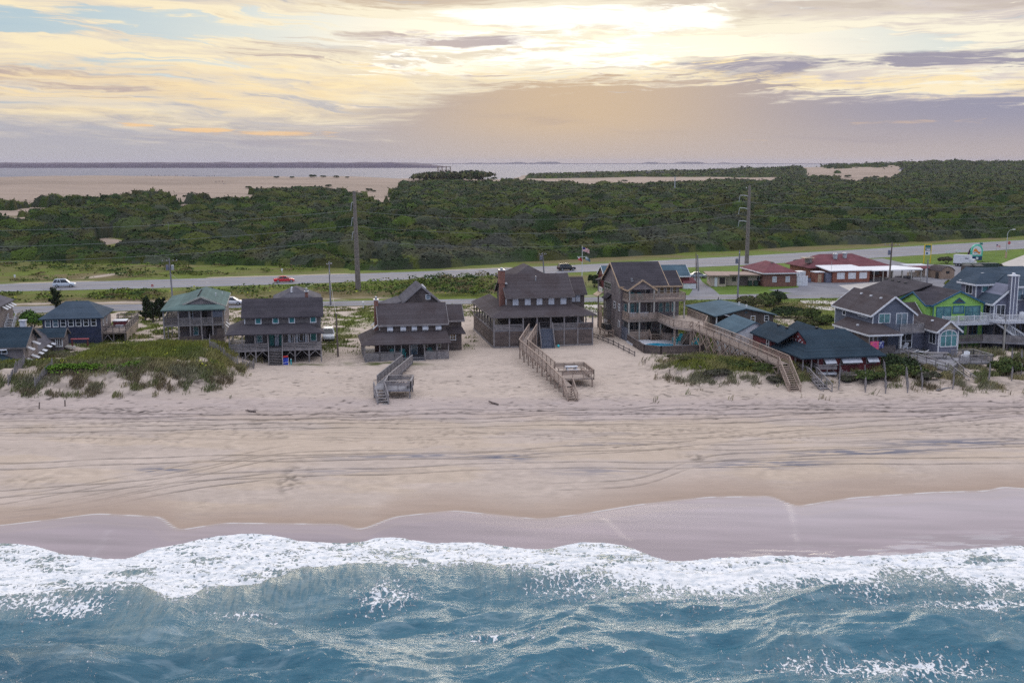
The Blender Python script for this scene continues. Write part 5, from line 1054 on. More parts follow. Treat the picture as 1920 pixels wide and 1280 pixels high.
def white_trim_house():
    h = empty('beach_house', 'blue-grey two-storey house with crisp white trim and an arched tower window', 'house', (50.83, 152.39, 3.), 11., HG)
    gable_wall(h, 0, 6.2, 0, 11.15, -.3, 6.5, 8.72, 'shingle_bl', 'v'); gable_roof(h, 0, 6.2, 0, 11.15, 6.5, 8.8, 'v', .5, .35, m='roof_br', fascia='white')
    for u, s in ((0, 'l'), (6.2, 'r')):
        for v in (0, 11.03): MB().box(u-.05, u+.05, v-.03, v+.12, 1.0, 6.4).build('corner_board', M['white'], h)
    roof_vents(h, [(2.3, 2.2, 8.25), (2.3, 5.0, 8.25), (2.3, 7.8, 8.25)], 'white', .16)
    window(h, 'l', 0, 7.8, 8.85, 5.05, 6.25); window(h, 'l', 0, 1.5, 4.3, 5.55, 6.25, bars=(1, 0)); window(h, 'f', 0, .8, 2.63, 5.0, 6.42, 'white', 'glass_te', bars=(1, 0)); window(h, 'f', 0, 3.5, 5.3, 4.2, 6.4, 'white', 'glass_bl', bars=(1, 0), name='sliding_door')
    mb = MB(); we, wi = 3.88, 5.0
    mb.slab([(-2.3, -3.1, we), (2.95, -3.1, we), (1.2, -.03, wi), (-.03, -.03, wi)], .15); mb.slab([(-2.3, 7.4, we), (-2.3, -3.1, we), (-.03, -.03, wi), (-.03, 7.4, wi)], .15); mb.slab([(2.95, -3.1, we), (2.95, -.03, we), (1.2, -.03, wi)], .15); o = mb.build('porch_roof', M['roof_br'], h)
    f = MB(); f.bar((-2.3, 7.4, we-.09), (-2.3, -3.1, we-.09), .08, .22); f.bar((-2.3, -3.1, we-.09), (2.95, -3.1, we-.09), .08, .22); f.build('fascia', M['white'], o); roof_vents(h, [(-1.2, 2.0, 4.5)], 'white', .16)
    box_wall(h, -2.1, 6.4, -3.0, -.03, 1.15, 1.35, 'deck_gy', 'porch_floor'); box_wall(h, -2.1, -.03, 0, 7, 1.15, 1.35, 'deck_gy', 'porch_floor'); posts(h, [-2.05, -1.5], -2.95, -.3, 3.75, 'wood', .14); posts(h, [2.7], -2.95, -.3, 3.75, 'white', .18); railing(h, (-2.05, -2.95, 1.35), (1.9, -2.95, 1.35), .95, 7, 3, 'wood_dk', solid=True); railing(h, (-2.05, -2.95, 1.35), (-2.05, 7, 1.35), .95, 7, 5, 'wood_dk', solid=True); MB().box(-2.06, -2.0, -2.9, 1.5, 2.3, 3.7).build('porch_screen', M['shingle_dk'], h)
    panel(h, 'door', 'f', 0, 1.5, 2.4, 1.35, 3.5, 'glass'); window(h, 'f', 0, -.0+.2, .9, 2.0, 3.4, 'white', 'glass_wm'); window(h, 'f', -.05, 4.1, 6.15, 1.35, 3.45, 'white', 'glass', bars=(1, 1), name='sliding_door')
    # balcony
    MB().slab([(1.5, -.05, 4.15), (2.9, -2.2, 4.15), (6.7, -2.2, 4.15), (6.7, -.05, 4.15)], .3).build('balcony', M['wood'], h); railing(h, (2.9, -2.15, 4.15), (6.65, -2.15, 4.15), .95, 6, 3, 'wood', solid=False); railing(h, (1.5, -.1, 4.15), (2.9, -2.15, 4.15), .95, 7, 2, 'shingle_bl', solid=True); railing(h, (6.65, -2.15, 4.15), (6.65, -.1, 4.15), .95, 6, 2, 'wood')
    # bay tower
    gable_wall(h, 8.15, 11.15, -3.5, 5, .3, 4.5, 5.6, 'siding_bl', 'v', 'tower_wall'); gable_roof(h, 8.15, 11.15, -3.5, 5, 4.5, 5.7, 'v', .5, .35, m='roof_br', fascia='white', name='tower_roof'); MB().box(8.1, 8.25, -3.55, -3.4, .4, 4.4).build('corner_board', M['white'], h); MB().box(11.05, 11.2, -3.55, -3.4, .4, 4.4).build('corner_board', M['white'], h)
    MB().slab([(8.25, -3.52, 4.42), (11.05, -3.52, 4.42), (9.65, -3.52, 5.4)], .03, (0, 1, 0)).build('gable_panel', M['cream'], h)
    fr = MB(); n = 14; cu, r, w0, w1 = 9.65, 1.28, 2.0, 3.55
    arc = [(cu+r*math.cos(math.pi*i/n), w1+.78*math.sin(math.pi*i/n)) for i in range(n+1)]
    pl = [(cu-r, w0)]+[(cu+r, w0)]+arc
    for p, q in zip(pl, pl[1:]): fr.bar((p[0], -3.54, p[1]), (q[0], -3.54, q[1]), .14, .10, (0, 1, 0))
    fr.bar((cu-r, -3.54, w0), (cu-r, -3.54, w1), .12, .1, (0, 1, 0))
    for u in (cu-.45, cu+.45): fr.bar((u, -3.54, w0), (u, -3.54, w1+.72), .09, .07, (0, 1, 0))
    fr.bar((cu-r, -3.54, w1), (cu+r, -3.54, w1), .08, .09, (0, 1, 0)); fo = fr.build('arched_window', M['white'], h); MB().slab([(u, -3.51, w) for u, w in [(cu-r, w0), (cu+r, w0)]+arc], .03, (0, -1, 0)).build('pane', M['glass_te'], fo)
    window(h, 'l', 8.15, -2.9, -1.2, 2.2, 4.0, 'white', 'glass', bars=(1, 0)); roof_vents(h, [(8.9, -.5, 5.2)], 'white', .16)
    gable_wall(h, 6.22, 10.9, 5.02, 11, -.3, 4.6, 6.7, 'shingle_bl', 'u', 'rear_wing_wall'); gable_roof(h, 6.22, 10.9, 5.02, 11, 4.6, 6.8, 'u', .4, .3, m='roof_br', fascia='white'); MB().slab([(6.25, .2, 4.3), (8.1, .2, 4.3), (8.1, 5, 6.0), (6.25, 5, 6.0)], .15).build('lean_to_roof', M['roof_br'], h); box_wall(h, 6.22, 8.12, .3, 5, -.3, 4.1, 'siding_bl', 'lean_to_wall')
white_trim_house()

def lime_house():
    h = empty('beach_house', 'lime green house with blue trim and a white picket upper deck', 'house', (62.39, 159.96, 3.), 11., HG)
    gable_wall(h, -.3, 8.05, 0, 17, -.3, 6.78, 8.6, 'lime', 'v'); gable_roof(h, -.3, 8.05, 0, 17, 6.78, 8.68, 'v', .4, .3, m='roof_ch', fascia='blue_trim')
    gable_wall(h, -1.2, -.32, .4, 7, -.3, 6.75, 8.15, 'lime', 'u', 'side_gable_wall'); gable_roof(h, -1.2, 3.6, .4, 7, 6.78, 8.25, 'u', .35, .3, m='roof_ch', fascia='blue_trim'); box_wall(h, -4.5, -.4, 7.5, 17, -.3, 6.1, 'shingle_bl', 'rear_wall'); MB().prism_v([(-4.5, 6.1), (-.35, 6.1), (-.35, 7.4), (-4.5, 6.15)], 7.4, 7.55).build('rear_gable', M['lime'], h); MB().slab([(-4.95, 7.1, 6.18), (3.87, 7.1, 8.92), (3.87, 18, 8.92), (-4.95, 18, 6.18)], .15).build('rear_roof', M['roof_ch'], h); roof_vents(h, [(.1, 8.5+1.9*i, 8.95) for i in range(5)], 'black', .2)
    for a, b, g in ((.25, 2.7, 'glass_te'), (4.95, 7.45, 'glass_te')): window(h, 'f', 0, a, b, 4.3, 6.36, 'blue_trim', g, bars=(1, 0), name='sliding_door')
    window(h, 'f', 0, 2.9, 4.8, 5.25, 6.45, 'blue_trim', 'glass_te', bars=(0, 0), t=.14)
    t = MB(); P = [(2.85, 6.85), (4.9, 6.85), (3.87, 7.6)]
    for p, q in zip(P, P[1:]+P[:1]): t.bar((p[0], -.04, p[1]), (q[0], -.04, q[1]), .13, .1, (0, 1, 0))
    to = t.build('gable_window', M['blue_trim'], h); MB().slab([(p[0], -.01, p[1]) for p in P], .02, (0, -1, 0)).build('pane', M['glass'], to)
    panel(h, 'corner_board', 'f', 0, -.33, -.2, 1.5, 6.75, 'blue_trim'); panel(h, 'corner_board', 'f', 0, 7.95, 8.08, 1.5, 6.75, 'blue_trim')
    box_wall(h, -.3, 8.6, -2.6, -.03, 4.0, 4.25, 'deck_gy', 'upper_deck'); pickets(h, (-.25, -2.55, 4.25), (7.35, -2.55, 4.25), 1.0, 'white'); MB().box(-.3, 8.6, -2.68, -2.6, 3.9, 4.25).build('deck_fascia', M['white_dirty'], h); posts(h, [.3, 4.0, 8.3], -2.4, -.3, 3.98, 'wood_dk', .2)
    window(h, 'f', 0, 3.0, 5.0, 2.0, 3.7, 'blue_trim', 'glass_te', bars=(1, 0), name='sliding_door'); window(h, 'f', 0, 5.5, 7.2, 2.0, 3.7, 'blue_trim', 'glass', bars=(1, 0), name='sliding_door')
    MB().slab([(-.3, -3.0, 1.55), (6.1, -3.0, 1.55), (12.6, -6.2, 1.55), (16.5, -6.2, 1.55), (16.5, -.05, 1.55), (-.3, -.05, 1.55)], .28).build('lower_deck', M['deck_gy'], h); railing(h, (-.2, -2.95, 1.55), (6.1, -2.95, 1.55), .95, 5, 4, 'wood_dk', solid=True); railing(h, (6.1, -2.95, 1.55), (12.6, -6.15, 1.55), .95, 5, 5, 'wood', solid=True); railing(h, (12.6, -6.15, 1.55), (16.4, -6.15, 1.55), .95, 4, 4, 'wood'); posts(h, [.3, 3, 6], -2.8, -.8, 1.3, 'wood_dk', .2); posts(h, [12.4, 16], -6, -.8, 1.3, 'wood_dk', .2); posts(h, [9.2], -4.3, -.8, 1.3, 'wood_dk', .2)
    s = MB(); n = 13; a, b = Vector((8.5, -2.6, 4.2)), Vector((11.6, -5.0, 1.6))
    d = Vector((.55, .75, 0))
    for i in range(n+1):
        c = a.lerp(b, i/n); s.bar(c-d*.55, c+d*.55, .32, .05)
    s = s.build('stairs', M['deck_gy'], h)
    for k in (-1, 1):
        p, q = a+d*.6*k, b+d*.6*k; r = MB()
        r.bar(p+Vector((0, 0, .95)), q+Vector((0, 0, .95)), .1, .08); r.bar(p+Vector((0, 0, -.05)), q+Vector((0, 0, -.05)), .1, .26)
        for i in range(19):
            c = p.lerp(q, i/18); r.bar(c, c+Vector((0, 0, .95)), .05)
        r.build('handrail', M['white'], s)
lime_house()

def chimney_boxed_house():
    h = empty('beach_house', 'slate-roofed lavender grey house with tall boxed chimney and white picket deck', 'house', (71.41, 159.96, 3.), 11., HG)
    mb = MB(); mb.prism_v([(-.3, -.3), (2.6, -.3), (2.6, 9.5), (-.3, 7.15)], 0, 14); mb.build('wall', M['siding_bl'], h); box_wall(h, 2.62, 11, .6, 13.9, -.3, 9.25, 'siding_bl')
    mb = MB(); mb.slab([(-.85, -.35, 6.75), (3.3, -.35, 10.0), (4.2, 4, 10.9), (4.2, 14.4, 10.9), (-.85, 14.4, 6.75)], .16); o = mb.build('roof', M['roof_nv'], h)
    f = MB(); f.bar((-.85, -.35, 6.66), (1.75, -.35, 8.7), .07, .26); f.bar((-.85, -.35, 6.66), (-.85, 8, 6.66), .07, .24); f.build('fascia', M['white'], o)
    hip_roof(h, (2.7, 11.4, .1, 14.4), ((5.0, 7), (9, 7)), 9.3, 11.6, m='roof_nv', fascia='white'); MB().slab([(2.6, 4, 9.6), (5.2, 6.8, 11.5), (4.2, 14.2, 10.8), (4.0, 4, 10.75)], .12).build('roof', M['roof_nv'], h)
    # dormer towards the south
    box_wall(h, -.5, 3.4, 4.4, 8.2, 7.0, 9.2, 'siding_bl', 'dormer_wall'); hip_roof(h, (-1.0, 4.6, 3.9, 8.7), ((1.4, 6.3), (3.6, 6.3)), 9.25, 10.7, m='roof_nv', fascia='white', name='dormer_roof'); window(h, 'l', -.5, 5.2, 7.0, 7.6, 9.0, 'white', 'glass', bars=(1, 0)); window(h, 'f', 4.4, .4, 1.6, 8.0, 9.0, 'white', 'glass_te', bars=(0, 0)); MB().box(-.55, -.4, 4.34, 4.5, 7.2, 9.15).build('corner_board', M['white'], h)
    roof_vents(h, [(2.2, 9.5, 9.5), (1.5, 11.5, 9.0), (3.4, 8.8, 10.3)], 'white', .2)
    c = MB().box(1.72, 2.85, -.75, .05, -.3, 10.9).build('chimney', M['siding_bl'], h)
    for u in (1.68, 2.22, 2.77): MB().box(u, u+.12, -.80, -.74, 1.0, 10.9).build('corner_board', M['white'], c)
    cp = MB(); cp.box(1.6, 2.97, -.9, .15, 10.9, 11.08); cp.lathe([(.2, 0), (.26, .25), (.1, .32)], (2.25, -.35, 11.08), 8); cp.build('cap', M['white'], c)
    window(h, 'l', -.3, .8, 2.0, 5.0, 6.5, 'white', 'glass', bars=(0, 0)); window(h, 'f', 0, .0, 1.5, 4.75, 6.7, 'white', 'glass', bars=(1, 0), name='sliding_door'); window(h, 'f', .6, 3.0, 4.0, 4.75, 6.7, 'white', 'glass', bars=(0, 0)); window(h, 'f', .6, 3.6, 5.6, 7.2, 9.0, 'white', 'glass_bl', bars=(1, 0)); window(h, 'f', .6, 7, 9, 7.2, 9.0, 'white', 'glass_bl', bars=(1, 0)); MB().box(-.36, -.2, -.05, .1, 4.6, 7.0).build('corner_board', M['white'], h)
    MB().slab([(4.0, -1.6, 7.0), (8, -1.6, 7.0), (8, .55, 8.0), (4.4, .55, 8.0)], .14).build('porch_roof', M['roof_nv'], h)
    MB().slab([(-2.5, .05, 4.55), (-.3, -2.9, 4.55), (11, -2.9, 4.55), (11, .55, 4.55), (2.9, .55, 4.55), (2.9, -.85, 4.55), (1.6, -.85, 4.55), (1.6, -.05, 4.55), (-.35, -.05, 4.55)], .3).build('deck', M['white_dirty'], h); pickets(h, (-2.4, .0, 4.55), (-.3, -2.85, 4.55)); pickets(h, (-.3, -2.85, 4.55), (10.9, -2.85, 4.55)); posts(h, [-.2, 3.5, 7.5], -2.7, -.3, 4.25, 'putty', .2)
    for u in (1.2, 2.4, 3.6, 4.8, 6.0): window(h, 'f', -.0 if u < 2.6 else .6, u, u+.95, 2.3, 3.8, 'wood_dk', 'glass', t=.07, bars=(0, 0)) if u > 2.7 else window(h, 'f', 0, u-1.2, u-.25, 2.3, 3.8, 'wood_dk', 'glass', t=.07, bars=(0, 0))
chimney_boxed_house()

def shutter_house():
    h = empty('beach_house', 'shingled house with dark teal roofs and rows of propped white shutters by the dune', 'house', (-63.43, 139.81, 4.), 11., HG)
    gable_wall(h, -13, 0, 0, 8, -1.5, 2.92, 4.75, 'shingle_pk'); gable_roof(h, -13, 0, 0, 8, 2.95, 4.85, 'u', .4, .5, m='roof_te', fascia='wood_dk')
    skirt_roof(h, (-14, -.2, -2.6, -.05), (-12, -2.8, -.06, -.05), .95, 2.0, 'fr', m='roof_te'); box_wall(h, -13, -.6, -2.2, -.1, -1.2, .85, 'navy', 'porch_wall')
    window(h, 'f', 0, -2.7, -1.9, 1.95, 2.75, 'white', 'glass', bars=(0, 0)); awning(h, 'f', 0, -2.9, -1.85, 2.85, .6, .3)
    for v, w in ((1.3, 2.55), (4.6, 2.75), (1.1, 1.0), (3.6, 1.1)): awning(h, 'r', 0, v, v+1.1, w, 1.0, .42)
    gable_wall(h, -4.5, -.5, 8.02, 18, -2, 1.0, 2.5, 'shingle_pk', 'v', 'rear_wall'); gable_roof(h, -4.5, -.5, 8.3, 18, 1.0, 2.6, 'v', .35, .2, m='roof_gy', fascia='wood_dk')
    for v, w in ((8.4, .72), (10.6, .74), (13.6, .8), (16.3, .72)): awning(h, 'r', -.5, v, v+1.2, w, .95, .34)
    gable_wall(h, -2.5, 1.2, 18.02, 22, -2, 1.3, 2.2, 'shingle_pk', 'u', 'end_wall'); gable_roof(h, -2.5, 1.2, 18.02, 22, 1.35, 2.3, 'u', .35, .35, m='roof_te', fascia='wood_dk')
    pr = MB(); ring(pr, facing('f', 17.98), .2, 1.2, -.2, 1.25, .12, .12)
    for u in (.5, .8): pr.box(u-.04, u+.04, 17.88, 17.98, -.08, 1.13)
    pr.build('porch_screen', M['white'], h); MB().slab([(1.3, 18.6, -.3), (1.3, 20.4, -.3), (2.6, 20.4, -.55), (2.6, 18.6, -.55)], .1).build('propped_panel', M['putty'], h)
    c = MB().box(-1.2, -.5, 4.2, 4.9, 4.0, 5.6).build('chimney', M['white_dirty'], h); MB().box(-1.3, -.4, 4.1, 5.0, 5.6, 5.72).build('cap', M['white_dirty'], c)
shutter_house()

def seven_window_house():
    h = empty('beach_house', 'navy house with a row of seven white windows under a slate hip roof', 'house', (-71.29, 164.24, 3.5), 11., HG)
    box_wall(h, 0, 8.4, 0, 9, -.6, 3.5, 'navy'); hip_roof(h, (-.5, 8.9, -.5, 9.6), ((2.6, 4.5), (6.0, 4.5)), 3.5, 5.55, m='roof_nv'); panel(h, 'side_siding', 'r', 8.4, 0, 9, -.5, 3.45, 'shingle_pk', .03)
    for i in range(7): window(h, 'f', 0, .35+i*1.1, 1.2+i*1.1, 2.15, 3.38, 'white', 'glass_bl' if i < 2 else 'glass', bars=(0, 1))
    for v in (1.5, 4.5): window(h, 'r', 8.43, v, v+.85, 1.9, 3.2, 'white')
    MB().box(8.6, 11.9, .9, 15, .75, 1.0).build('deck', M['deck_tan'], h); railing(h, (8.0, .95, 1.0), (11.85, .95, 1.0), 1.0, 4, 5, 'wood_dk', solid=False); railing(h, (11.85, .95, 1.0), (11.85, 15, 1.0), 1.0, 4, 8, 'wood_dk', solid=True); railing(h, (8.6, 14.95, 1.0), (11.8, 14.95, 1.0), 1.0, 4, 4, 'wood_dk'); railing(h, (8.65, 13.5, 1.0), (8.65, 15, 1.0), 1.0, 3, 2, 'wood_dk'); MB().box(7.4, 8.6, .9, 2, .75, 1.0).build('deck', M['deck_tan'], h)
    posts(h, [8.0, 10., 11.7], 1.05, -.8, .75, 'wood_dk', .18); sk = MB()
    for i in range(10): sk.box(11.8, 11.9, 1.6+i*1.3, 2.3+i*1.3, -.6, .75)
    sk.build('deck_skirting', M['cream'], h)
    mb = MB(); mb.bar((8.1, 1., -.7), (9.2, 1., .7), .1); mb.bar((9.9, 1., -.5), (9.1, 1., .7), .1); mb.build('knee_brace', M['wood'], h)
seven_window_house()

def corner_house():
    h = empty('beach_house', 'grey-roofed house with four white shutters and back stairs, cut by the frame edge', 'house', (-86.24, 184.07, 3.), 11., HG)
    gable_wall(h, -7.5, 1.4, -9, 0, -.3, 4.5, 6.0, 'shingle_pk', 'v'); gable_roof(h, -7.5, 1.4, -9, 0, 4.5, 6.1, 'v', .3, .3, m='roof_gy')
    for i in range(4): awning(h, 'r', 1.4, -7.2+i*1.8, -6.2+i*1.8, 4.1, .9, .5)
    box_wall(h, 1.42, 3.0, -4, -.3, 1.4, 1.6, 'wood', 'landing'); railing(h, (3.0, -4, 1.6), (3.0, -.3, 1.6), .95, 3, 3, 'wood'); stair(h, 1.6, 2.8, -7.2, -.2, -4, 1.6, 'white_dirty', True)
corner_house()
# ---------------------------------------------------------------- drives, lots and the side road
def polyz(name, pts, z, m): return sheet(name, pxs(pts, z), z, m)
gravel = mat("pale_sandy_gravel", (.45, .37, .31), (.36, .295, .25), scale=.5, rough=.95, fine=4, fineamt=.2, bmp=.2)
polyz("driveway", [(862, 574), (886, 576), (891, 612), (888, 640), (866, 646), (872, 610)], 3.012, gravel)
polyz("driveway", [(1093, 571), (1126, 571), (1126, 592), (1106, 592)], 3.012, concrete)
polyz("driveway", [(1497, 563), (1590, 564), (1590, 571), (1507, 568)], 3.012, concrete); polyz("driveway", [(1510, 573), (1600, 577), (1600, 585), (1535, 580)], 3.012, concrete)
polyz("footpath", [(1418, 583), (1427, 580), (1514, 611), (1498, 617)], 3.012, gravel)
polyz("driveway", [(30, 588), (62, 587), (74, 618), (44, 622)], 3.012, gravel)
polyz("driveway", [(600, 578), (625, 578), (628, 640), (607, 642)], 3.012, gravel)
polyz("side_road", [(1290, 556), (1352, 555), (1340, 544), (1316, 528), (1309, 512), (1294, 512), (1299, 528), (1298, 544)], 3.016, asphalt_old)
polyz("car_park", [(1440, 543.5), (1500, 552), (1665, 549), (1760, 547), (1960, 540), (1990, 508), (1850, 506), (1795, 497), (1700, 494), (1655, 484.5), (1628, 486), (1640, 497), (1560, 500), (1492, 512), (1500, 527), (1497, 539)], 3.020, asphalt_old)
polyz("apron", [(1572, 535), (1700, 524), (1712, 545), (1600, 547.5)], 3.024, concrete)
polyz("lawn_strip", [(1615, 541), (1668, 537), (1672, 546), (1620, 548)], 3.028, mat("mown_grass", (.09, .15, .03), (.07, .12, .028), scale=.6, fine=5, fineamt=.3, rough=.9))
polyz("side_road", [(1870, 497), (1920, 478), (2040, 482), (2040, 496), (1935, 503)], 3.024, concrete)
def stripes():
    yel = mat_plain("yellow_road_paint", (.45, .30, .06), .8); wht = mat_plain("white_road_paint", (.62, .62, .62), .8)
    for name, (o, xs, ya, yb), rows, m in (('road_marking', br, ((.50, .16, 0), ), yel), ('road_marking', br, ((.04, .14, 0), (.93, .14, 0)), wht), ('road_marking', hw, ((.36, .22, 0), (.64, .22, 0)), yel), ('road_marking', hw, ((.18, .2, 1), (.82, .2, 1), (.03, .16, 0), (.97, .16, 0)), wht)):
        V, F = [], []
        for t, w, dash in rows:
            yy = yb+(ya-yb)*t
            for i in range(len(xs)-1):
                if dash and i % 4 > 0: continue
                b = len(V); V += [(xs[i], yy[i]-w/2, 3.036), (xs[i+1], yy[i+1]-w/2, 3.036), (xs[i+1], yy[i+1]+w/2, 3.036), (xs[i], yy[i]+w/2, 3.036)]; F.append((b, b+1, b+2, b+3))
        me = bpy.data.meshes.new(name); me.from_pydata(V, [], F); me.update(); tag(link(name, me, m), kind='structure')
    V, F = [], []
    for px, py in ((1150, 500), (1065, 507), (375, 530), (1510, 480), (1890, 459), (1905, 456)):
        x, y = at(px, py, 3.0); b = len(V); V += [(x-2.0, y-.4, 3.037), (x+1.2, y-.2, 3.037), (x+1.2, y+.9, 3.037), (x+2.4, y+.2, 3.037), (x+1.2, y-.6, 3.037)][:4]; F.append((b, b+1, b+2, b+3))
    me = bpy.data.meshes.new("turn_arrow_markings"); me.from_pydata(V, [], F); me.update(); tag(link("road_marking", me, wht), kind='structure')
stripes()

# ---------------------------------------------------------------- boardwalks
def boardwalk(name, label, path, width, wood, deckm, rails=5, step=1.9, brace=False, decks=(), stairs=(), skip_rail=(), solid=False):
    o = empty(name, label, 'boardwalk', path[0], 0, 'beach boardwalks in front of the houses'); O = Vector(path[0])
    P = [Vector(p)-O for p in path]
    side = []
    for i, p in enumerate(P):
        d = (P[min(i+1, len(P)-1)]-P[max(i-1, 0)]); d.z = 0; d.normalize(); side.append(Vector((d.y, -d.x, 0)))
    mb = MB()
    for i in range(len(P)-1):
        a, b, s0, s1 = P[i], P[i+1], side[i]*width/2, side[i+1]*width/2
        n = max(2, int((b-a).length/.17))
        for k in range(n):
            t0, t1 = k/n, (k+.86)/n; c0, c1 = a.lerp(b, t0), a.lerp(b, t1); w0, w1 = s0.lerp(s1, t0), s0.lerp(s1, t1)
            mb.slab([c0-w0, c1-w1, c1+w1, c0+w0], .05)
    mb.build('deck_boards', deckm, o)
    st = MB()
    for i in range(len(P)-1):
        for sg in (-1, 1): st.bar(P[i]+side[i]*sg*width*.44-Vector((0, 0, .17)), P[i+1]+side[i+1]*sg*width*.44-Vector((0, 0, .17)), .07, .22)
    st.build('joists', wood, o)
    for sg in (-1, 1):
        for i in range(len(P)-1):
            if (i, sg) in skip_rail: continue
            a, b = P[i]+side[i]*sg*width/2, P[i+1]+side[i+1]*sg*width/2
            rl = MB(); n = max(2, int((b-a).length/step)+1); up = Vector((0, 0, 1.))
            for k in range(n):
                c = a.lerp(b, k/(n-1)); rl.bar(c-Vector((0, 0, .2)), c+up, .10)
            rl.bar(a+up*1.02, b+up*1.02, .15, .05)
            for k in range(rails):
                z = up*(.15+.7*k/max(1, rails-1)); rl.bar(a+z, b+z, .03, .15 if solid else .08)
            rl.build('railing', wood, o)
    for i in range(len(P)-1):
        a, b = P[i], P[i+1]; n = max(2, int((b-a).length/2.2)+1)
        for k in range(n if i == len(P)-2 else n-1):
            c = a.lerp(b, k/(n-1)); sd = side[i].lerp(side[i+1], k/(n-1)); sp = MB()
            for sg in (-1, 1):
                q = c+sd*sg*width*.42; w = O+q; g = float(terrain(np.array([w.x]), np.array([w.y]))[0])-O.z-.6
                if q.z-.1 > g: sp.bar((q.x, q.y, g), (q.x, q.y, q.z-.1), .18)
            if sp.v: sp.build('support_post', wood, o)
        if brace:
            br_ = MB()
            for k in range(n-1):
                for sg in (-1, 1):
                    c0, c1 = a.lerp(b, k/(n-1))+side[i]*sg*width*.44, a.lerp(b, (k+1)/(n-1))+side[i]*sg*width*.44
                    g0, g1 = [float(terrain(np.array([(O+c).x]), np.array([(O+c).y]))[0])-O.z+.15 for c in (c0, c1)]
                    br_.bar((c0.x, c0.y, c0.z-.3), (c1.x, c1.y, max(g1, c1.z-2.2)), .08, .14); br_.bar((c0.x, c0.y, max(g0, c0.z-2.2)), (c1.x, c1.y, c1.z-.3), .08, .14)
            br_.build('cross_brace', wood, o)
    for top, bot, w in stairs:
        a, b = Vector(top)-O, Vector(bot)-O; d = (b-a); d.z = 0; run = d.length; d.normalize(); s = Vector((d.y, -d.x, 0))*w/2; n = max(3, int((a.z-b.z)/.19)); t = MB()
        for k in range(1, n+1):
            c = a.lerp(b, (k-.5)/n); c.z = a.z-(a.z-b.z)*k/n+.02; e = d*(run/n)*.55
            t.slab([c-s-e, c+s-e, c+s+e, c-s+e], .05)
        for sg in (-1, 1): t.bar(a+s*sg-Vector((0, 0, .12)), b+s*sg-Vector((0, 0, .05)), .07, .26)
        to = t.build('stairs', wood, o)
        for sg in (-1, 1):
            r = MB(); p, q = a+s*sg, b+s*sg; k = max(2, int((q-p).length/1.5)+1)
            for j in range(k):
                c = p.lerp(q, j/(k-1)); r.bar(c-Vector((0, 0, .3)), c+Vector((0, 0, 1.)), .1)
            for z, h_ in ((1.02, .05), (.7, .08), (.4, .08)): r.bar(p+Vector((0, 0, z)), q+Vector((0, 0, z)), .12 if z > 1 else .03, h_)
            r.build('handrail', wood, to)
    for poly, edges, bench, sol in decks:
        Q = [Vector(p)-O for p in poly]; MB().slab(Q, .22).build('side_deck', deckm, o)
        for i, j in edges: railing(o, Q[i], Q[j], .98, 5, None, wood, solid=sol) if False else _rail(o, Q[i], Q[j], wood, sol)
        c = sum(Q, Vector())/len(Q)
        for i, j in bench:
            a, b = Q[i].lerp(c, .16), Q[j].lerp(c, .16); bn = MB(); z = Vector((0, 0, .45)); inn = (c-(a+b)/2).normalized()*.4
            bn.slab([a+z, b+z, b+z+inn, a+z+inn], .06)
            for t_ in (0.05, .35, .65, .95):
                e = a.lerp(b, t_)+inn*.5; bn.bar(e, e+z*.9, .1)
            bn.build('bench', wood, o)
        sp = MB()
        for q in Q:
            q = q.lerp(c, .08); w = O+q; g = float(terrain(np.array([w.x]), np.array([w.y]))[0])-O.z-.5
            if q.z-.2 > g: sp.bar((q.x, q.y, g), (q.x, q.y, q.z-.2), .17)
        if sp.v: sp.build('support_post', wood, o)
    return o
def _rail(o, a, b, wood, solid=False):
    rl = MB(); up = Vector((0, 0, 1.)); n = max(2, int((b-a).length/1.2)+1)
    for k in range(n):
        c = a.lerp(b, k/(n-1)); rl.bar(c-Vector((0, 0, .25)), c+up, .09)
    rl.bar(a+up*1.02, b+up*1.02, .2, .05)
    if solid:
        for z in (.52, .68, .84): rl.bar(a+up*z, b+up*z, .03, .13)
    else:
        for k in range(5): rl.bar(a+up*(.15+.17*k), b+up*(.15+.17*k), .03, .09)
    return rl.build('railing', wood, o)
boardwalk('boardwalk', 'short grey ramp with an octagonal-looking bench deck in front of the five-shutter house', [(-14.35, 148.0, 3.3), (-15.75, 130.6, 3.85), (-15.75, 127.0, 3.85)], 1.35, M['wood'], M['deck_gy'], 5, 2., decks=[([(-15.0, 126.9, 3.86), (-12.0, 126.9, 3.86), (-12.0, 130.6, 3.86), (-15.0, 130.6, 3.86)], ((0, 1), (1, 2), (2, 3)), ((1, 2), (2, 3)), True)], stairs=[((-15.75, 126.9, 3.82), (-14.9, 123.9, 2.72), 1.25)], skip_rail=((1, 1),), solid=True)['label'] = 'short grey ramp with a small bench deck, in front of the five-shutter house'
boardwalk('boardwalk', 'long tan ramp bending down from the brown house past a square bench deck', [(3.15, 161.3, 5.62), (1.6, 152.2, 4.78), (4.95, 137.8, 4.2), (6.65, 128.5, 3.95)], 1.15, M['wood_tan'], M['deck_tan'], 4, 1.9, decks=[([(6.2, 132.9, 3.97), (10.2, 133.6, 3.97), (9.3, 138.9, 3.97), (5.4, 138.2, 3.97)], ((0, 1), (1, 2), (2, 3)), ((2, 3), (1, 2)), True)], stairs=[((6.7, 128.4, 3.93), (7.15, 125.7, 2.75), 1.15)], skip_rail=((2, -1),))
_h = world_of((17.14, 166.81, 3), 11, 8.2, -10.6, 3.45)
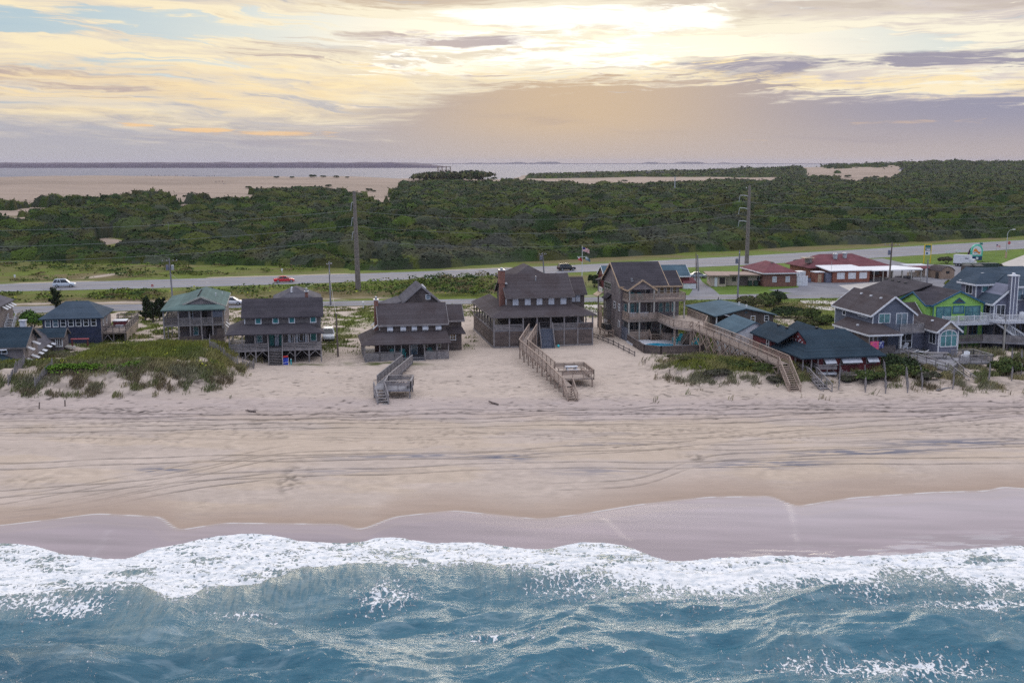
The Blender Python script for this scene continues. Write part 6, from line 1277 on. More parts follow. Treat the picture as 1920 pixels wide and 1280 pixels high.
boardwalk('boardwalk', 'longest boardwalk on cross-braced posts running from the tall house over the dune', [_h, (29.6, 149., 6.25), (34.3, 135.9, 5.25)], 1.7, M['wood_tan'], M['deck_tan'], 5, 2.0, brace=True, stairs=[((34.35, 135.8, 5.22), (34.5, 130.4, 2.7), 1.35)])
boardwalk('boardwalk', 'grey box deck and steep steps in front of the teal-roofed red cottage', [(37.4, 138.6, 3.9), (37.9, 135.8, 3.9)], 1.2, M['wood'], M['white_dirty'], 2, 2., decks=[([(38.6, 136.0, 4.1), (41.2, 136.0, 4.1), (41.2, 139.3, 4.1), (38.6, 139.3, 4.1)], ((0, 1), (1, 2), (3, 0)), ((1, 2),), True)], stairs=[((37.95, 135.7, 3.88), (38.5, 130.6, 2.75), 1.1)])
boardwalk('boardwalk', 'grey deck with picnic table and long railed edge below the white-trimmed house', [(54.6, 149.5, 4.0), (56.6, 138.6, 4.0)], 1.6, M['wood'], M['deck_gy'], 3, 2., decks=[([(56.9, 139.5, 4.0), (59.2, 143.0, 4.0), (60.4, 148.0, 4.0), (60.2, 153.0, 4.0), (54.9, 153.0, 4.0)], (), (), False), ([(59.3, 142.7, 4.15), (64.0, 143.2, 4.15), (63.2, 147.5, 4.15), (60.0, 147.0, 4.15)], ((0, 1), (1, 2), (2, 3)), (), False)], stairs=[((56.7, 138.4, 3.98), (57.6, 133.9, 2.75), 1.25)], skip_rail=((0, -1),))

# ---------------------------------------------------------------- buildings by the highway
def brick_store():
    h = empty('brick_building', 'square red brick building with maroon hip roof and white window shutters', 'building', (56.15, 242.4, 3.), 9.)
    box_wall(h, 0, 7.6, 0, 14, -.2, 3.0, 'brick'); hip_roof(h, (-.5, 8.1, -.5, 14.5), ((3.8, 5.2), (3.8, 9)), 3.05, 5.0, m='roof_rd', fascia='white'); MB().box(3.4, 3.9, 4.6, 5.1, 4.75, 5.1).build('roof_vent', M['steel'], h)
    for u in (1.9, 5.0): window(h, 'f', 0, u, u+1.0, .95, 2.25, 'white', 'white_dirty')
    for v in (2.5, 5.5, 8.5, 11.5): window(h, 'l', 0, v, v+1.0, .95, 2.25, 'white', 'white_dirty')
    f = empty('fence', 'tall white board fence beside the square brick building', 'fence', (63.9, 243.9, 3.), 9.)
    for i in range(4): MB().box(i*.62, i*.62+.58, 0, .06, 0, 2.2).build('board_panel', M['white'], f)
    for i in range(5): MB().box(i*.62-.05, i*.62+.05, .06, .16, 0, 2.25).build('post', M['white'], f)
brick_store()
def flat_motel():
    h = empty('flat_roof_building', 'long low cream building with a flat tan roof beside the side road', 'building', (44.3, 243.0, 3.), -4.)
    box_wall(h, 0, 3.4, 0, 7.5, -.2, 2.3, 'cream'); box_wall(h, 3.42, 10.6, 2.2, 8, -.2, 2.3, 'cream'); MB().slab([(-.7, -.5, 2.55), (4.2, -.5, 2.55), (4.2, 1.2, 2.55), (11.4, 1.2, 2.55), (11.4, 8.6, 2.55), (-.7, 8.6, 2.55)], .24).build('roof', M['roof_br'] if False else mat("tan_gravel_roof", (.33, .245, .205), (.26, .195, .165), fine=6, rough=.95), h)
    panel(h, 'door', 'f', 0, .9, 1.5, 0, 2.0, 'white'); panel(h, 'garage_opening', 'f', 0, 2.0, 3.2, .6, 2.0, 'void'); window(h, 'f', 2.2, 5.0, 6.0, .9, 1.9, 'steel'); panel(h, 'lattice_screen', 'f', 2.2, 6.6, 8.6, 0, 2.1, 'slats'); window(h, 'l', 0, 2, 2.8, .9, 1.8); window(h, 'l', 0, 5, 5.8, .9, 1.8)
    for i, u in enumerate((8.6, 9.9)):
        b = empty('wheelie_bin', ('dark green wheeled bin, nearer the lattice, in front of the flat-roofed building', 'dark green wheeled bin, nearer the brick walls, in front of the flat-roofed building')[i], 'bin', world_of((44.3, 243.0, 3.), -4., u, 1.0), 6., 'bins by the flat-roofed building')
        m = mat_plain("bin_plastic", (.015, .045, .03), .5); MB().slab([(0, 0, .1), (.75, 0, .1), (.75, .75, .1), (0, .75, .1)], .95, (0, 0, 1)).build('body', m, b); MB().slab([(-.05, -.08, 1.05), (.8, -.08, 1.05), (.8, .8, 1.15), (-.05, .8, 1.15)], .08, (0, 0, 1)).build('lid', m, b)
flat_motel()
def restaurant():
    h = empty('restaurant', 'brown brick restaurant with wide maroon roof, white awning and three white window panels', 'building', (73.7, 250.1, 3.), 12.)
    box_wall(h, 0, 9.2, 0, 6.4, -.2, 2.75, 'brick_br'); MB().slab([(-1.0, -.35, 2.85), (9.5, -.35, 2.85), (8.0, 6.4, 3.5), (-1.2, 6.4, 3.5)], .2).build('porch_roof', M['white'], h)
    for u in (1.0, 3.8, 6.6): window(h, 'f', 0, u, u+1.9, .85, 2.3, 'white', 'white', bars=(0, 0))
    box_wall(h, -2.4, 17.5, 6.42, 17, -.2, 2.9, 'brick_br', 'main_wall'); hip_roof(h, (-3.2, 18.6, 5.6, 18.2), ((2.6, 12), (11.2, 12)), 3.0, 5.6, m='roof_rd')
    MB().slab([(9.6, -.4, 2.75), (22.6, -.4, 2.75), (24, 3, 2.75), (19, 6.5, 3.1), (9.6, 6.5, 3.1)], .22).build('awning', M['white'], h); posts(h, [10.2, 12.5, 15, 17.5, 19.8, 22.3], -.2, -.1, 2.6, 'putty', .18, 'awning_post')
    railing(h, (10, -.1, 0), (17, -.1, 0), 1.0, 4, 5, 'wood_dk'); window(h, 'f', 6.42, 10.4, 12.8, .9, 2.4, 'steel', 'glass_bl', bars=(2, 0)); window(h, 'f', 6.42, 13.6, 15.4, .9, 2.4, 'steel', 'glass', bars=(1, 0)); panel(h, 'counter_wall', 'f', 6.4, 18, 19.0, 0, 2.4, 'cream'); MB().box(17.6, 22.2, 3, 3.1, 0, .9).build('serving_counter', M['wood_dk'], h)
    box_wall(h, -3.6, -1.5, 1.5, 3.5, -.1, 2.3, 'brick_br', 'cooler_shed'); panel(h, 'door', 'f', 1.5, -3.0, -2.1, 0, 1.9, 'tan_trim'); MB().box(-3.8, -1.3, 1.3, 3.7, 2.3, 2.45).build('shed_roof', M['white'], h); box_wall(h, -1.3, -.02, .6, 3, -.1, 2.2, 'siding_bl', 'entry_block')
    for u, v, w, r in ((-1.8, 8.7, 4.2, .85), (5.5, 9.6, 4.9, .55), (8.2, 10.0, 5.0, .5)):
        b = MB(); b.lathe([(r, 0), (r, .9), (r*1.2, .95), (r*1.2, 1.25), (r*.6, 1.35)], (u, v, w-.3), 12); b.build('roof_fan', M['steel'] if r > .8 else M['metal'], h)
    MB().tube([(-.2, .5, 2.8), (-.2, .5, 4.9)], .04).build('antenna_mast', M['metal'], h); MB().box(-3.3, -.7, 7.7, 9.9, 5.0, 5.15).build('fan_hood', M['tan_trim'], h)
    ext = empty('storage_container', 'white storage container standing left of the brown brick restaurant', 'container', world_of((73.7, 250.1, 3.), 12., -8.6, 3.6), 12.)
    MB().box(0, 3.6, 0, 2.4, .2, 2.3).build('body', M['white'], ext); MB().box(-.05, 3.65, -.05, 2.45, 2.3, 2.38).build('roof', M['white'], ext)
    for u in (.9, 1.8, 2.7): MB().box(u-.03, u+.03, -.04, 0, .3, 2.2).build('door_rib', M['metal'], ext)
    bx = empty('delivery_bin', 'blue grey bin beside the white storage container', 'bin', world_of((73.7, 250.1, 3.), 12., -6.0, 2.0), 12.); MB().slab([(0, 0, .05), (1.6, 0, .05), (1.6, .9, .05), (0, .9, .05)], .95, (0, 0, 1)).build('body', M['siding_bl'], bx); MB().box(-.05, 1.65, -.05, .95, 1.0, 1.08).build('lid', M['black'], bx)
restaurant()
def red_store():
    x, y = at(1243, 543, 3); h = empty('red_building', 'barn red building with grey teal roof behind the tall three-storey house', 'building', (x-12.6, y, 3.), 8.)
    box_wall(h, 0, 18.8, 0, 7, -.2, 2.9, 'barn'); gable_roof(h, .1, 18.7, 0, 7, 2.95, 4.9, 'u', .4, .4, m='roof_bl', fascia='white'); mb = MB(); mb.prism_u([(0, 2.9), (7, 2.9), (3.5, 4.75)], -.02, .15); mb.build('gable_wall', M['brick'], h); window(h, 'f', 0, 14.4, 15.7, 1.2, 2.6, 'white', 'glass_bl'); MB().box(17.4, 20.2, -.9, 1.2, -.1, 1.3).build('entry_box', M['white'], h); MB().slab([(17.3, -1.0, 1.3), (20.4, -1.0, 1.3), (20.0, 1.3, 2.3), (17.4, 1.3, 2.3)], .12).build('entry_roof', M['roof_rd'], h); MB().box(16.6, 16.8, -.06, 0, .3, 2.6).build('downpipe', M['white'], h)
red_store()
def sheds():
    h = empty('garden_shed', 'brown barn-style shed with a small dark window on the car park', 'shed', (101.6, 258.2, 3.), 14.)
    mb = MB(); mb.prism_v([(0, 0), (3.7, 0), (3.7, 1.9), (3.0, 2.55), (1.85, 2.9), (.7, 2.55), (0, 1.9)], 0, 5); mb.build('wall', mat("tan_shed_boards", (.33, .235, .17), (.27, .19, .14), lines=(0, .2, .15)), h); rf = MB()
    for p, q in (((-.15, 1.85), (.68, 2.6)), ((.68, 2.6), (1.85, 2.98)), ((1.85, 2.98), (3.02, 2.6)), ((3.02, 2.6), (3.85, 1.85))): rf.slab([(p[0], -.15, p[1]), (q[0], -.15, q[1]), (q[0], 5.15, q[1]), (p[0], 5.15, p[1])], .07, (0, 0, 1))
    rf.build('roof', M['roof_br'], h); window(h, 'f', 0, 1.4, 2.3, 1.3, 1.9, 'void', 'glass', bars=(0, 0)); panel(h, 'door', 'l', 0, .8, 2.0, 0, 1.6, 'void')
    g = empty('picnic_shelter', 'open shelter with a rounded maroon awning between restaurant and shed', 'shelter', (95.6, 262.0, 3.), 12.)
    for u, v in ((0, 0), (5, 0), (0, 3.5), (5, 3.5)): MB().box(u-.08, u+.08, v-.08, v+.08, 0, 2.2).build('post', M['putty'], g)
    MB().slab([(-.4, -.4, 2.2), (5.4, -.4, 2.2), (5.4, .6, 2.75), (-.4, .6, 2.75)], .12).build('awning', M['roof_rd'], g); MB().slab([(-.4, .6, 2.75), (5.4, .6, 2.75), (5.4, 4, 2.9), (-.4, 4, 2.9)], .12).build('roof', M['white_dirty'], g); MB().box(.4, 2.6, 1, 1.8, 0, 1.1).build('counter', M['cream'], g); MB().box(3.4, 4.9, 1.2, 3.3, 0, 2.0).build('back_wall', M['cream'], g)
    d = [mat_plain("dumpster_green", (.02, .045, .035), .6), mat_plain("dumpster_brown", (.06, .045, .045), .6)]
    for i, (x, y, l) in enumerate(((113.6, 273.6, 'brown steel dumpster, left of a pair at the edge of the car park'), (116.2, 273.2, 'green steel dumpster, right of a pair at the edge of the car park'))):
        o = empty('dumpster', l, 'dumpster', (x, y, 3.), 10., 'dumpsters on the car park')
        MB().slab([(0, 0, .15), (2.2, 0, .15), (2.2, 1.7, .15), (0, 1.7, .15)], 1.5, (0, 0, 1)).build('body', d[1-i], o); MB().slab([(-.05, -.1, 1.66), (2.25, -.1, 1.66), (2.25, 1.75, 1.95), (-.05, 1.75, 1.95)], .08, (0, 0, 1)).build('lid', M['black'], o); MB().box(-.12, 2.32, .6, .8, .8, 1.0).build('lift_bar', d[1-i], o)
    o = empty('skip', 'long dark green roll-off container behind the pair of dumpsters', 'container', (116.5, 279.5, 3.), 8.)
    MB().slab([(0, 0, .2), (9, 0, .2), (9, 2.4, .2), (0, 2.4, .2)], 1.5, (0, 0, 1)).build('body', d[0], o); rb = MB()
    for k in range(9): rb.box(.5+k, .62+k, -.08, 0, .2, 1.7)
    rb.build('rib', d[0], o)
sheds()

# ---------------------------------------------------------------- vehicles
def vehicle(name, label, loc, rot, paint, kind='suv', group=None):
    """nose towards +x, width along y"""
    o = empty(name, label, 'car', loc, rot, group)
    L_, W, H = {'suv': (4.7, 1.86, 1.75), 'sedan': (4.75, 1.82, 1.42), 'hatch': (4.2, 1.78, 1.5)}[kind]; belt = {'suv': 1.05, 'sedan': .92, 'hatch': .95}[kind]; hw_ = W/2; gc = .26
    nose, tail = L_/2, -L_/2
    pm = mat_plain("car_paint", paint, .25, var=.04)
    if kind == 'suv': prof = [(tail, gc+.15, belt-.05, .90), (tail+.12, gc, belt, 1.0), (tail+1.0, gc, belt+.01, 1.0), (nose-1.45, gc, belt, 1.0), (nose-.5, gc, belt-.10, .98), (nose-.1, gc+.05, belt-.24, .92), (nose, gc+.12, belt-.40, .84)]; cab = [(tail+.15, tail+.45), (nose-1.15, nose-1.95)]
    elif kind == 'sedan': prof = [(tail, gc+.12, belt-.12, .86), (tail+.2, gc, belt-.02, .98), (tail+1.1, gc, belt+.02, 1.0), (nose-1.5, gc, belt-.02, 1.0), (nose-.5, gc, belt-.14, .96), (nose-.1, gc+.02, belt-.28, .88), (nose, gc+.1, belt-.42, .78)]; cab = [(tail+.75, tail+1.55), (nose-1.25, nose-2.15)]
    else: prof = [(tail, gc+.12, belt-.1, .88), (tail+.15, gc, belt, .98), (tail+1.0, gc, belt+.02, 1.0), (nose-1.3, gc, belt-.02, 1.0), (nose-.4, gc, belt-.16, .96), (nose, gc+.1, belt-.4, .8)]; cab = [(tail+.1, tail+.55), (nose-1.0, nose-1.85)]
    mb = MB(); n = 10
    for x, z0, z1, k in prof:
        w = hw_*k; zm = z0+(z1-z0)*.55
        mb.v += [(x, -w*.9, z0), (x, -w, z0+.12), (x, -w, zm), (x, -w*.95, z1-.06), (x, -w*.85, z1), (x, w*.85, z1), (x, w*.95, z1-.06), (x, w, zm), (x, w, z0+.12), (x, w*.9, z0)]
    for i in range(len(prof)-1):
        for k in range(n): a = i*n+k; b = i*n+(k+1) % n; mb.f.append((a, b, b+n, a+n))
    mb.f += [tuple(range(n)), tuple(range(len(prof)*n-1, len(prof)*n-n-1, -1))]; mb.build('body', pm, o, True)
    (b0, t0), (b1, t1) = cab; zt = H-.05; wb, wt = hw_*.93, hw_*.74; g = MB()
    g.v += [(b0, -wb, belt-.05), (b1, -wb, belt-.05), (b1, wb, belt-.05), (b0, wb, belt-.05), (t0, -wt, zt), (t1, -wt, zt), (t1, wt, zt), (t0, wt, zt)]; g.f += [(3, 2, 1, 0), (4, 5, 6, 7), (0, 1, 5, 4), (1, 2, 6, 5), (2, 3, 7, 6), (3, 0, 4, 7)]; cb = g.build('cabin_glass', M['glass'], o)
    r = MB(); r.slab([(t0-.06, -wt-.02, zt), (t1+.08, -wt-.02, zt), (t1+.08, wt+.02, zt), (t0-.06, wt+.02, zt)], .06, (0, 0, 1)); r.slab([(t0+.1, -wt*.85, zt+.06), (t1-.1, -wt*.85, zt+.06), (t1-.1, wt*.85, zt+.06), (t0+.1, wt*.85, zt+.06)], .03, (0, 0, 1))
    for s in (-1, 1):
        for xb, xt in ((b0, t0), (b1, t1), ((b0+b1)/2-.1, (t0+t1)/2-.05)): r.bar((xb, s*wb, belt-.03), (xt, s*wt, zt+.02), .1, .07)
        if kind == 'suv': r.bar((b0+.75, s*wb, belt-.03), (t0+.7, s*wt, zt), .12, .07); r.bar((t0+.2, s*wt*.9, zt+.14), (t1-.2, s*wt*.9, zt+.14), .05)
    r.build('roof', pm, o)
    for x in (nose-.85, tail+.9):
        for s in (-1, 1):
            t = MB(); t.tube([(x, s*(hw_-.22), .34), (x, s*(hw_+.01), .34)], .34, 16); w = t.build('wheel', M['black'], o); MB().tube([(x, s*(hw_-.1), .34), (x, s*(hw_+.025), .34)], .21, 12).build('rim', M['metal'], w)
    for s in (-1, 1): MB().box(nose-.16, nose-.02, s*hw_*.62-.16, s*hw_*.62+.16, belt-.42, belt-.26).build('headlight', M['white'], o); MB().box(tail-.02, tail+.1, s*hw_*.68-.12, s*hw_*.68+.12, belt-.35, belt-.1).build('taillight', mat_plain("tail_lamp_red", (.35, .02, .02), .3), o); MB().box(b1-.2, b1-.05, s*(hw_+.02)-.1, s*(hw_+.02)+.1, belt-.02, belt+.12).build('mirror', pm, o)
    return o
VG = 'vehicles on the highway'
def on_road(px, py, z=3.036): x, y = at(px, py, z); return (x, y, z)
def road_dir(pts, x):
    q = np.array(sorted(at(*p, 3.) for p in pts)); y = np.interp([x-4, x+4], q[:, 0], q[:, 1]); return math.degrees(math.atan2(y[1]-y[0], 8))
p = on_road(121, 538); vehicle('suv_car', 'white and silver SUV driving right on the highway, farthest left of the moving vehicles', p, road_dir(HWY_S, p[0]), (.55, .60, .68), 'suv', VG)
p = on_road(533, 529); vehicle('sedan_car', 'bright red sedan driving right along the highway', p, road_dir(HWY_S, p[0]), (.55, .008, .02), 'sedan', VG)
p = on_road(1062, 507); vehicle('suv_car', 'black SUV driving right on the highway beside the flags', p, road_dir(HWY_S, p[0]), (.012, .012, .018), 'suv', VG)
p = at(616, 636, 3.02); vehicle('suv_car', 'white SUV parked nose to the sea beside the teal-windowed house', (p[0], p[1], 3.02), -80, (.55, .58, .62), 'suv')
p = on_road(436, 571); vehicle('hatchback_car', 'white hatchback on the beach road beside the green-roofed house', p, 3+0, (.65, .65, .70), 'hatch')
p = at(1308, 521, 3.02); vehicle('sedan_car', 'grey sedan parked beside the flat-roofed cream building, half behind poles', (p[0], p[1], 3.02), 8, (.30, .34, .40), 'sedan')
def box_truck():
    o = empty('box_truck', 'white box truck parked on the lawn edge behind the dumpsters', 'truck', (117.6, 291.0, 3.02), -38.); o.scale = (.78, .85, .9)
    MB().box(0, 5.4, 0, 2.4, .9, 3.3).build('cargo_box', M['white'], o); MB().box(-.04, 5.44, -.04, 2.44, 3.3, 3.36).build('box_roof', M['white_dirty'], o)
    c = MB(); c.slab([(5.45, .15, .55), (6.9, .15, .55), (7.05, .15, 1.25), (6.55, .15, 2.2), (5.45, .15, 2.25)], 2.1, (0, 1, 0)); c.build('cab', M['white'], o); MB().slab([(6.9, .3, 1.4), (6.9, 2.1, 1.4), (6.6, 2.1, 2.1), (6.6, .3, 2.1)], .06, (1, 0, 0)).build('windscreen', M['glass'], o); MB().box(0, 6.9, .2, 2.2, .5, .88).build('chassis', M['black'], o)
    for x in (1.1, 2.1, 6.0):
        for y in (.15, 2.25): w = MB().tube([(x, y-.14, .45), (x, y+.14, .45)], .45, 14).build('wheel', M['black'], o); MB().tube([(x, y-.16, .45), (x, y+.16, .45)], .22, 10).build('rim', M['metal'], w)
    MB().box(3.8, 4.9, -.02, 0, 2.3, 2.6).build('panel_mark', M['siding_bl'], o)
box_truck()

# ---------------------------------------------------------------- poles, wires, signs, flags
def utility_pole(px0, py0, px1, py1, label, arm=1.2, cans=0, m='pole_gy', r=.15, th=0., lamp=False):
    x, y = at(px0, py0, 3.); d = ray(px1, py1); H = CAM_Z+d[2]*(y/d[1]); xt = d[0]*(y/d[1]); o = empty('utility_pole', label, 'pole', (x, y, 3.), 0, 'wooden utility poles'); T = Vector((xt-x, 0, H-3.))
    MB().tube([(0, 0, -.6), T*.5, T], [r*1.25, r*1.05, r*.8], 8).build('pole', M[m], o)
    if arm:
        a = MB(); d_ = Vector((math.cos(R(th)), math.sin(R(th)), 0)); c = T*.93; a.bar(c-d_*arm, c+d_*arm, .1, .12); ao = a.build('crossarm', M['pole_bn'], o)
        for k in (-.9, -.3, .5, .95): MB().lathe([(.05, 0), (.08, .08), (.05, .16), (.07, .22)], c+d_*arm*k+Vector((0, 0, .06)), 8).build('insulator', M['white_dirty'], ao)
    for k in range(cans):
        c = T*.72; MB().lathe([(.28, 0), (.3, .05), (.3, .95), (.22, 1.05)], (c.x+(-.5 if k == 0 else .55), c.y-.1, c.z), 12).build('transformer', M['metal'] if k else M['siding_bl'], o)
    return o, Vector((x, y, 3.))+T
P1 = utility_pole(324, 564, 317, 484, 'grey utility pole with two transformer cans left of the green-roofed house', 1.5, 2, th=25)
P2 = utility_pole(620, 572, 617, 490, 'grey utility pole beside the beach road, right of the teal-windowed house', .8, 0, th=60)
P3 = utility_pole(1021, 522, 1017, 474, 'grey utility pole with one blue can behind the big brown house', 1.0, 1, th=30)
P4 = utility_pole(1310, 545, 1308, 478, 'thin grey pole, right one of a close pair by the side road', 0, 0, r=.14)
P4b = utility_pole(1306, 541, 1305, 474, 'thin brown pole, left one of a close pair by the side road', 0, 0, 'pole_bn', r=.12)
P5 = utility_pole(1383, 558, 1387, 469, 'grey utility pole in front of the square brick building', .6, 1, th=70, r=.16)
P6 = utility_pole(1666, 538, 1673, 454, 'dark utility pole with a can in front of the restaurant awning', 1.6, 1, 'pole_bn', th=-20, r=.17)
P7 = utility_pole(1737, 549, 1740, 486, 'grey utility pole standing between the restaurant shelter and the lime house', .0, 0, r=.15)
P8 = utility_pole(634, 668, 630, 588, 'short leaning brown pole beside the parked white SUV', 0, 0, 'pole_bn', r=.12)
P9 = utility_pole(1008, 500, 1008, 499, 'x', 0) if False else None
def steel_pole(px0, py0, px1, py1, label, arms, side):
    x, y = at(px0, py0, 3.); d = ray(px1, py1); H = CAM_Z+d[2]*(y/d[1]); xt = d[0]*(y/d[1]); o = empty('transmission_pole', label, 'pole', (x, y, 3.), 0, 'tall steel transmission poles'); T = Vector((xt-x, 0, H-3.))
    MB().tube([(0, 0, -.8), T*.5, T], [.62, .48, .34], 12).build('shaft', M['steel'], o); pts = []
    for k in arms:
        c = T*k; e = c+Vector((side*2.6 if side < -.5 else side*1.2, -.6, .35)); b = MB(); b.tube([c, c.lerp(e, .5)+Vector((0, 0, .12)), e], [.14, .11, .08], 8); ao = b.build('arm', M['metal'], o); q = e+Vector((-.25, 0, -1.7)); MB().tube([e, e.lerp(q, .5), q], .07, 8).build('insulator', M['metal'], ao); pts.append(Vector((x, y, 3.))+q)
    return pts
S1 = steel_pole(672, 546, 664, 358, 'tall weathered steel transmission pole left of centre, in front of the thicket', (.87, .72, .58), -.45)
S2 = steel_pole(1400, 494, 1405.5, 348, 'tall grey steel transmission pole with three long arms behind the square brick building', (.86, .70, .535), -1)
wire_m = mat_plain("wire_aluminium", (.22, .24, .25), .6)
def wire(name, label, a, b, sag, r=.045, group=None):
    a, b = Vector(a), Vector(b); n = 24; pts = [a.lerp(b, i/n)-Vector((0, 0, sag*4*(i/n)*(1-i/n))) for i in range(n+1)]
    o = MB().tube(pts, r, 5).build(name, wire_m); return tag(o, label, 'power line', group)
WN = ('topmost', 'middle', 'lowest')
for i in range(3):
    wire('power_line', WN[i]+' of three wires strung between the two steel transmission poles', S1[i], S2[i], 3.2, .028, 'transmission wires')
    l = Vector((S1[i].x-150, S1[i].y-35, S1[i].z+.5)); wire('power_line', WN[i]+' of three wires running out of frame from the weathered steel pole', S1[i], l, 3.5, .028, 'transmission wires')
    e = Vector((S2[i].x+160, S2[i].y+75, S2[i].z+1)); wire('power_line', WN[i]+' of three wires running from the three-armed steel pole past the street lamp', S2[i], e, 3.5, .028, 'transmission wires')
wire('service_wire', 'pale wire drooping from the roadside pole to the short leaning pole by the SUV', P2[1]-Vector((0, 0, 1.5)), P8[1], .8, .03)
wire('service_wire', 'pale wire drooping from the two-can pole to the green roof', P1[1]-Vector((0, 0, 3)), (-47.5, 172, 9.9), .6, .025)
wire('service_wire', 'pale wire from the roadside pole up to the highway side of the teal-windowed house', P2[1]-Vector((0, 0, 2)), (-32.5, 164, 11.4), .5, .025)

def street_lamp():
    x, y = at(1886, 484, 3); o = empty('street_lamp', 'grey street lamp with curved arm beside the highway junction', 'street lamp', (x, y, 3.), 0)
    MB().tube([(0, 0, -.3), (0, 0, 4), (.0, 0, 7.3)], [.16, .12, .1], 10).build('pole', M['metal'], o); MB().tube([(0, 0, 7.2), (.5, 0, 8.0), (1.5, -.1, 8.3)], .06, 8).build('arm', M['metal'], o); MB().slab([(1.3, -.3, 8.35), (2.1, -.3, 8.35), (2.1, .1, 8.35), (1.3, .1, 8.35)], .18).build('lamp_head', M['white'], o); MB().box(-.25, .2, -.25, .2, 0, 1.8).build('base_wrap', M['tan_trim'], o)
street_lamp()
def stop_sign():
    x, y = at(1891, 471, 3); o = empty('stop_sign', 'red octagonal sign on a thin post beside the street lamp', 'road sign', (x, y, 3.), 0)
    MB().tube([(0, 0, -.2), (0, 0, 2.9)], .05, 8).build('post', M['metal'], o); r = .48; MB().slab([(r*math.cos(math.pi/8+k*math.pi/4), -.06, 2.6+r*math.sin(math.pi/8+k*math.pi/4)) for k in range(8)], .03, (0, -1, 0)).build('plate', mat_plain("sign_red", (.55, .02, .03), .5), o); text('lettering', 'STOP', o, (0, -.10, 2.47), .30, M['white'])
def text(name, s, par, loc, size, m, extrude=.005, rot=0.):
    c = bpy.data.curves.new(name, 'FONT'); c.body = s; c.size = size; c.align_x = 'CENTER'; c.extrude = extrude; o = bpy.data.objects.new(name, c); COL.objects.link(o)
    dg = bpy.context.evaluated_depsgraph_get(); me = bpy.data.meshes.new_from_object(o.evaluated_get(dg)); bpy.data.objects.remove(o)
    o = link(name, me, m, par); o.location = loc; o.rotation_euler = (math.pi/2, 0, rot); return o
stop_sign()
def yellow_sign():
    x, y = at(1738, 493.5, 3); o = empty('roadside_sign', 'tall yellow-framed roadside sign with green top panel beside the lawn', 'sign', (x, y, 3.), 8)
    ye = mat_plain("sign_yellow", (.75, .55, .04), .5)
    for u in (-.95, .95): MB().box(u-.12, u+.12, -.12, .12, -.2, 5.0).build('post', ye, o)
    MB().box(-1.1, 1.1, -.14, .14, 5.0, 5.2).build('top_bar', ye, o)
    for n_, z0, z1, m in (('sign_panel', 4.25, 5.0, M['green_pt']), ('sign_panel', 3.4, 4.2, M['glass_bl']), ('sign_panel', 2.3, 3.2, M['white'])): MB().box(-.83, .83, -.08, .08, z0, z1).build(n_, m, o)
    MB().box(-.5, .1, -.1, -.08, 2.5, 3.0).build('panel_mark', M['blue_trim'], o); MB().box(-.4, .6, -.1, -.08, 3.6, 3.9).build('panel_mark', M['white'], o)
yellow_sign()
def drive_in_sign():
    x, y = at(1830, 487.5, 3); o = empty('roadside_sign', 'big rounded teal sign with an orange swirl on a navy base on the lawn', 'sign', (x, y, 3.), 6)
    MB().box(-1.5, 1.5, -.5, .5, -.1, 1.1).build('base', mat_plain("sign_navy", (.01, .05, .14), .5), o); MB().box(-.35, .35, -.53, -.5, .2, .9).build('base_plate', M['white'], o)
    out = [(-1.65, 1.1), (1.65, 1.1), (1.75, 2.9), (1.25, 4.1), (.3, 4.5), (-.6, 4.4), (-1.4, 3.8), (-1.75, 2.6)]; MB().slab([(u, -.3, w) for u, w in out], .6, (0, 1, 0)).build('sign_frame', mat_plain("sign_sea_green", (.10, .58, .42), .4), o)
    inn = [(-1.35, 1.5), (1.2, 1.5), (1.25, 2.9), (.8, 3.7), (.0, 4.05), (-.6, 3.95), (-1.15, 3.5), (-1.4, 2.6)]; MB().slab([(u, -.36, w) for u, w in inn], .05, (0, 1, 0)).build('sign_face', M['white'], o)
    sw = MB(); sw.slab([(-1.1+2.0*i/10, -.41, 2.55+.5*math.sin(i*.55)+.25) for i in range(11)]+[(.9-2.0*i/10, -.41, 2.15+.35*math.sin((10-i)*.55)) for i in range(11)], .04, (0, 1, 0)); sw.build('swirl', mat_plain("sign_orange", (.85, .28, .03), .5), o); MB().slab([(-.9, -.41, 2.05), (.9, -.41, 2.2), (1.0, -.41, 2.4), (-.8, -.41, 2.2)], .04, (0, 1, 0)).build('swirl', M['blue_trim'], o); MB().box(.9, 1.6, -.2, .2, 4.3, 4.9).build('topper', M['green_pt'], o)
    f = empty('feather_flag', 'purple feather flag leaning beside the big rounded teal sign', 'flag', (x-2.7, y+.3, 3.), 0); MB().tube([(0, 0, 0), (.25, 0, 1.6), (.75, 0, 3.1), (1.15, 0, 3.5)], .03, 6).build('pole', M['metal'], f); MB().slab([(.03, .0, .4), (.45, 0, 2.1), (.8, 0, 3.0), (1.2, 0, 3.5), (1.35, 0, 3.0), (.8, 0, 1.6), (.3, 0, .5)], .02, (0, 1, 0)).build('cloth', mat_plain("flag_purple", (.10, .02, .08), .8), f)
drive_in_sign()
for i, (px, py, l) in enumerate(((1777, 476, 'small white lawn sign, left of two by the highway'), (1796, 474, 'small white lawn sign, right of two by the highway'))):
    x, y = at(px, py, 3); o = empty('lawn_sign', l, 'sign', (x, y, 3.), 4, 'lawn signs'); MB().box(-.8, .8, -.03, .03, .4, 1.0).build('plate', M['white'], o); [MB().box(u-.03, u+.03, -.03, .03, -.1, .4).build('leg', M['metal'], o) for u in (-.5, .5)]
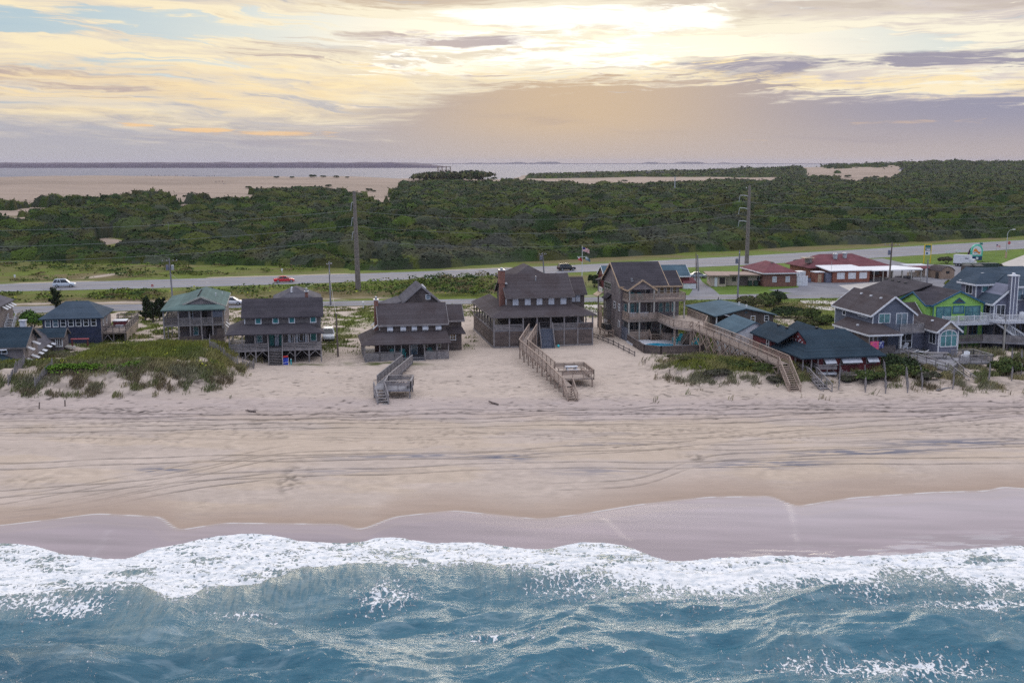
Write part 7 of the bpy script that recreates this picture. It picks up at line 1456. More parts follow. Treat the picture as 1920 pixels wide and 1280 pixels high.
def flag(par, p, w, h, mats, ang, droop):
    """rippled cloth hung from the point p; mats = (field material, optional canton material)"""
    V, F = [], []; nx, ny = 10, 6
    for j in range(ny+1):
        for i in range(nx+1):
            t = i/nx; V.append((p[0]+math.cos(ang)*w*t, p[1]+math.sin(ang)*w*t+.12*math.sin(t*7+j*.3)*t, p[2]-h*j/ny-droop*t*t))
    me = bpy.data.meshes.new('flag_cloth'); F = [(j*(nx+1)+i, j*(nx+1)+i+1, (j+1)*(nx+1)+i+1, (j+1)*(nx+1)+i) for j in range(ny) for i in range(nx)]; me.from_pydata(V, [], F)
    me.polygons.foreach_set('material_index', [0 if len(mats) < 2 or not (f % nx < 4 and f//nx < 3) else 1 for f in range(len(F))]); me.update(); o = link('flag_cloth', me, list(mats), par); sd = o.modifiers.new('thickness', 'SOLIDIFY'); sd.thickness = .02; return o
stripe_m = mat("red_white_striped_cloth", (.55, .05, .06), (.5, .06, .07), rough=.8, bmp=0, lines=(2, .26, .0))
def _stripes():
    m, N, p = new_mat("flag_stripes"); sep = N.new('ShaderNodeSeparateXYZ'); N.l.new(objco(N), sep.inputs[0]); fr = N.m('FRACT', N.m('DIVIDE', sep.outputs[2], .26)); N.l.new(N.mix(N.m('GREATER_THAN', fr, .5), (.55, .02, .04, 1), (.75, .75, .76, 1)), p.inputs['Base Color']); p.inputs['Roughness'].default_value = .8; return m
FS = _stripes(); FB = mat_plain("flag_blue", (.02, .035, .18), .8); FR = mat_plain("flag_red", (.5, .03, .04), .8)
def flagpole():
    x, y = at(1091, 545, 3); o = empty('flagpole', 'white flagpole with a yardarm beside the tall three-storey house', 'flagpole', (x, y, 3.), 0); d = ray(1091, 462); H = CAM_Z+d[2]*(y/d[1])-3.
    MB().tube([(0, 0, -.3), (0, 0, H)], [.09, .05], 8).build('pole', M['white'], o); MB().bar((-1.1, 0, H-2.2), (1.1, 0, H-2.2), .07).build('yardarm', M['white'], o); MB().lathe([(.02, 0), (.1, .08), (.02, .18)], (0, 0, H), 8).build('finial', M['tan_trim'], o)
    for nm, l, p, w, h, mm, dr in (('national_flag', 'striped flag with a blue corner flying from the flagpole top', (.08, 0, H-.2), 1.5, .85, (FS, FB), .5), ('small_flag', 'red and white flag on the yardarm left of the flagpole', (-.9, 0, H-2.3), .9, .6, (FR, M['white']), .35), ('small_flag', 'pale blue and white flag on the yardarm right of the flagpole', (.7, 0, H-2.3), 1.1, .65, (M['glass_bl'], M['white']), .5)):
        f = empty(nm, l, 'flag', (x, y, 3.), 0); flag(f, p, w, h, mm, -.3, dr)
flagpole()
x, y = at(1867, 479, 3); o = empty('flag_stand', 'striped flag on a short thin pole on the lawn left of the street lamp', 'flag', (x, y, 3.), 0); MB().tube([(0, 0, 0), (0, 0, 3.4)], .03, 6).build('pole', M['metal'], o); flag(o, (0, 0, 3.3), 1.2, .7, (FS, FB), -.2, .5)
# ---------------------------------------------------------------- plants
RNG = np.random.default_rng(11)
def hit(px, py):
    """first point of the land along the line of sight of a pixel"""
    d = ray(px, py); ys = np.concatenate([np.arange(100, 400, .5), np.arange(400, 2400, 4.)]); t = ys/d[1]
    z = CAM_Z+d[2]*t; g = terrain(d[0]*t, ys); k = np.argmax(z <= g)
    if k == 0: k = np.argmin(np.abs(z-g)+(ys < 900)*99+(ys > 1950)*99)
    return d[0]*t[k], ys[k], g[k]
def blades(name, label, x, y, hgt, wid, cols, per=5, lean=.5, jit=.18):
    n = len(x); per_n = n*per; bx = np.repeat(x, per)+RNG.normal(0, jit, per_n); by = np.repeat(y, per)+RNG.normal(0, jit, per_n); bz = terrain(bx, by)-.03
    a = RNG.uniform(0, 2*math.pi, per_n); h = np.repeat(hgt, per)*RNG.uniform(.6, 1.25, per_n); w = wid*RNG.uniform(.6, 1.4, per_n); la = RNG.normal(.35, .9, per_n); ll = lean*h*RNG.uniform(.3, 1.2, per_n)
    dx, dy = np.cos(a)*w*.5, np.sin(a)*w*.5; lx, ly = np.cos(la)*ll, np.sin(la)*ll
    V = np.stack([np.stack([bx-dx, by-dy, bz], 1), np.stack([bx+dx, by+dy, bz], 1), np.stack([bx+dx*.7+lx*.45, by+dy*.7+ly*.45, bz+h*.65], 1), np.stack([bx-dx*.3+lx, by-dy*.3+ly, bz+h], 1)], 1).reshape(-1, 3)
    c = np.repeat(cols, per, 0)*RNG.uniform(.7, 1.35, per_n)[:, None]
    me = np_mesh(name, V, np.arange(per_n*4).reshape(-1, 4), {'Col': np.clip(np.repeat(c, 4, 0), .005, .8)})
    o = link(name, me, GRASS); return tag(o, label, 'grass', kind='stuff')
GRASS = mat_attr("grass_blades", rough=.9, spec=.04, var=.12, scale=.6, fine=5, bmp=0)
def dune_grass():
    n = 105000; x = np.concatenate([RNG.uniform(-92, -33, n), RNG.uniform(15, 92, n)]); y = RNG.uniform(124, 168, 2*n); z = terrain(x, y); rel = z-np.interp(y, PROF_Y, PROF_Z)
    p = veg_mask(x, y)*.55+sst(rel, .06, .35)*sst(fbm(x/1.5, y/1.5, 205, 4), .50, .60)*.62; p = p*(1-.55*sst(x, 0, 1)*sst(y, 148, 156)); k = RNG.random(2*n) < p; x, y, rel = x[k], y[k], rel[k]
    t = fbm(x/5., y/5., 206, 3); f = sst(rel, .4, 1.4)*sst(y, 132, 138)
    green = np.array([.20, .225, .05]); grey = np.array([.215, .205, .13]); straw = np.array([.32, .27, .13]); dark = np.array([.11, .15, .045])
    c = grey*(1-f)[:, None]+green*f[:, None]; s = sst(t, .5, .64); c = c*(1-.6*s)[:, None]+straw*.6*s[:, None]; s = sst(fbm(x/3., y/3., 207, 3), .55, .66); c = c*(1-.6*s)[:, None]+dark*.6*s[:, None]; s = sst(fbm(x/1.9, y/1.9, 209, 3), .55, .66)*(1-f); c = c*(1-.7*s)[:, None]+np.array([.17, .125, .085])*.7*s[:, None]; s = sst(fbm(x/4.2, y/3.2, 210, 3), .52, .64)*f; c = c*(1-.6*s)[:, None]+np.array([.22, .22, .05])*.6*s[:, None]
    blades("dune_grass", "grey-green beach grass growing over the dunes", x, y, RNG.uniform(.35, .75, len(x)), .06, c, 6)
def lot_grass():
    n = 70000; x = RNG.uniform(-110, 75, n); y = RNG.uniform(150, 232, n); a = np.array(sorted(at(*q, 3.) for q in BR_S)); yb = np.interp(x, a[:, 0], a[:, 1])-1.0
    p = lot_green(x, y)*(y < yb)*np.where(x > 40, .3, .8)*(1-sst(np.abs(x+17), 0, 1)*0); k = RNG.random(n) < p; x, y = x[k], y[k]
    c = np.array([.15, .175, .045])*(1+.6*(fbm(x/4., y/4., 208, 3)-.5))[:, None]; blades("lot_grass", "rough grass between the houses and the beach road", x, y, RNG.uniform(.15, .4, len(x)), .14, c, 4, .6, .3)
def leafmass(name, label, pts, hgt, size, cols, cat='scrub', nz=.5, kind='stuff', m=None):
    x, y, z = pts; n = len(x); nr = RNG.normal(0, nz, (n, 3)); nr[:, 2] += 1; nr /= np.linalg.norm(nr, axis=1)[:, None]; t1 = np.cross(nr, RNG.normal(0, 1, (n, 3))); t1 /= np.linalg.norm(t1, axis=1)[:, None]; t2 = np.cross(nr, t1)
    c = np.stack([x, y, z], 1); s = (size*RNG.uniform(.6, 1.4, n))[:, None]; k = RNG.uniform(.4, .8, n)[:, None]
    V = np.stack([c-t1*s, c+t2*s*k, c+t1*s, c-t2*s*k], 1).reshape(-1, 3); C = np.repeat(cols*RNG.uniform(.7, 1.35, n)[:, None], 4, 0)
    me = np_mesh(name, V, np.arange(n*4).reshape(-1, 4), {'Col': np.clip(C, .005, .8)}); return tag(link(name, me, m or LEAF), label, cat, kind=kind)
LEAF = mat_attr("shrub_leaves", rough=.85, spec=.06, var=.15, scale=.5, fine=4, bmp=0)
def roadside_scrub():
    hs = np.array(sorted(at(*p, 3.) for p in HWY_S)); hn = np.array(sorted(at(*p, 3.) for p in HWY_N)); bn = np.array(sorted(at(*p, 3.) for p in BR_N))
    n = 260000; x = RNG.uniform(-150, 60, n); y = RNG.uniform(205, 330, n); yhs, yhn, ybn = (np.interp(x, q[:, 0], q[:, 1]) for q in (hs, hn, bn)); pxx = 960+FPX*x/y
    mid = sst(y, ybn+3.0, ybn+5)*(1-sst(y, yhs-6, yhs-3.5)); nse = fbm(x/7., y/7., 211, 4)
    dens = mid*np.maximum.reduce([sst(nse, .46, .58)*(1-sst(pxx, 250, 420)), .45*sst(nse, .5, .6)*(1-sst(pxx, 1050, 1120)), sst(nse, .36, .46)*gs(pxx, 830, 110)*1.3])
    dens = dens*(1-sst(pxx, 1060, 1110))
    north = sst(y, yhn+4, yhn+7)*(1-sst(pxx, 520, 640))*sst(fbm(x/5., y/5., 212, 4), .54, .66)*.8; dens = np.clip(dens+north, 0, 1)
    k = RNG.random(n) < dens; x, y, nse, pxx = x[k], y[k], nse[k], pxx[k]; wx = x+1.2*(fbm(x/2., y/2., 213, 3)-.5); b1, i1 = domes(wx, y, 4.2, 214); b2, i2 = domes(wx, y, 1.9, 215); tall = .5+.6*gs(pxx, 830, 130)
    z = terrain(x, y)+(1.7*b1+.55*b2)*tall*RNG.uniform(.55, 1.02, len(x))+.05
    pal = np.array([[.085, .12, .024], [.06, .095, .024], [.12, .135, .03], [.13, .11, .05], [.105, .15, .025], [.05, .085, .024]]); c = pal[np.clip((i1*6).astype(int), 0, 5)]*(.8+.4*i2)[:, None]
    leafmass("roadside_scrub", "low green and olive scrub on the strips beside the two roads", (x, y, z), None, np.full(len(x), .27), c)
    m = 5200; x = RNG.uniform(-130, 10, m); y = RNG.uniform(208, 290, m); yhs, ybn = (np.interp(x, q[:, 0], q[:, 1]) for q in (hs, bn)); k = (y > ybn+4)&(y < yhs-3)&(RNG.random(m) < .55*sst(fbm(x/4., y/4., 216, 3), .58, .66)); x, y = x[k], y[k]; x2 = RNG.uniform(-62, -36, 4000); y2 = RNG.uniform(134, 152, 4000); k2 = (RNG.random(4000) < sst(fbm(x2/2.2, y2/2.2, 217, 3), .66, .72))&(veg_mask(x2, y2) > .5); x = np.concatenate([x, x2[k2]]); y = np.concatenate([y, y2[k2]])
    leafmass("goldenrod", "bright yellow-green flowering weeds on the dune and the road strip", (x, y, terrain(x, y)+RNG.uniform(.3, .8, len(x))), None, np.where(y > 180, .22, .10), np.tile([.32, .33, .035], (len(x), 1)), 'wildflowers')
dune_grass(); lot_grass(); roadside_scrub()

def foliage_mesh(name, rx, ry, h, n, size, pal, seed, lobes=6, up=.0, ragged=.35):
    """leaf clumps through an uneven crown made of several overlapping mounds"""
    g = np.random.default_rng(seed); L = []
    for i in range(lobes):
        a = g.uniform(0, 6.28); r = g.uniform(0, .62)**.7; L.append((math.cos(a)*r*rx, math.sin(a)*r*ry, h*g.uniform(.30, .62), g.uniform(.38, .62), g.uniform(.35, .5)))
    P, C, Nn = [], [], []
    for i in range(n):
        l = L[g.integers(lobes)]; d = g.normal(0, 1, 3); d /= np.linalg.norm(d); d[2] = abs(d[2])*.9+d[2]*.1; rad = 1-abs(g.normal(0, ragged*.5))
        p = (l[0]+d[0]*rx*l[3]*rad, l[1]+d[1]*ry*l[3]*rad, max(.05, l[2]+d[2]*h*l[4]*rad)); P.append(p); Nn.append(d); C.append(np.array(pal[g.integers(len(pal))])*g.uniform(.7, 1.4))
    P = np.array(P); Nn = np.array(Nn)+g.normal(0, .45, (n, 3)); Nn /= np.linalg.norm(Nn, axis=1)[:, None]; t1 = np.cross(Nn, g.normal(0, 1, (n, 3))); t1 /= np.linalg.norm(t1, axis=1)[:, None]; t2 = np.cross(Nn, t1)
    s = (size*g.uniform(.6, 1.4, n))[:, None]; k = g.uniform(.4, .8, n)[:, None]; V = np.stack([P-t1*s, P+t2*s*k, P+t1*s, P-t2*s*k], 1).reshape(-1, 3)
    return np_mesh(name, V, np.arange(n*4).reshape(-1, 4), {'Col': np.clip(np.repeat(np.array(C), 4, 0), .005, .6)})
PG = [(.055, .085, .025), (.075, .10, .03), (.045, .065, .024), (.09, .105, .035)]; PD = [(.03, .05, .022), (.042, .062, .026), (.024, .038, .018)]; PO = [(.10, .11, .04), (.085, .08, .04), (.065, .08, .03), (.11, .095, .05)]; PL = [(.10, .19, .02), (.085, .16, .02), (.12, .21, .03)]; PGY = [(.085, .08, .06), (.07, .075, .045), (.10, .09, .07), (.055, .06, .035)]
def shrub(name, label, loc, rx, ry, h, n, size, pal, seed, cat='shrub', group=None, lobes=6, rot=0.):
    o = empty(name, label, cat, loc, rot, group); link('foliage', foliage_mesh('foliage', rx, ry, h, n, size, pal, seed, lobes), LEAF, o); st = MB()
    for k in range(5):
        a = k*1.26; st.tube([(0, 0, -.2), (math.cos(a)*rx*.25, math.sin(a)*ry*.25, h*.3), (math.cos(a)*rx*.45, math.sin(a)*ry*.45, h*.6)], [.07, .05, .03], 6)
    st.build('stems', M['pole_bn'], o); return o
def pz(px, py, z=3.0): x, y = at(px, py, z); return (x, y, z)
def gz(px, py): return hit(px, py)
SG = 'evergreen shrubs between the small cottage and the beach road'
for i, (px, py, rx, ry, h, pal, l) in enumerate(((1408, 579, 3.6, 3., 2.3, PO, 'olive rounded shrub right behind the slate blue roof'), (1440, 575, 3.2, 3, 2.4, PG, 'second dark shrub from the slate blue roof, beside the beach road'), (1458, 570, 2.2, 2.2, 2.5, PD, 'tallest very dark shrub at the beach road, behind the sandy path'), (1476, 596, 4.6, 3.0, 1.9, PD, 'wide dark shrub in the middle of the lot beyond the sandy path'), (1520, 596, 3.4, 2.4, 1.7, PG, 'green shrub touching the corner of the white-trimmed house'), (1545, 607, 2.6, 2.2, 1.5, PG, 'small green shrub at the back corner of the white-trimmed house'), (1505, 610, 3., 2., 1.2, PO, 'low olive shrub beside the sandy path'))):
    shrub('evergreen_shrub', l, pz(px, py), rx, ry, h, 1500, .28, pal, 300+i, group=SG)
for i, (px, py, l) in enumerate(((1114, 538, 'clipped rounded hedge block, nearer one beside the flagpole'), (1123, 534, 'clipped rounded hedge block, the one half hidden behind the tall house'))): shrub('clipped_hedge', l, pz(px, py), 1.5, 1.5, 2.6, 1400, .2, PD, 320+i, 'hedge', 'clipped hedges by the flagpole', 3)
shrub('round_bush', 'small dark round bush below the end of the tall house decks', pz(1205, 570), 1.0, 1.0, 1.3, 600, .16, PD, 323)
shrub('lawn_bush', 'brown spreading bush left of the white box truck', pz(1775, 494), 2.4, 2, 1.9, 900, .26, PGY, 324); shrub('lawn_bush', 'grey-green mounded bush on the lawn above the slate roof', pz(1867, 504), 2.6, 2., 1.6, 900, .26, PGY, 325); shrub('lawn_bush', 'low dark bush beside the lawn path right of the white box truck', pz(1838, 497.5), 1.6, 1.3, .9, 600, .24, PD, 326); shrub('lawn_bush', 'flat dark bush on the grass left of the restaurant', pz(1494, 492.5), 1.9, 1.3, .9, 600, .24, PD, 327); shrub('yellow_shrub', 'yellow-green spiky shrub beside the slate roof, below the brown shed', pz(1783, 541), 1.9, 1.6, 1.9, 800, .24, [(.14, .16, .03), (.09, .11, .03)], 328)
shrub('garden_bush', 'bright green rounded bush left of the navy house', pz(62, 616), 2.4, 2.2, 3.2, 1800, .22, [(.06, .12, .02), (.08, .15, .025), (.045, .09, .02)], 329)
shrub('garden_bush', 'low dark bush below the back stairs of the frame-edge house', pz(8, 598), 1.6, 1.6, 1.8, 800, .2, PD, 330)
DG = 'thick dune shrubs in front of the northern houses'
for i, (px, py, rx, ry, h, pal, l) in enumerate(((1645, 712, 2.8, 1.8, 1.1, PG, 'wide green dune shrub right of the red cottage'), (1682, 694, 3.2, 2.2, 2.0, PD, 'tallest dark dune shrub below the towel on the porch rail'), (1705, 706, 3.3, 2.4, 1.9, PG, 'green dune shrub next to the long railed deck'), (1735, 712, 2.0, 1.8, 1.3, PGY, 'greyish dune shrub at the seaward end of the hedge, under the deck rail'), (1885, 700, 2.6, 2.2, 2.0, PG, 'green dune shrub right of the bench deck of the white-trimmed house'), (1915, 696, 2.6, 2.0, 1.9, PO, 'yellowish dune shrub at the frame edge below the grey lower deck'), (1600, 716, 2.0, 1.3, .6, PGY, 'low grey shrub in front of the red cottage shutters'))):
    x, y, z = gz(px, py); shrub('dune_shrub', l, (x, y, z-.1), rx, ry, h, 1600, .17, pal, 340+i, group=DG)
CG = 'grassy clumps along the dune edge by the longest boardwalk'
for i, (px, py, rx, ry, h, pal, l) in enumerate(((1262, 672, 2.1, 1.2, .7, PO, 'small grassy clump under the pool fence, farthest left'), (1300, 678, 2.0, 1.2, .9, PO, 'grassy clump under the right end of the pool fence'), (1345, 706, 2.8, 1.6, 1.0, PGY, 'grey-green clump spilling down the dune below the pool'), (1385, 690, 3.6, 1.8, 1.0, PG, 'broad green clump at the foot of the cross-braced posts'), (1432, 694, 2.8, 1.8, 1.0, PG, 'green clump beside the steps of the longest boardwalk'), (1452, 716, 1.5, 1.3, .8, PGY, 'grey clump against the lower steps of the longest boardwalk'))):
    x, y, z = gz(px, py); shrub('grass_clump', l, (x, y, z-.15), rx, ry, h, 1300, .13, pal, 360+i, 'shrub', CG)
def hedge():
    o = empty('vine_hedge', 'bright green low vine hedge along the crest of the grassy dune', 'hedge', gz(170, 694), 11.); n = 5200; g = np.random.default_rng(5); u = g.uniform(-5.2, 6.2, n); v = g.normal(0, .55, n); w = .62*np.sqrt(np.clip(1-(v/1.4)**2, 0, 1))*(.7+.5*vnoise(u*1.3, v*0+2, 3))*g.uniform(.5, 1.05, n); a = g.uniform(0, 6.28, n); s = .11*g.uniform(.6, 1.4, n); P = np.stack([u, v, w], 1); X, Y = np.stack([np.cos(a)*s, np.sin(a)*s, g.normal(0, .05, n)], 1), np.stack([-np.sin(a)*s*.7, np.cos(a)*s*.7, g.normal(0, .05, n)], 1)
    me = np_mesh('foliage', np.stack([P-X, P+Y, P+X, P-Y], 1).reshape(-1, 3), np.arange(n*4).reshape(-1, 4), {'Col': np.repeat(np.array(PL)[g.integers(0, 3, n)]*g.uniform(.7, 1.3, n)[:, None], 4, 0)}); link('foliage', me, LEAF, o); st = MB(); [st.tube([(x_, 0, -.2), (x_+.1, .05, .4)], .04, 6) for x_ in np.arange(-5, 6.1, .8)]; st.build('stems', M['pole_bn'], o)
hedge()
def juniper(label, loc, h, seed, lean=.5, spread=1.2):
    """wind-blown juniper: bent trunk, ragged upswept sprays"""
    g = np.random.default_rng(seed); o = empty('juniper_tree', label, 'tree', loc, 0, 'wind-blown junipers by the navy house'); t = MB(); T = [(0, 0, -.3), (lean*.3, 0, h*.4), (lean, .1, h*.85)]; t.tube(T, [.16, .11, .05], 8); tips = []
    for k in range(11):
        z = h*(.18+.075*k); a = g.uniform(0, 6.28); r = spread*(1.05-.55*k/11); b = (lean*z/h, 0, z); e = (b[0]+math.cos(a)*r+.25, b[1]+math.sin(a)*r, z+h*.2); t.tube([b, e], [.05, .02], 6); tips.append((b, e))
    t.build('trunk', M['pole_bn'], o); P, D = [], []
    for i in range(1500):
        b, e = tips[g.integers(11)]; s = g.uniform(.15, 1.1); P.append([b[j]+(e[j]-b[j])*s+g.normal(0, .17) for j in range(3)]); D.append([e[j]-b[j]+g.normal(0, .25) for j in range(3)])
    P = np.array(P); D = np.array(D); D /= np.linalg.norm(D, axis=1)[:, None]; S = np.cross(D, g.normal(0, 1, (len(P), 3))); S /= np.linalg.norm(S, axis=1)[:, None]; V = np.stack([P-D*.22, P+S*.08, P+D*.26, P-S*.08], 1).reshape(-1, 3)
    link('crown', np_mesh('crown', V, np.arange(len(P)*4).reshape(-1, 4), {'Col': np.repeat(np.array(PD)[g.integers(0, 3, len(P))]*g.uniform(.6, 1.3, len(P))[:, None], 4, 0)}), LEAF, o)
for i, (px, py, h, l) in enumerate(((272, 602, 3.6, 'dark wind-blown juniper, left one of three beside the railed deck'), (287, 604, 3.4, 'dark wind-blown juniper, middle one of three beside the railed deck'), (299, 600, 3.4, 'dark wind-blown juniper touching the green-roofed house'), (107, 590, 4.2, 'dark fan-shaped juniper rising behind the slate hip roof'), (152, 638, 3.0, 'dark juniper against the navy wall, left one of the pair'), (172, 634, 3.4, 'dark juniper against the navy wall, next to the deck posts'))): juniper(l, pz(px, py), h, 400+i, .5 if i != 3 else -.6)
# shrubs standing on the bare far dune
FG = 'dark shrubs on the bare far dunes'
proto = None
for i, (px, py, r) in enumerate(((144, 383, 9), (160, 375, 4), (345, 370, 7), (383, 376, 8), (372, 380, 7), (520, 334, 7), (548, 334, 6), (584, 333, 10), (605, 333, 7), (632, 334, 8), (652, 334, 5), (616, 351, 9), (690, 358, 9), (700, 360, 6), (468, 354, 9), (30, 385, 12), (55, 388, 8), (20, 383, 6), (85, 384, 6), (862, 336, 12), (900, 337, 6), (925, 337, 9), (955, 338, 7), (800, 338, 6), (815, 339, 7), (1590, 333, 9), (1640, 334, 8), (1170, 341, 7), (1130, 343, 5))):
    x, y, z = hit(px, py); rr = r*y/FPX*.85
    if proto is None: o = proto = shrub('far_shrub', 'dark rounded shrub standing on the bare far sand dune', (x, y, z), 4.2, 4.2, 3.4, 500, .8, PD, 500, group=FG, lobes=5)
    else: o = copy_tree(proto); o.location = (x, y, z)
    o.scale = (rr/4.2, rr/4.2, rr/4.2*.75); o.rotation_euler.z = i*1.3
x, y, z = hit(842, 341); shrub('hill_thicket', 'large dark shrub mound on the far dune under the lookout platform', (x, y, z-1), 42, 30, 11, 2600, 2.0, PD+PO, 520, lobes=9)
# ---------------------------------------------------------------- far dunes: people, lookout, distant roofs
def person_mesh(name, pants, shirt):
    me = bpy.data.meshes.new(name); E_ = [(0, 1), (1, 2), (2, 3), (0, 4), (4, 5), (5, 6), (0, 7), (7, 8), (8, 9), (9, 10), (8, 11), (11, 12), (12, 13), (8, 14), (14, 15), (15, 16)]
    V = [(0, 0, .95), (.09, 0, .88), (.11, .03, .48), (.12, 0, .08), (-.09, 0, .88), (-.13, -.04, .48), (-.15, .05, .08), (0, 0, 1.15), (0, 0, 1.38), (0, 0, 1.5), (0, .01, 1.64), (.19, 0, 1.36), (.24, .03, 1.1), (.25, -.05, .86), (-.19, 0, 1.36), (-.25, .02, 1.1), (-.26, -.04, .86)]
    me.from_pydata(V, E_, []); o = bpy.data.objects.new(name, me); COL.objects.link(o); o.modifiers.new('skin', 'SKIN'); rad = [.13, .10, .075, .05, .10, .075, .05, .13, .15, .06, .105, .06, .045, .035, .06, .045, .035]
    for i, s in enumerate(me.skin_vertices[0].data): s.radius = (rad[i], rad[i]*.85); s.use_root = i == 0
    sb = o.modifiers.new('sub', 'SUBSURF'); sb.levels = sb.render_levels = 1
    dg = bpy.context.evaluated_depsgraph_get(); out = bpy.data.meshes.new_from_object(o.evaluated_get(dg)); bpy.data.objects.remove(o); out.materials.clear()
    sk = mat_plain("skin", (.35, .22, .16), .6)
    for m in (pants, shirt, sk): out.materials.append(m)
    for p in out.polygons: p.material_index = 0 if p.center.z < .98 else (2 if p.center.z > 1.46 else 1)
    return out
_cl = [mat_plain("dark_clothing", (.03, .03, .05), .9), mat_plain("red_clothing", (.30, .03, .04), .9), mat_plain("pale_clothing", (.55, .53, .52), .9), mat_plain("blue_clothing", (.04, .07, .2), .9)]
PM = [person_mesh('person', _cl[0], _cl[1]), person_mesh('person', _cl[0], _cl[2]), person_mesh('person', _cl[3], _cl[0]), person_mesh('person', _cl[0], _cl[0])]
PL_ = ('standing figure in a red top among the crowd on the far dune crest', 'standing figure in a pale top among the crowd on the far dune crest', 'standing figure in dark top and blue trousers on the far dune crest', 'standing figure all in dark clothes on the far dune crest')
for i, px in enumerate((273, 276, 284, 291, 297, 300, 309, 317, 329, 331, 333, 343, 344, 354, 357, 362, 364, 367, 369, 388, 392, 398, 402)):
    x, y, z = hit(px, 330.5+(i % 3)*.4); o = bpy.data.objects.new('person', PM[i % 4]); COL.objects.link(o); o.location = (x, y, z); o.rotation_euler.z = i*1.7; tag(o, PL_[i % 4], 'person', 'people on the far dune crest')
for i, (px, py, l) in enumerate(((405, 343, 'tiny figure walking below the dune crest, leftmost of the small party'), (411, 342.5, 'tiny figure in the middle of the small party below the dune crest'), (417, 342.5, 'tiny figure, uppermost right of the small party below the dune crest'), (419, 347, 'tiny figure, lower left of the pair walking down the dune'), (422, 347, 'tiny figure, lower right of the pair walking down the dune'))):
    x, y, z = hit(px, py); o = bpy.data.objects.new('person', PM[(i+2) % 4]); COL.objects.link(o); o.location = (x, y, z); o.rotation_euler.z = i*2.1; tag(o, l, 'person', 'people walking down the far dune')
def lookout():
    x, y, z = hit(833, 335); o = empty('lookout_platform', 'pale timber lookout platform on top of the far shrub mound', 'lookout', (x, y, z+6), 0)
    for u in (-6, -2, 2, 6):
        for v in (-3, 3): MB().box(u-.25, u+.25, v-.25, v+.25, -6, 5.2).build('post', M['wood_tan'], o)
    MB().box(-6.6, 6.6, -3.6, 3.6, 1.2, 1.6).build('deck', M['wood_tan'], o); MB().box(-6.6, 6.6, -3.6, 3.6, 5.2, 5.6).build('roof', M['wood_tan'], o); MB().box(-6.4, 6.4, -3.3, -3.1, 2.5, 2.8).build('railing', M['wood_tan'], o)
lookout()
def far_house(label, px, py, w, h_, roof, wall, wins=4):
    x, y, z = hit(px, py+3); s = y/FPX; o = empty('distant_house', label, 'house', (x, y-4, CAM_Z+ray(px, py)[2]*(y/ray(px, py)[1])-h_*s*.5), 4, 'houses far beyond the thicket'); W = w*s; Hh = h_*s
    box_wall(o, -W/2, W/2, 0, W*.4, -8, Hh*.55, wall); gable_roof(o, -W/2, W/2, 0, W*.4, Hh*.5, Hh, 'u', .5, .5, .3, roof)
    for k in range(wins): window(o, 'f', 0, -W/2+W*(k+.3)/wins, -W/2+W*(k+.75)/wins, -.2*Hh, .35*Hh, 'white', 'glass_bl', t=.2, bars=(0, 0))
far_house('distant house with a small red gable among trees by the sound', 1098, 326, 13, 6, 'roof_rd', 'white', 3); far_house('distant long pale-roofed building by the sound, second from the red gable', 1229, 324, 34, 4, 'roof_gy', 'white_dirty', 6); far_house('distant pale-roofed building among trees right of the long one', 1350, 322.5, 22, 4, 'roof_gy', 'white_dirty', 5); far_house('distant white house on the wooded ridge above the sand patches', 1700, 318, 24, 5, 'roof_gy', 'white', 4); far_house('grey roof poking out of the thicket left of the three-armed steel pole', 1342, 369, 62, 8, 'roof_gy', 'siding_bl', 4); far_house('distant low building left of the long pale roof by the sound', 1160, 325, 22, 3, 'roof_gy', 'siding_bl', 4)
def mast(px, y0, y1, r, label, m='metal'):
    x, y, z = hit(px, y0); top = CAM_Z+ray(px, y1)[2]*(y/ray(px, y1)[1]); o = empty('mast', label, 'mast', (x, y, z), 0); MB().tube([(0, 0, -1), (0, 0, top-z)], [r, r*.6], 8).build('shaft', M[m], o); MB().lathe([(r*.6, 0), (r, .3), (r*.4, .8)], (0, 0, top-z), 8).build('cap', M[m], o)
mast(1265, 362, 334, .65, 'pale monopole rising from the thicket left of the three-armed steel pole'); mast(1399, 366, 353, .4, 'short pale mast just left of the three-armed steel pole top'); mast(317, 457, 420, .12, 'thin mast standing in the thicket above the two-can pole', 'wood')
# ---------------------------------------------------------------- fences
def slat_fence(label, a, b, h=1.15, m='wood', every=.11, group='sand fences on the dune face', sway=.12):
    A, B = Vector(a), Vector(b); o = empty('sand_fence', label, 'fence', a, 0, group); D = B-A; n = int(D.length/every); s = MB(); rg = random.Random(int(A.x*100))
    for i in range(n):
        c = A+D*(i/n); z = float(terrain(np.array([c.x]), np.array([c.y]))[0])-A.z; q = Vector((c.x-A.x, c.y-A.y, z-.2)); s.bar(q, q+Vector((rg.uniform(-.05, .05)+sway, 0, h*rg.uniform(.8, 1.05)+.2)), .05, .02)
    s.build('slats', M[m], o); k = max(2, int(D.length/2.2)+1)
    for i in range(k):
        c = A+D*(i/(k-1)); z = float(terrain(np.array([c.x]), np.array([c.y]))[0])-A.z; MB().bar((c.x-A.x, c.y-A.y, z-.5), (c.x-A.x+sway*.5, c.y-A.y, z+h+.25), .11).build('post', M['wood'], o)
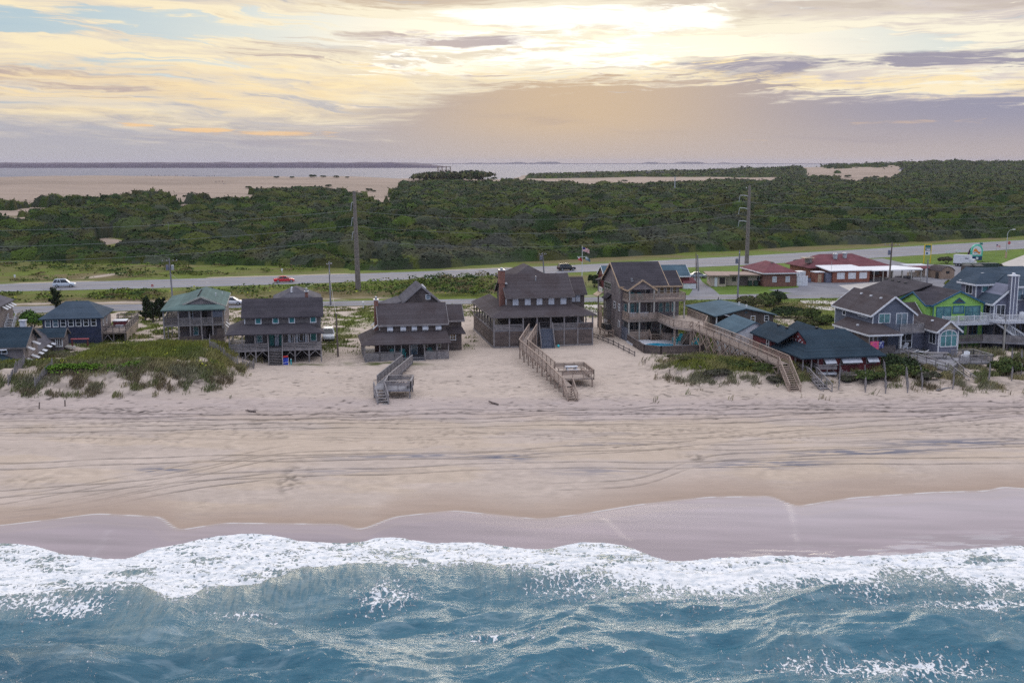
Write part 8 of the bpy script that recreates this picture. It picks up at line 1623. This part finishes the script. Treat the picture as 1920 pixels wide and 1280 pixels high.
for px0, py0, px1, py1, l in ((1572, 731, 1573, 702, 'sand fence run nearest the steep grey steps of the red cottage'), (1622, 737, 1620, 706, 'sand fence run second from the steep grey steps'), (1660, 738, 1655, 694, 'sand fence run third from the steep grey steps, below the dark shrub'), (1701, 738, 1692, 692, 'sand fence run below the tall dune shrubs, fourth from the steep steps'), (1728, 732, 1721, 700, 'short sand fence run left of the deck steps'), (1786, 730, 1787, 705, 'sand fence run just left of the deck steps, under the deck'), (1853, 721, 1855, 690, 'sand fence run right of the deck steps'), (1896, 716, 1896, 672, 'tall sand fence run below the yellowish shrub'), (1914, 702, 1914, 674, 'sand fence run at the frame edge')):
    slat_fence(l, gz(px0, py0), gz(px1, py1))
slat_fence('netting sand fence joining the two runs below the red cottage', gz(1575, 708), gz(1620, 711), 1.0)
for px0, py0, px1, py1, l in ((16, 727, 46, 688, 'long grey slat fence climbing the grassy dune, farthest left'), (66, 733, 98, 694, 'long grey slat fence climbing the grassy dune beside the vine hedge'), (393, 654, 445, 690, 'weathered board fence between the grassy dune and the two-porch house'), (455, 690, 476, 692, 'short sagging fence at the foot of the dune before the braced stilts')): slat_fence(l, gz(px0, py0), gz(px1, py1), 1.2)
def rail_fence(label, pts, h=.8, m='wood_dk'):
    P = [Vector(p) for p in pts]; o = empty('rail_fence', label, 'fence', pts[0]); 
    for a, b in zip(P, P[1:]):
        n = max(2, int((b-a).length/2.)+1)
        for i in range(n): c = a.lerp(b, i/(n-1))-P[0]; MB().bar(c-Vector((0, 0, .3)), c+Vector((0, 0, h)), .12).build('post', M[m], o)
        r = MB()
        for z in (.25, .7): r.bar(a-P[0]+Vector((0, 0, h*z)), b-P[0]+Vector((0, 0, h*z)), .05, .12)
        r.build('rail', M[m], o)
rail_fence('low dark rail fence running seaward between the brown house and the tall house', [pz(1112, 632), pz(1150, 647), pz(1190, 668)])
rail_fence('white-posted rail fence along the concrete pad behind the brown house', [pz(1096, 588), pz(1126, 596)], 1.1, 'wood')
def pool_yard():
    L = (17.14, 166.81, 3.)
    W = lambda u, v, w=0.: world_of(L, 11., u, v, w)
    o = empty('pool_fence', 'brown shingled fence wrapping the pool yard of the tall house', 'fence', W(.7, -.5), 0); O = Vector(W(.7, -.5)); pts = [(.6, -.4), (.15, -10.2), (2.1, -12.0), (8.6, -12.2)]
    for (a, b), (c, d) in zip(pts, pts[1:]):
        p, q = Vector(W(a, b))-O, Vector(W(c, d))-O; f = MB(); f.bar(p+Vector((0, 0, .45)), q+Vector((0, 0, .45)), .09, 1.5); f.build('fence_panel', M['shingle_dk'], o); MB().bar(p+Vector((0, 0, 1.24)), q+Vector((0, 0, 1.24)), .2, .06).build('cap_rail', M['wood_dk'], o)
        for i in range(max(2, int((q-p).length/2.2)+1)): c_ = p.lerp(q, i/max(1, int((q-p).length/2.2))); MB().bar(c_-Vector((0, 0, .5)), c_+Vector((0, 0, 1.3)), .14).build('post', M['wood_dk'], o)
    o = empty('pool_patio', 'pale concrete pool terrace behind the brown shingled fence', 'patio', W(4, -5)); O = Vector(W(4, -5)); MB().slab([Vector(W(u, v, .3))-O for u, v in ((.4, -.5), (.4, -10.0), (2.2, -11.8), (8.9, -12), (9.6, -1.2), (6.3, -1.2), (6.2, -.5))], .6).build('slab', M['white_dirty'], o)
    p = empty('swimming_pool', 'turquoise kidney-shaped pool in the pale terrace', 'pool', W(4.2, -5.6, .30)); K = [(math.cos(t)*2.0*(1+.15*math.cos(2*t)), math.sin(t)*1.5*(1-.25*math.cos(t))) for t in np.linspace(0, 2*math.pi, 28, endpoint=False)]
    MB().slab([(a*1.1, b*1.12, .035) for a, b in K], .05).build('rim', M['white'], p); MB().slab([(a, b, .05) for a, b in K], .02).build('water', mat_plain("pool_water", (.02, .36, .58), .08, var=.08), p)
    return W
HW = pool_yard()
# ---------------------------------------------------------------- seats, tables, loose things
def adirondack(label, loc, rot, m, group=None, s=1.):
    o = empty('garden_chair', label, 'chair', loc, rot, group); o.scale = (s, s, s); st = MB(); st.slab([(-.28, -.3, .38), (.28, -.3, .38), (.28, .25, .26), (-.28, .25, .26)], .04); st.build('seat', M[m], o); b = MB()
    for k in range(5): u = -.26+k*.13; b.slab([(u-.055, .22, .22), (u+.055, .22, .22), (u+.055, .52, 1.0-abs(k-2)*.04), (u-.055, .52, 1.0-abs(k-2)*.04)], .03, (0, .9, -.35))
    b.build('backrest', M[m], o)
    for sd in (-1, 1):
        MB().box(sd*.33-.06, sd*.33+.06, -.36, .34, .54, .58).build('armrest', M[m], o)
        for v in (-.3, .28): MB().box(sd*.3-.03, sd*.3+.03, v-.04, v+.04, 0, .54).build('leg', M[m], o)
    return o
def H_(L, th): return lambda u, v, w=0.: world_of(L, th, u, v, w)
H2 = H_((-20.52, 149.82, 3.), 11.); H1 = H_((-26.43, 149.68, 3.), 10.5); H3 = H_((-2.76, 161.14, 3.), 11.); HG1 = H_((50.83, 152.39, 3.), 11.); HG3 = H_((71.41, 159.96, 3.), 11.); HG2 = H_((62.39, 159.96, 3.), 11.)
for (u, v), l in zip(((4.0, 1.2), (5.4, 1.0), (9.3, 1.3)), ('teal garden chair on the five-shutter porch, left of the ramp head', 'teal garden chair on the five-shutter porch, at the ramp opening', 'teal garden chair on the five-shutter porch, right of its door')): adirondack(l, H2(u, v, .3), 11, 'teal' if u < 9 else 'green_pt', 'chairs on the five-shutter porch', 1.15)
adirondack('big turquoise lounge chair tilted back on the pool terrace', HW(7.2, -4.6, .3), -60, 'turq', 'chairs by the pool', 1.5); adirondack('turquoise lounge chair half hidden by the pool fence, near the stairs', HW(9.0, -7.4, .3), -30, 'turq', 'chairs by the pool', 1.2)
adirondack('teal chair on the top deck under the front gable, left one', HW(1.9, 1.2, 6.45), 11, 'teal', 'chairs on the top deck'); adirondack('teal chair on the top deck under the front gable, right one', HW(3.0, 1.2, 6.45), 11, 'teal', 'chairs on the top deck')
t = empty('deck_table', 'low turquoise table on the top deck under the front gable', 'table', HW(2.4, .5, 6.45), 11); MB().box(-.9, .9, -.3, .3, .62, .68).build('table_top', M['teal'], t); [MB().box(u-.04, u+.04, v-.04, v+.04, 0, .62).build('leg', M['teal'], t) for u in (-.8, .8) for v in (-.22, .22)]
for i, (u, l) in enumerate(((1.6, 'white wicker bench on the middle deck of the tall house, left one'), (3.6, 'white wicker bench on the middle deck of the tall house, right one'))):
    b = empty('wicker_bench', l, 'bench', HW(u, .5, 3.45), 11, 'wicker benches on the middle deck'); MB().box(-.7, .7, -.3, .3, .35, .45).build('seat', M['white_dirty'], b); MB().box(-.7, .7, .25, .32, .45, 1.0).build('backrest', M['white_dirty'], b); [MB().box(u_-.05, u_+.05, -.3, .3, 0, .6).build('leg', M['white_dirty'], b) for u_ in (-.68, .68)]
u_ = empty('air_conditioner_stand', 'pair of black air conditioners on a timber stand against the tall house wall', 'air conditioner', HW(-.9, 6.2, 0), 11); MB().box(-.8, .9, -1.5, 1.5, 1.0, 1.15).build('platform', M['wood_tan'], u_)
for v in (-.75, .75): a = MB().box(-.5, .5, v-.55, v+.55, 1.16, 2.0).build('condenser', M['black'], u_); MB().tube([(0, v, 2.0), (0, v, 2.06)], .38, 14).build('fan_grille', M['steel'], a)
[MB().box(a-.08, a+.08, b-.08, b+.08, -.3, 1.0).build('leg', M['wood_tan'], u_) for a in (-.65, .75) for b in (-1.35, 1.35)]
def table(label, loc, rot, m, benches=True, L=1.9):
    o = empty('picnic_table', label, 'table', loc, rot); tp = MB()
    for k in range(5): tp.box(-L/2, L/2, -.40+k*.162, -.25+k*.162, .72, .76)
    tp.build('table_top', M[m], o)
    if benches: [MB().box(-L/2, L/2, v-.14, v+.14, .42, .46).build('bench_seat', M[m], o) for v in (-.72, .72)]
    for u in (-L*.36, L*.36): f = MB(); f.bar((u, -.75, 0), (u, -.2, .72), .08); f.bar((u, .75, 0), (u, .2, .72), .08); f.bar((u, -.75, .38), (u, .75, .38), .07); f.build('leg_frame', M[m], o)
    return o
table('pale picnic table in the square bench deck before the brown house', (7.6, 137.3, 3.98), 11, 'white_dirty', L=1.6); table('long grey picnic table with benches on the deck below the arched window', (58.0, 147.2, 4.02), -5, 'wood', L=3.2)
adirondack('white garden chair in the right corner deck beside the fire bowl', (60.9, 144.6, 4.2), -40, 'white', None, 1.2); adirondack('white garden chair by the sliding door of the white-trimmed house', HG1(4.4, -1.0, 1.35), 200, 'white', None, 1.1)
f = empty('fire_bowl', 'dark round fire bowl in the right corner deck', 'fire bowl', (62.3, 145.0, 4.17)); MB().lathe([(.3, .25), (.5, .45), (.52, .55), (.45, .55), (.3, .4)], n=14).build('bowl', M['steel'], f); [MB().bar((.3*math.cos(a), .3*math.sin(a), 0), (.25*math.cos(a), .25*math.sin(a), .3), .04).build('leg', M['steel'], f) for a in (0, 2.1, 4.2)]
for i, (u, l) in enumerate(((6.5, 'white sun lounger on the grey deck, nearer the sliding door'), (8.0, 'white sun lounger on the grey deck, nearer the tower'))):
    o = empty('sun_lounger', l, 'sun lounger', (55.8+i*1.4, 150.6-i*.2, 4.02), -20, 'sun loungers on the grey deck'); MB().slab([(-.95, -.3, .32), (.4, -.3, .32), (.4, .3, .32), (-.95, .3, .32)], .05).build('seat', M['white'], o); MB().slab([(.4, -.3, .32), (.95, -.3, .62), (.95, .3, .62), (.4, .3, .32)], .05).build('backrest', M['white'], o); [MB().box(a-.03, a+.03, b-.03, b+.03, 0, .3).build('leg', M['white'], o) for a in (-.8, .6) for b in (-.25, .25)]
for i, (u, l) in enumerate(((3.6, 'white chair on the picket deck beside the boxed chimney'), (5.6, 'white chair on the picket deck nearer the frame edge'))): adirondack(l, HG3(u, -1.6, 4.55), 11, 'white', 'chairs on the picket deck', 1.2)
t = empty('patio_table', 'small white table with items on the upper deck of the lime house', 'table', HG2(3.9, -1.0, 4.25), 11); MB().box(-.8, .8, -.4, .4, .68, .74).build('table_top', M['wood'], t); [MB().box(a-.04, a+.04, b-.04, b+.04, 0, .68).build('leg', M['wood'], t) for a in (-.7, .7) for b in (-.3, .3)]
def towel(label, p0, w, h, cols, th):
    m, N, p = new_mat("patterned_towel"); v = N.new('ShaderNodeTexVoronoi'); N.l.new(objco(N), v.inputs['Vector']); v.inputs['Scale'].default_value = 4.5; N.l.new(N.mix(N.ss(v.outputs['Distance'], .2, .5), cols[0], cols[1]), p.inputs['Base Color']); p.inputs['Roughness'].default_value = .9
    o = empty('beach_towel', label, 'towel', p0, th, 'towels on the porch rail'); V = [(w*i/8, -.06-.03*math.sin(i*1.1), -h*j/5) for j in range(6) for i in range(9)]; me = bpy.data.meshes.new('cloth'); me.from_pydata(V, [], [(j*9+i, j*9+i+1, (j+1)*9+i+1, (j+1)*9+i) for j in range(5) for i in range(8)]); me.update(); c = link('cloth', me, m, o); sd = c.modifiers.new('thickness', 'SOLIDIFY'); sd.thickness = .03
towel('pink and orange patterned towel hung on the porch rail of the white-trimmed house', HG1(-1.95, -3.02, 3.0), 1.25, 1.15, (.75, .10, .28, 1) if False else ((.75, .10, .28, 1), (.80, .25, .12, 1)), 11) if False else towel('pink and orange patterned towel hung on the porch rail of the white-trimmed house', HG1(-1.95, -3.02, 3.0), 1.25, 1.15, ((.80, .25, .12, 1), (.70, .08, .28, 1)), 11)
towel('blue and white towel hung beside the pink towel on the porch rail', HG1(-.62, -3.02, 3.0), .7, .95, ((.65, .7, .75, 1), (.05, .06, .25, 1)), 11)
b = empty('beach_ball', 'turquoise ball at the foot of the wide blue-grey steps', 'ball', H3(9.6, -1.5, .05)); MB().lathe([(.22*math.sin(t), .22-.22*math.cos(t)) for t in np.linspace(0, math.pi, 12)], n=18).build('ball', M['turq'], b, True); MB().lathe([(.05, .425), (.05, .44)], n=10).build('valve_cap', M['white'], b)
c = empty('folded_beach_chair', 'blue folded beach chair with a red roll beside the wide front stairs', 'beach chair', H1(-4.95, -1.5, -.2), 10); MB().slab([(-.35, 0, .05), (.35, 0, .05), (.38, .35, 1.15), (-.32, .35, 1.15)], .12, (0, 1, -.3)).build('canvas', mat_plain("blue_canvas", (.01, .04, .40), .7), c); MB().tube([(-.3, .3, 1.3), (.35, .35, 1.35)], .12, 10).build('roll', FR, c); fr = MB(); fr.bar((-.35, -.05, .0), (-.33, .4, 1.2), .04); fr.bar((.36, -.05, .0), (.39, .4, 1.2), .04); fr.bar((-.35, -.06, .5), (.36, -.06, .65), .04); fr.build('frame', M['white'], c)
p = empty('marker_post', 'short teal post in the sand right of the blue beach chair', 'post', H1(-4.2, -1.5, -.2)); MB().box(-.06, .06, -.06, .06, -.2, 1.0).build('post', M['turq'], p); MB().box(-.07, .07, -.07, .07, 1.0, 1.06).build('cap', M['white'], p)
h = empty('hot_tub', 'red-sided hot tub with a white cover on the railed deck of the navy house', 'hot tub', world_of((-71.29, 164.24, 3.5), 11, 10.1, 7.6, 1.0), 11); MB().box(-1.0, 1.0, -1.0, 1.0, 0, .85).build('tub', M['barn'], h); MB().slab([(-1.06, -1.06, .86), (1.06, -1.06, .86), (1.06, 1.06, .86), (-1.06, 1.06, .86)], .12, (0, 0, 1)).build('cover', M['white'], h); MB().box(-.6, .6, -1.5, -1.05, 0, .35).build('step', M['white_dirty'], h)
b = empty('bench', 'red wooden bench on the grass below the navy house', 'bench', pz(150, 642, 4.2), 5); MB().box(-1.3, 1.3, -.25, .25, .5, .58).build('seat', mat_plain("red_bench_paint", (.40, .06, .07), .6), b); [MB().box(u-.06, u+.06, -.2, .2, -.5, .5).build('leg', M['barn'], b) for u in (-1.1, 1.1)]
for i, (px, py, l) in enumerate(((1103, 529, 'dark wooden post on the lawn left of the clipped hedges'), (73, 767, 'leaning stub post in the sand before the grassy dune, left one'), (122, 762, 'leaning stub post in the sand before the grassy dune, right one'), (1210, 682, 'small stake in the sand below the pool fence, left one'), (1232, 690, 'small stake in the sand below the pool fence, right one'), (1256, 702, 'small stake in the sand seaward of the pool, nearest the beach'))):
    x, y, z = gz(px, py) if py > 600 else pz(px, py); o = empty('wooden_stake', l, 'post', (x, y, z), i*40); MB().bar((0, 0, -.3), (.12, .05, .75 if py < 600 or i < 3 else .55), .11 if i < 3 else .07).build('shaft', M['pole_bn'], o); MB().box(.06, .18, .0, .1, .72 if i < 3 else .52, .76 if i < 3 else .56).build('top', M['wood'], o)
for i, (px, py, l, L_) in enumerate(((1773, 731, 'pale driftwood plank lying at the dune foot left of the deck steps', 1.5), (1275, 684, 'brown driftwood log on the sand below the grassy clumps', .9), (1312, 690, 'rusty brown stump on the dune face below the pool', .7), (925, 758, 'dark driftwood stick lying on the open beach', .8), (470, 772, 'dark driftwood scrap on the beach before the stilt house', .6))):
    x, y, z = gz(px, py); o = empty('driftwood', l, 'driftwood', (x, y, z+.05), 25+i*37); MB().tube([(-L_, 0, 0), (0, .08, .06), (L_, -.02, .12)], [.10, .12, .06], 8).build('log', M['wood'] if i == 0 else M['pole_bn'], o); MB().tube([(L_*.2, .03, .08), (L_*.5, .25, .3)], [.05, .02], 6).build('branch', M['pole_bn'], o)
m_ = empty('mailbox_post', 'white post box beside the beach road behind the five-shutter house', 'post box', pz(681, 579)); MB().box(-.08, .08, -.08, .08, -.1, 1.0).build('post', M['white'], m_); MB().box(-.18, .18, -.25, .25, 1.0, 1.4).build('box', M['white'], m_)
for i, (px, py, l) in enumerate(((28, 524, 'small white roadside marker beyond the highway, farthest left'), (529, 512, 'small white and green roadside marker beyond the highway above the red car'), (286, 543, 'orange-topped roadside marker between the roads'))):
    o = empty('roadside_marker', l, 'marker', pz(px, py), 0); MB().box(-.05, .05, -.05, .05, -.1, .9).build('post', M['white'], o); MB().box(-.22, .22, -.04, .04, .6, 1.15).build('plate', M['white'] if i < 2 else FR, o)
# ---------------------------------------------------------------- evening haze over the whole scene
def haze():
    m = bpy.data.materials.new("haze"); m.use_nodes = True; nt = m.node_tree; nt.nodes.clear()
    out = nt.nodes.new('ShaderNodeOutputMaterial'); v = nt.nodes.new('ShaderNodeVolumePrincipled'); nt.links.new(v.outputs[0], out.inputs['Volume'])
    v.inputs['Color'].default_value = (.74, .72, .84, 1); v.inputs['Density'].default_value = 4.4e-5; v.inputs['Anisotropy'].default_value = .2
    o = MB().box(-9500, 9500, -300, 17800, -3.5, 58).build('haze', m); tag(o, kind='stuff'); o['label'] = 'thin pale evening haze over sea, land and sound'
haze()
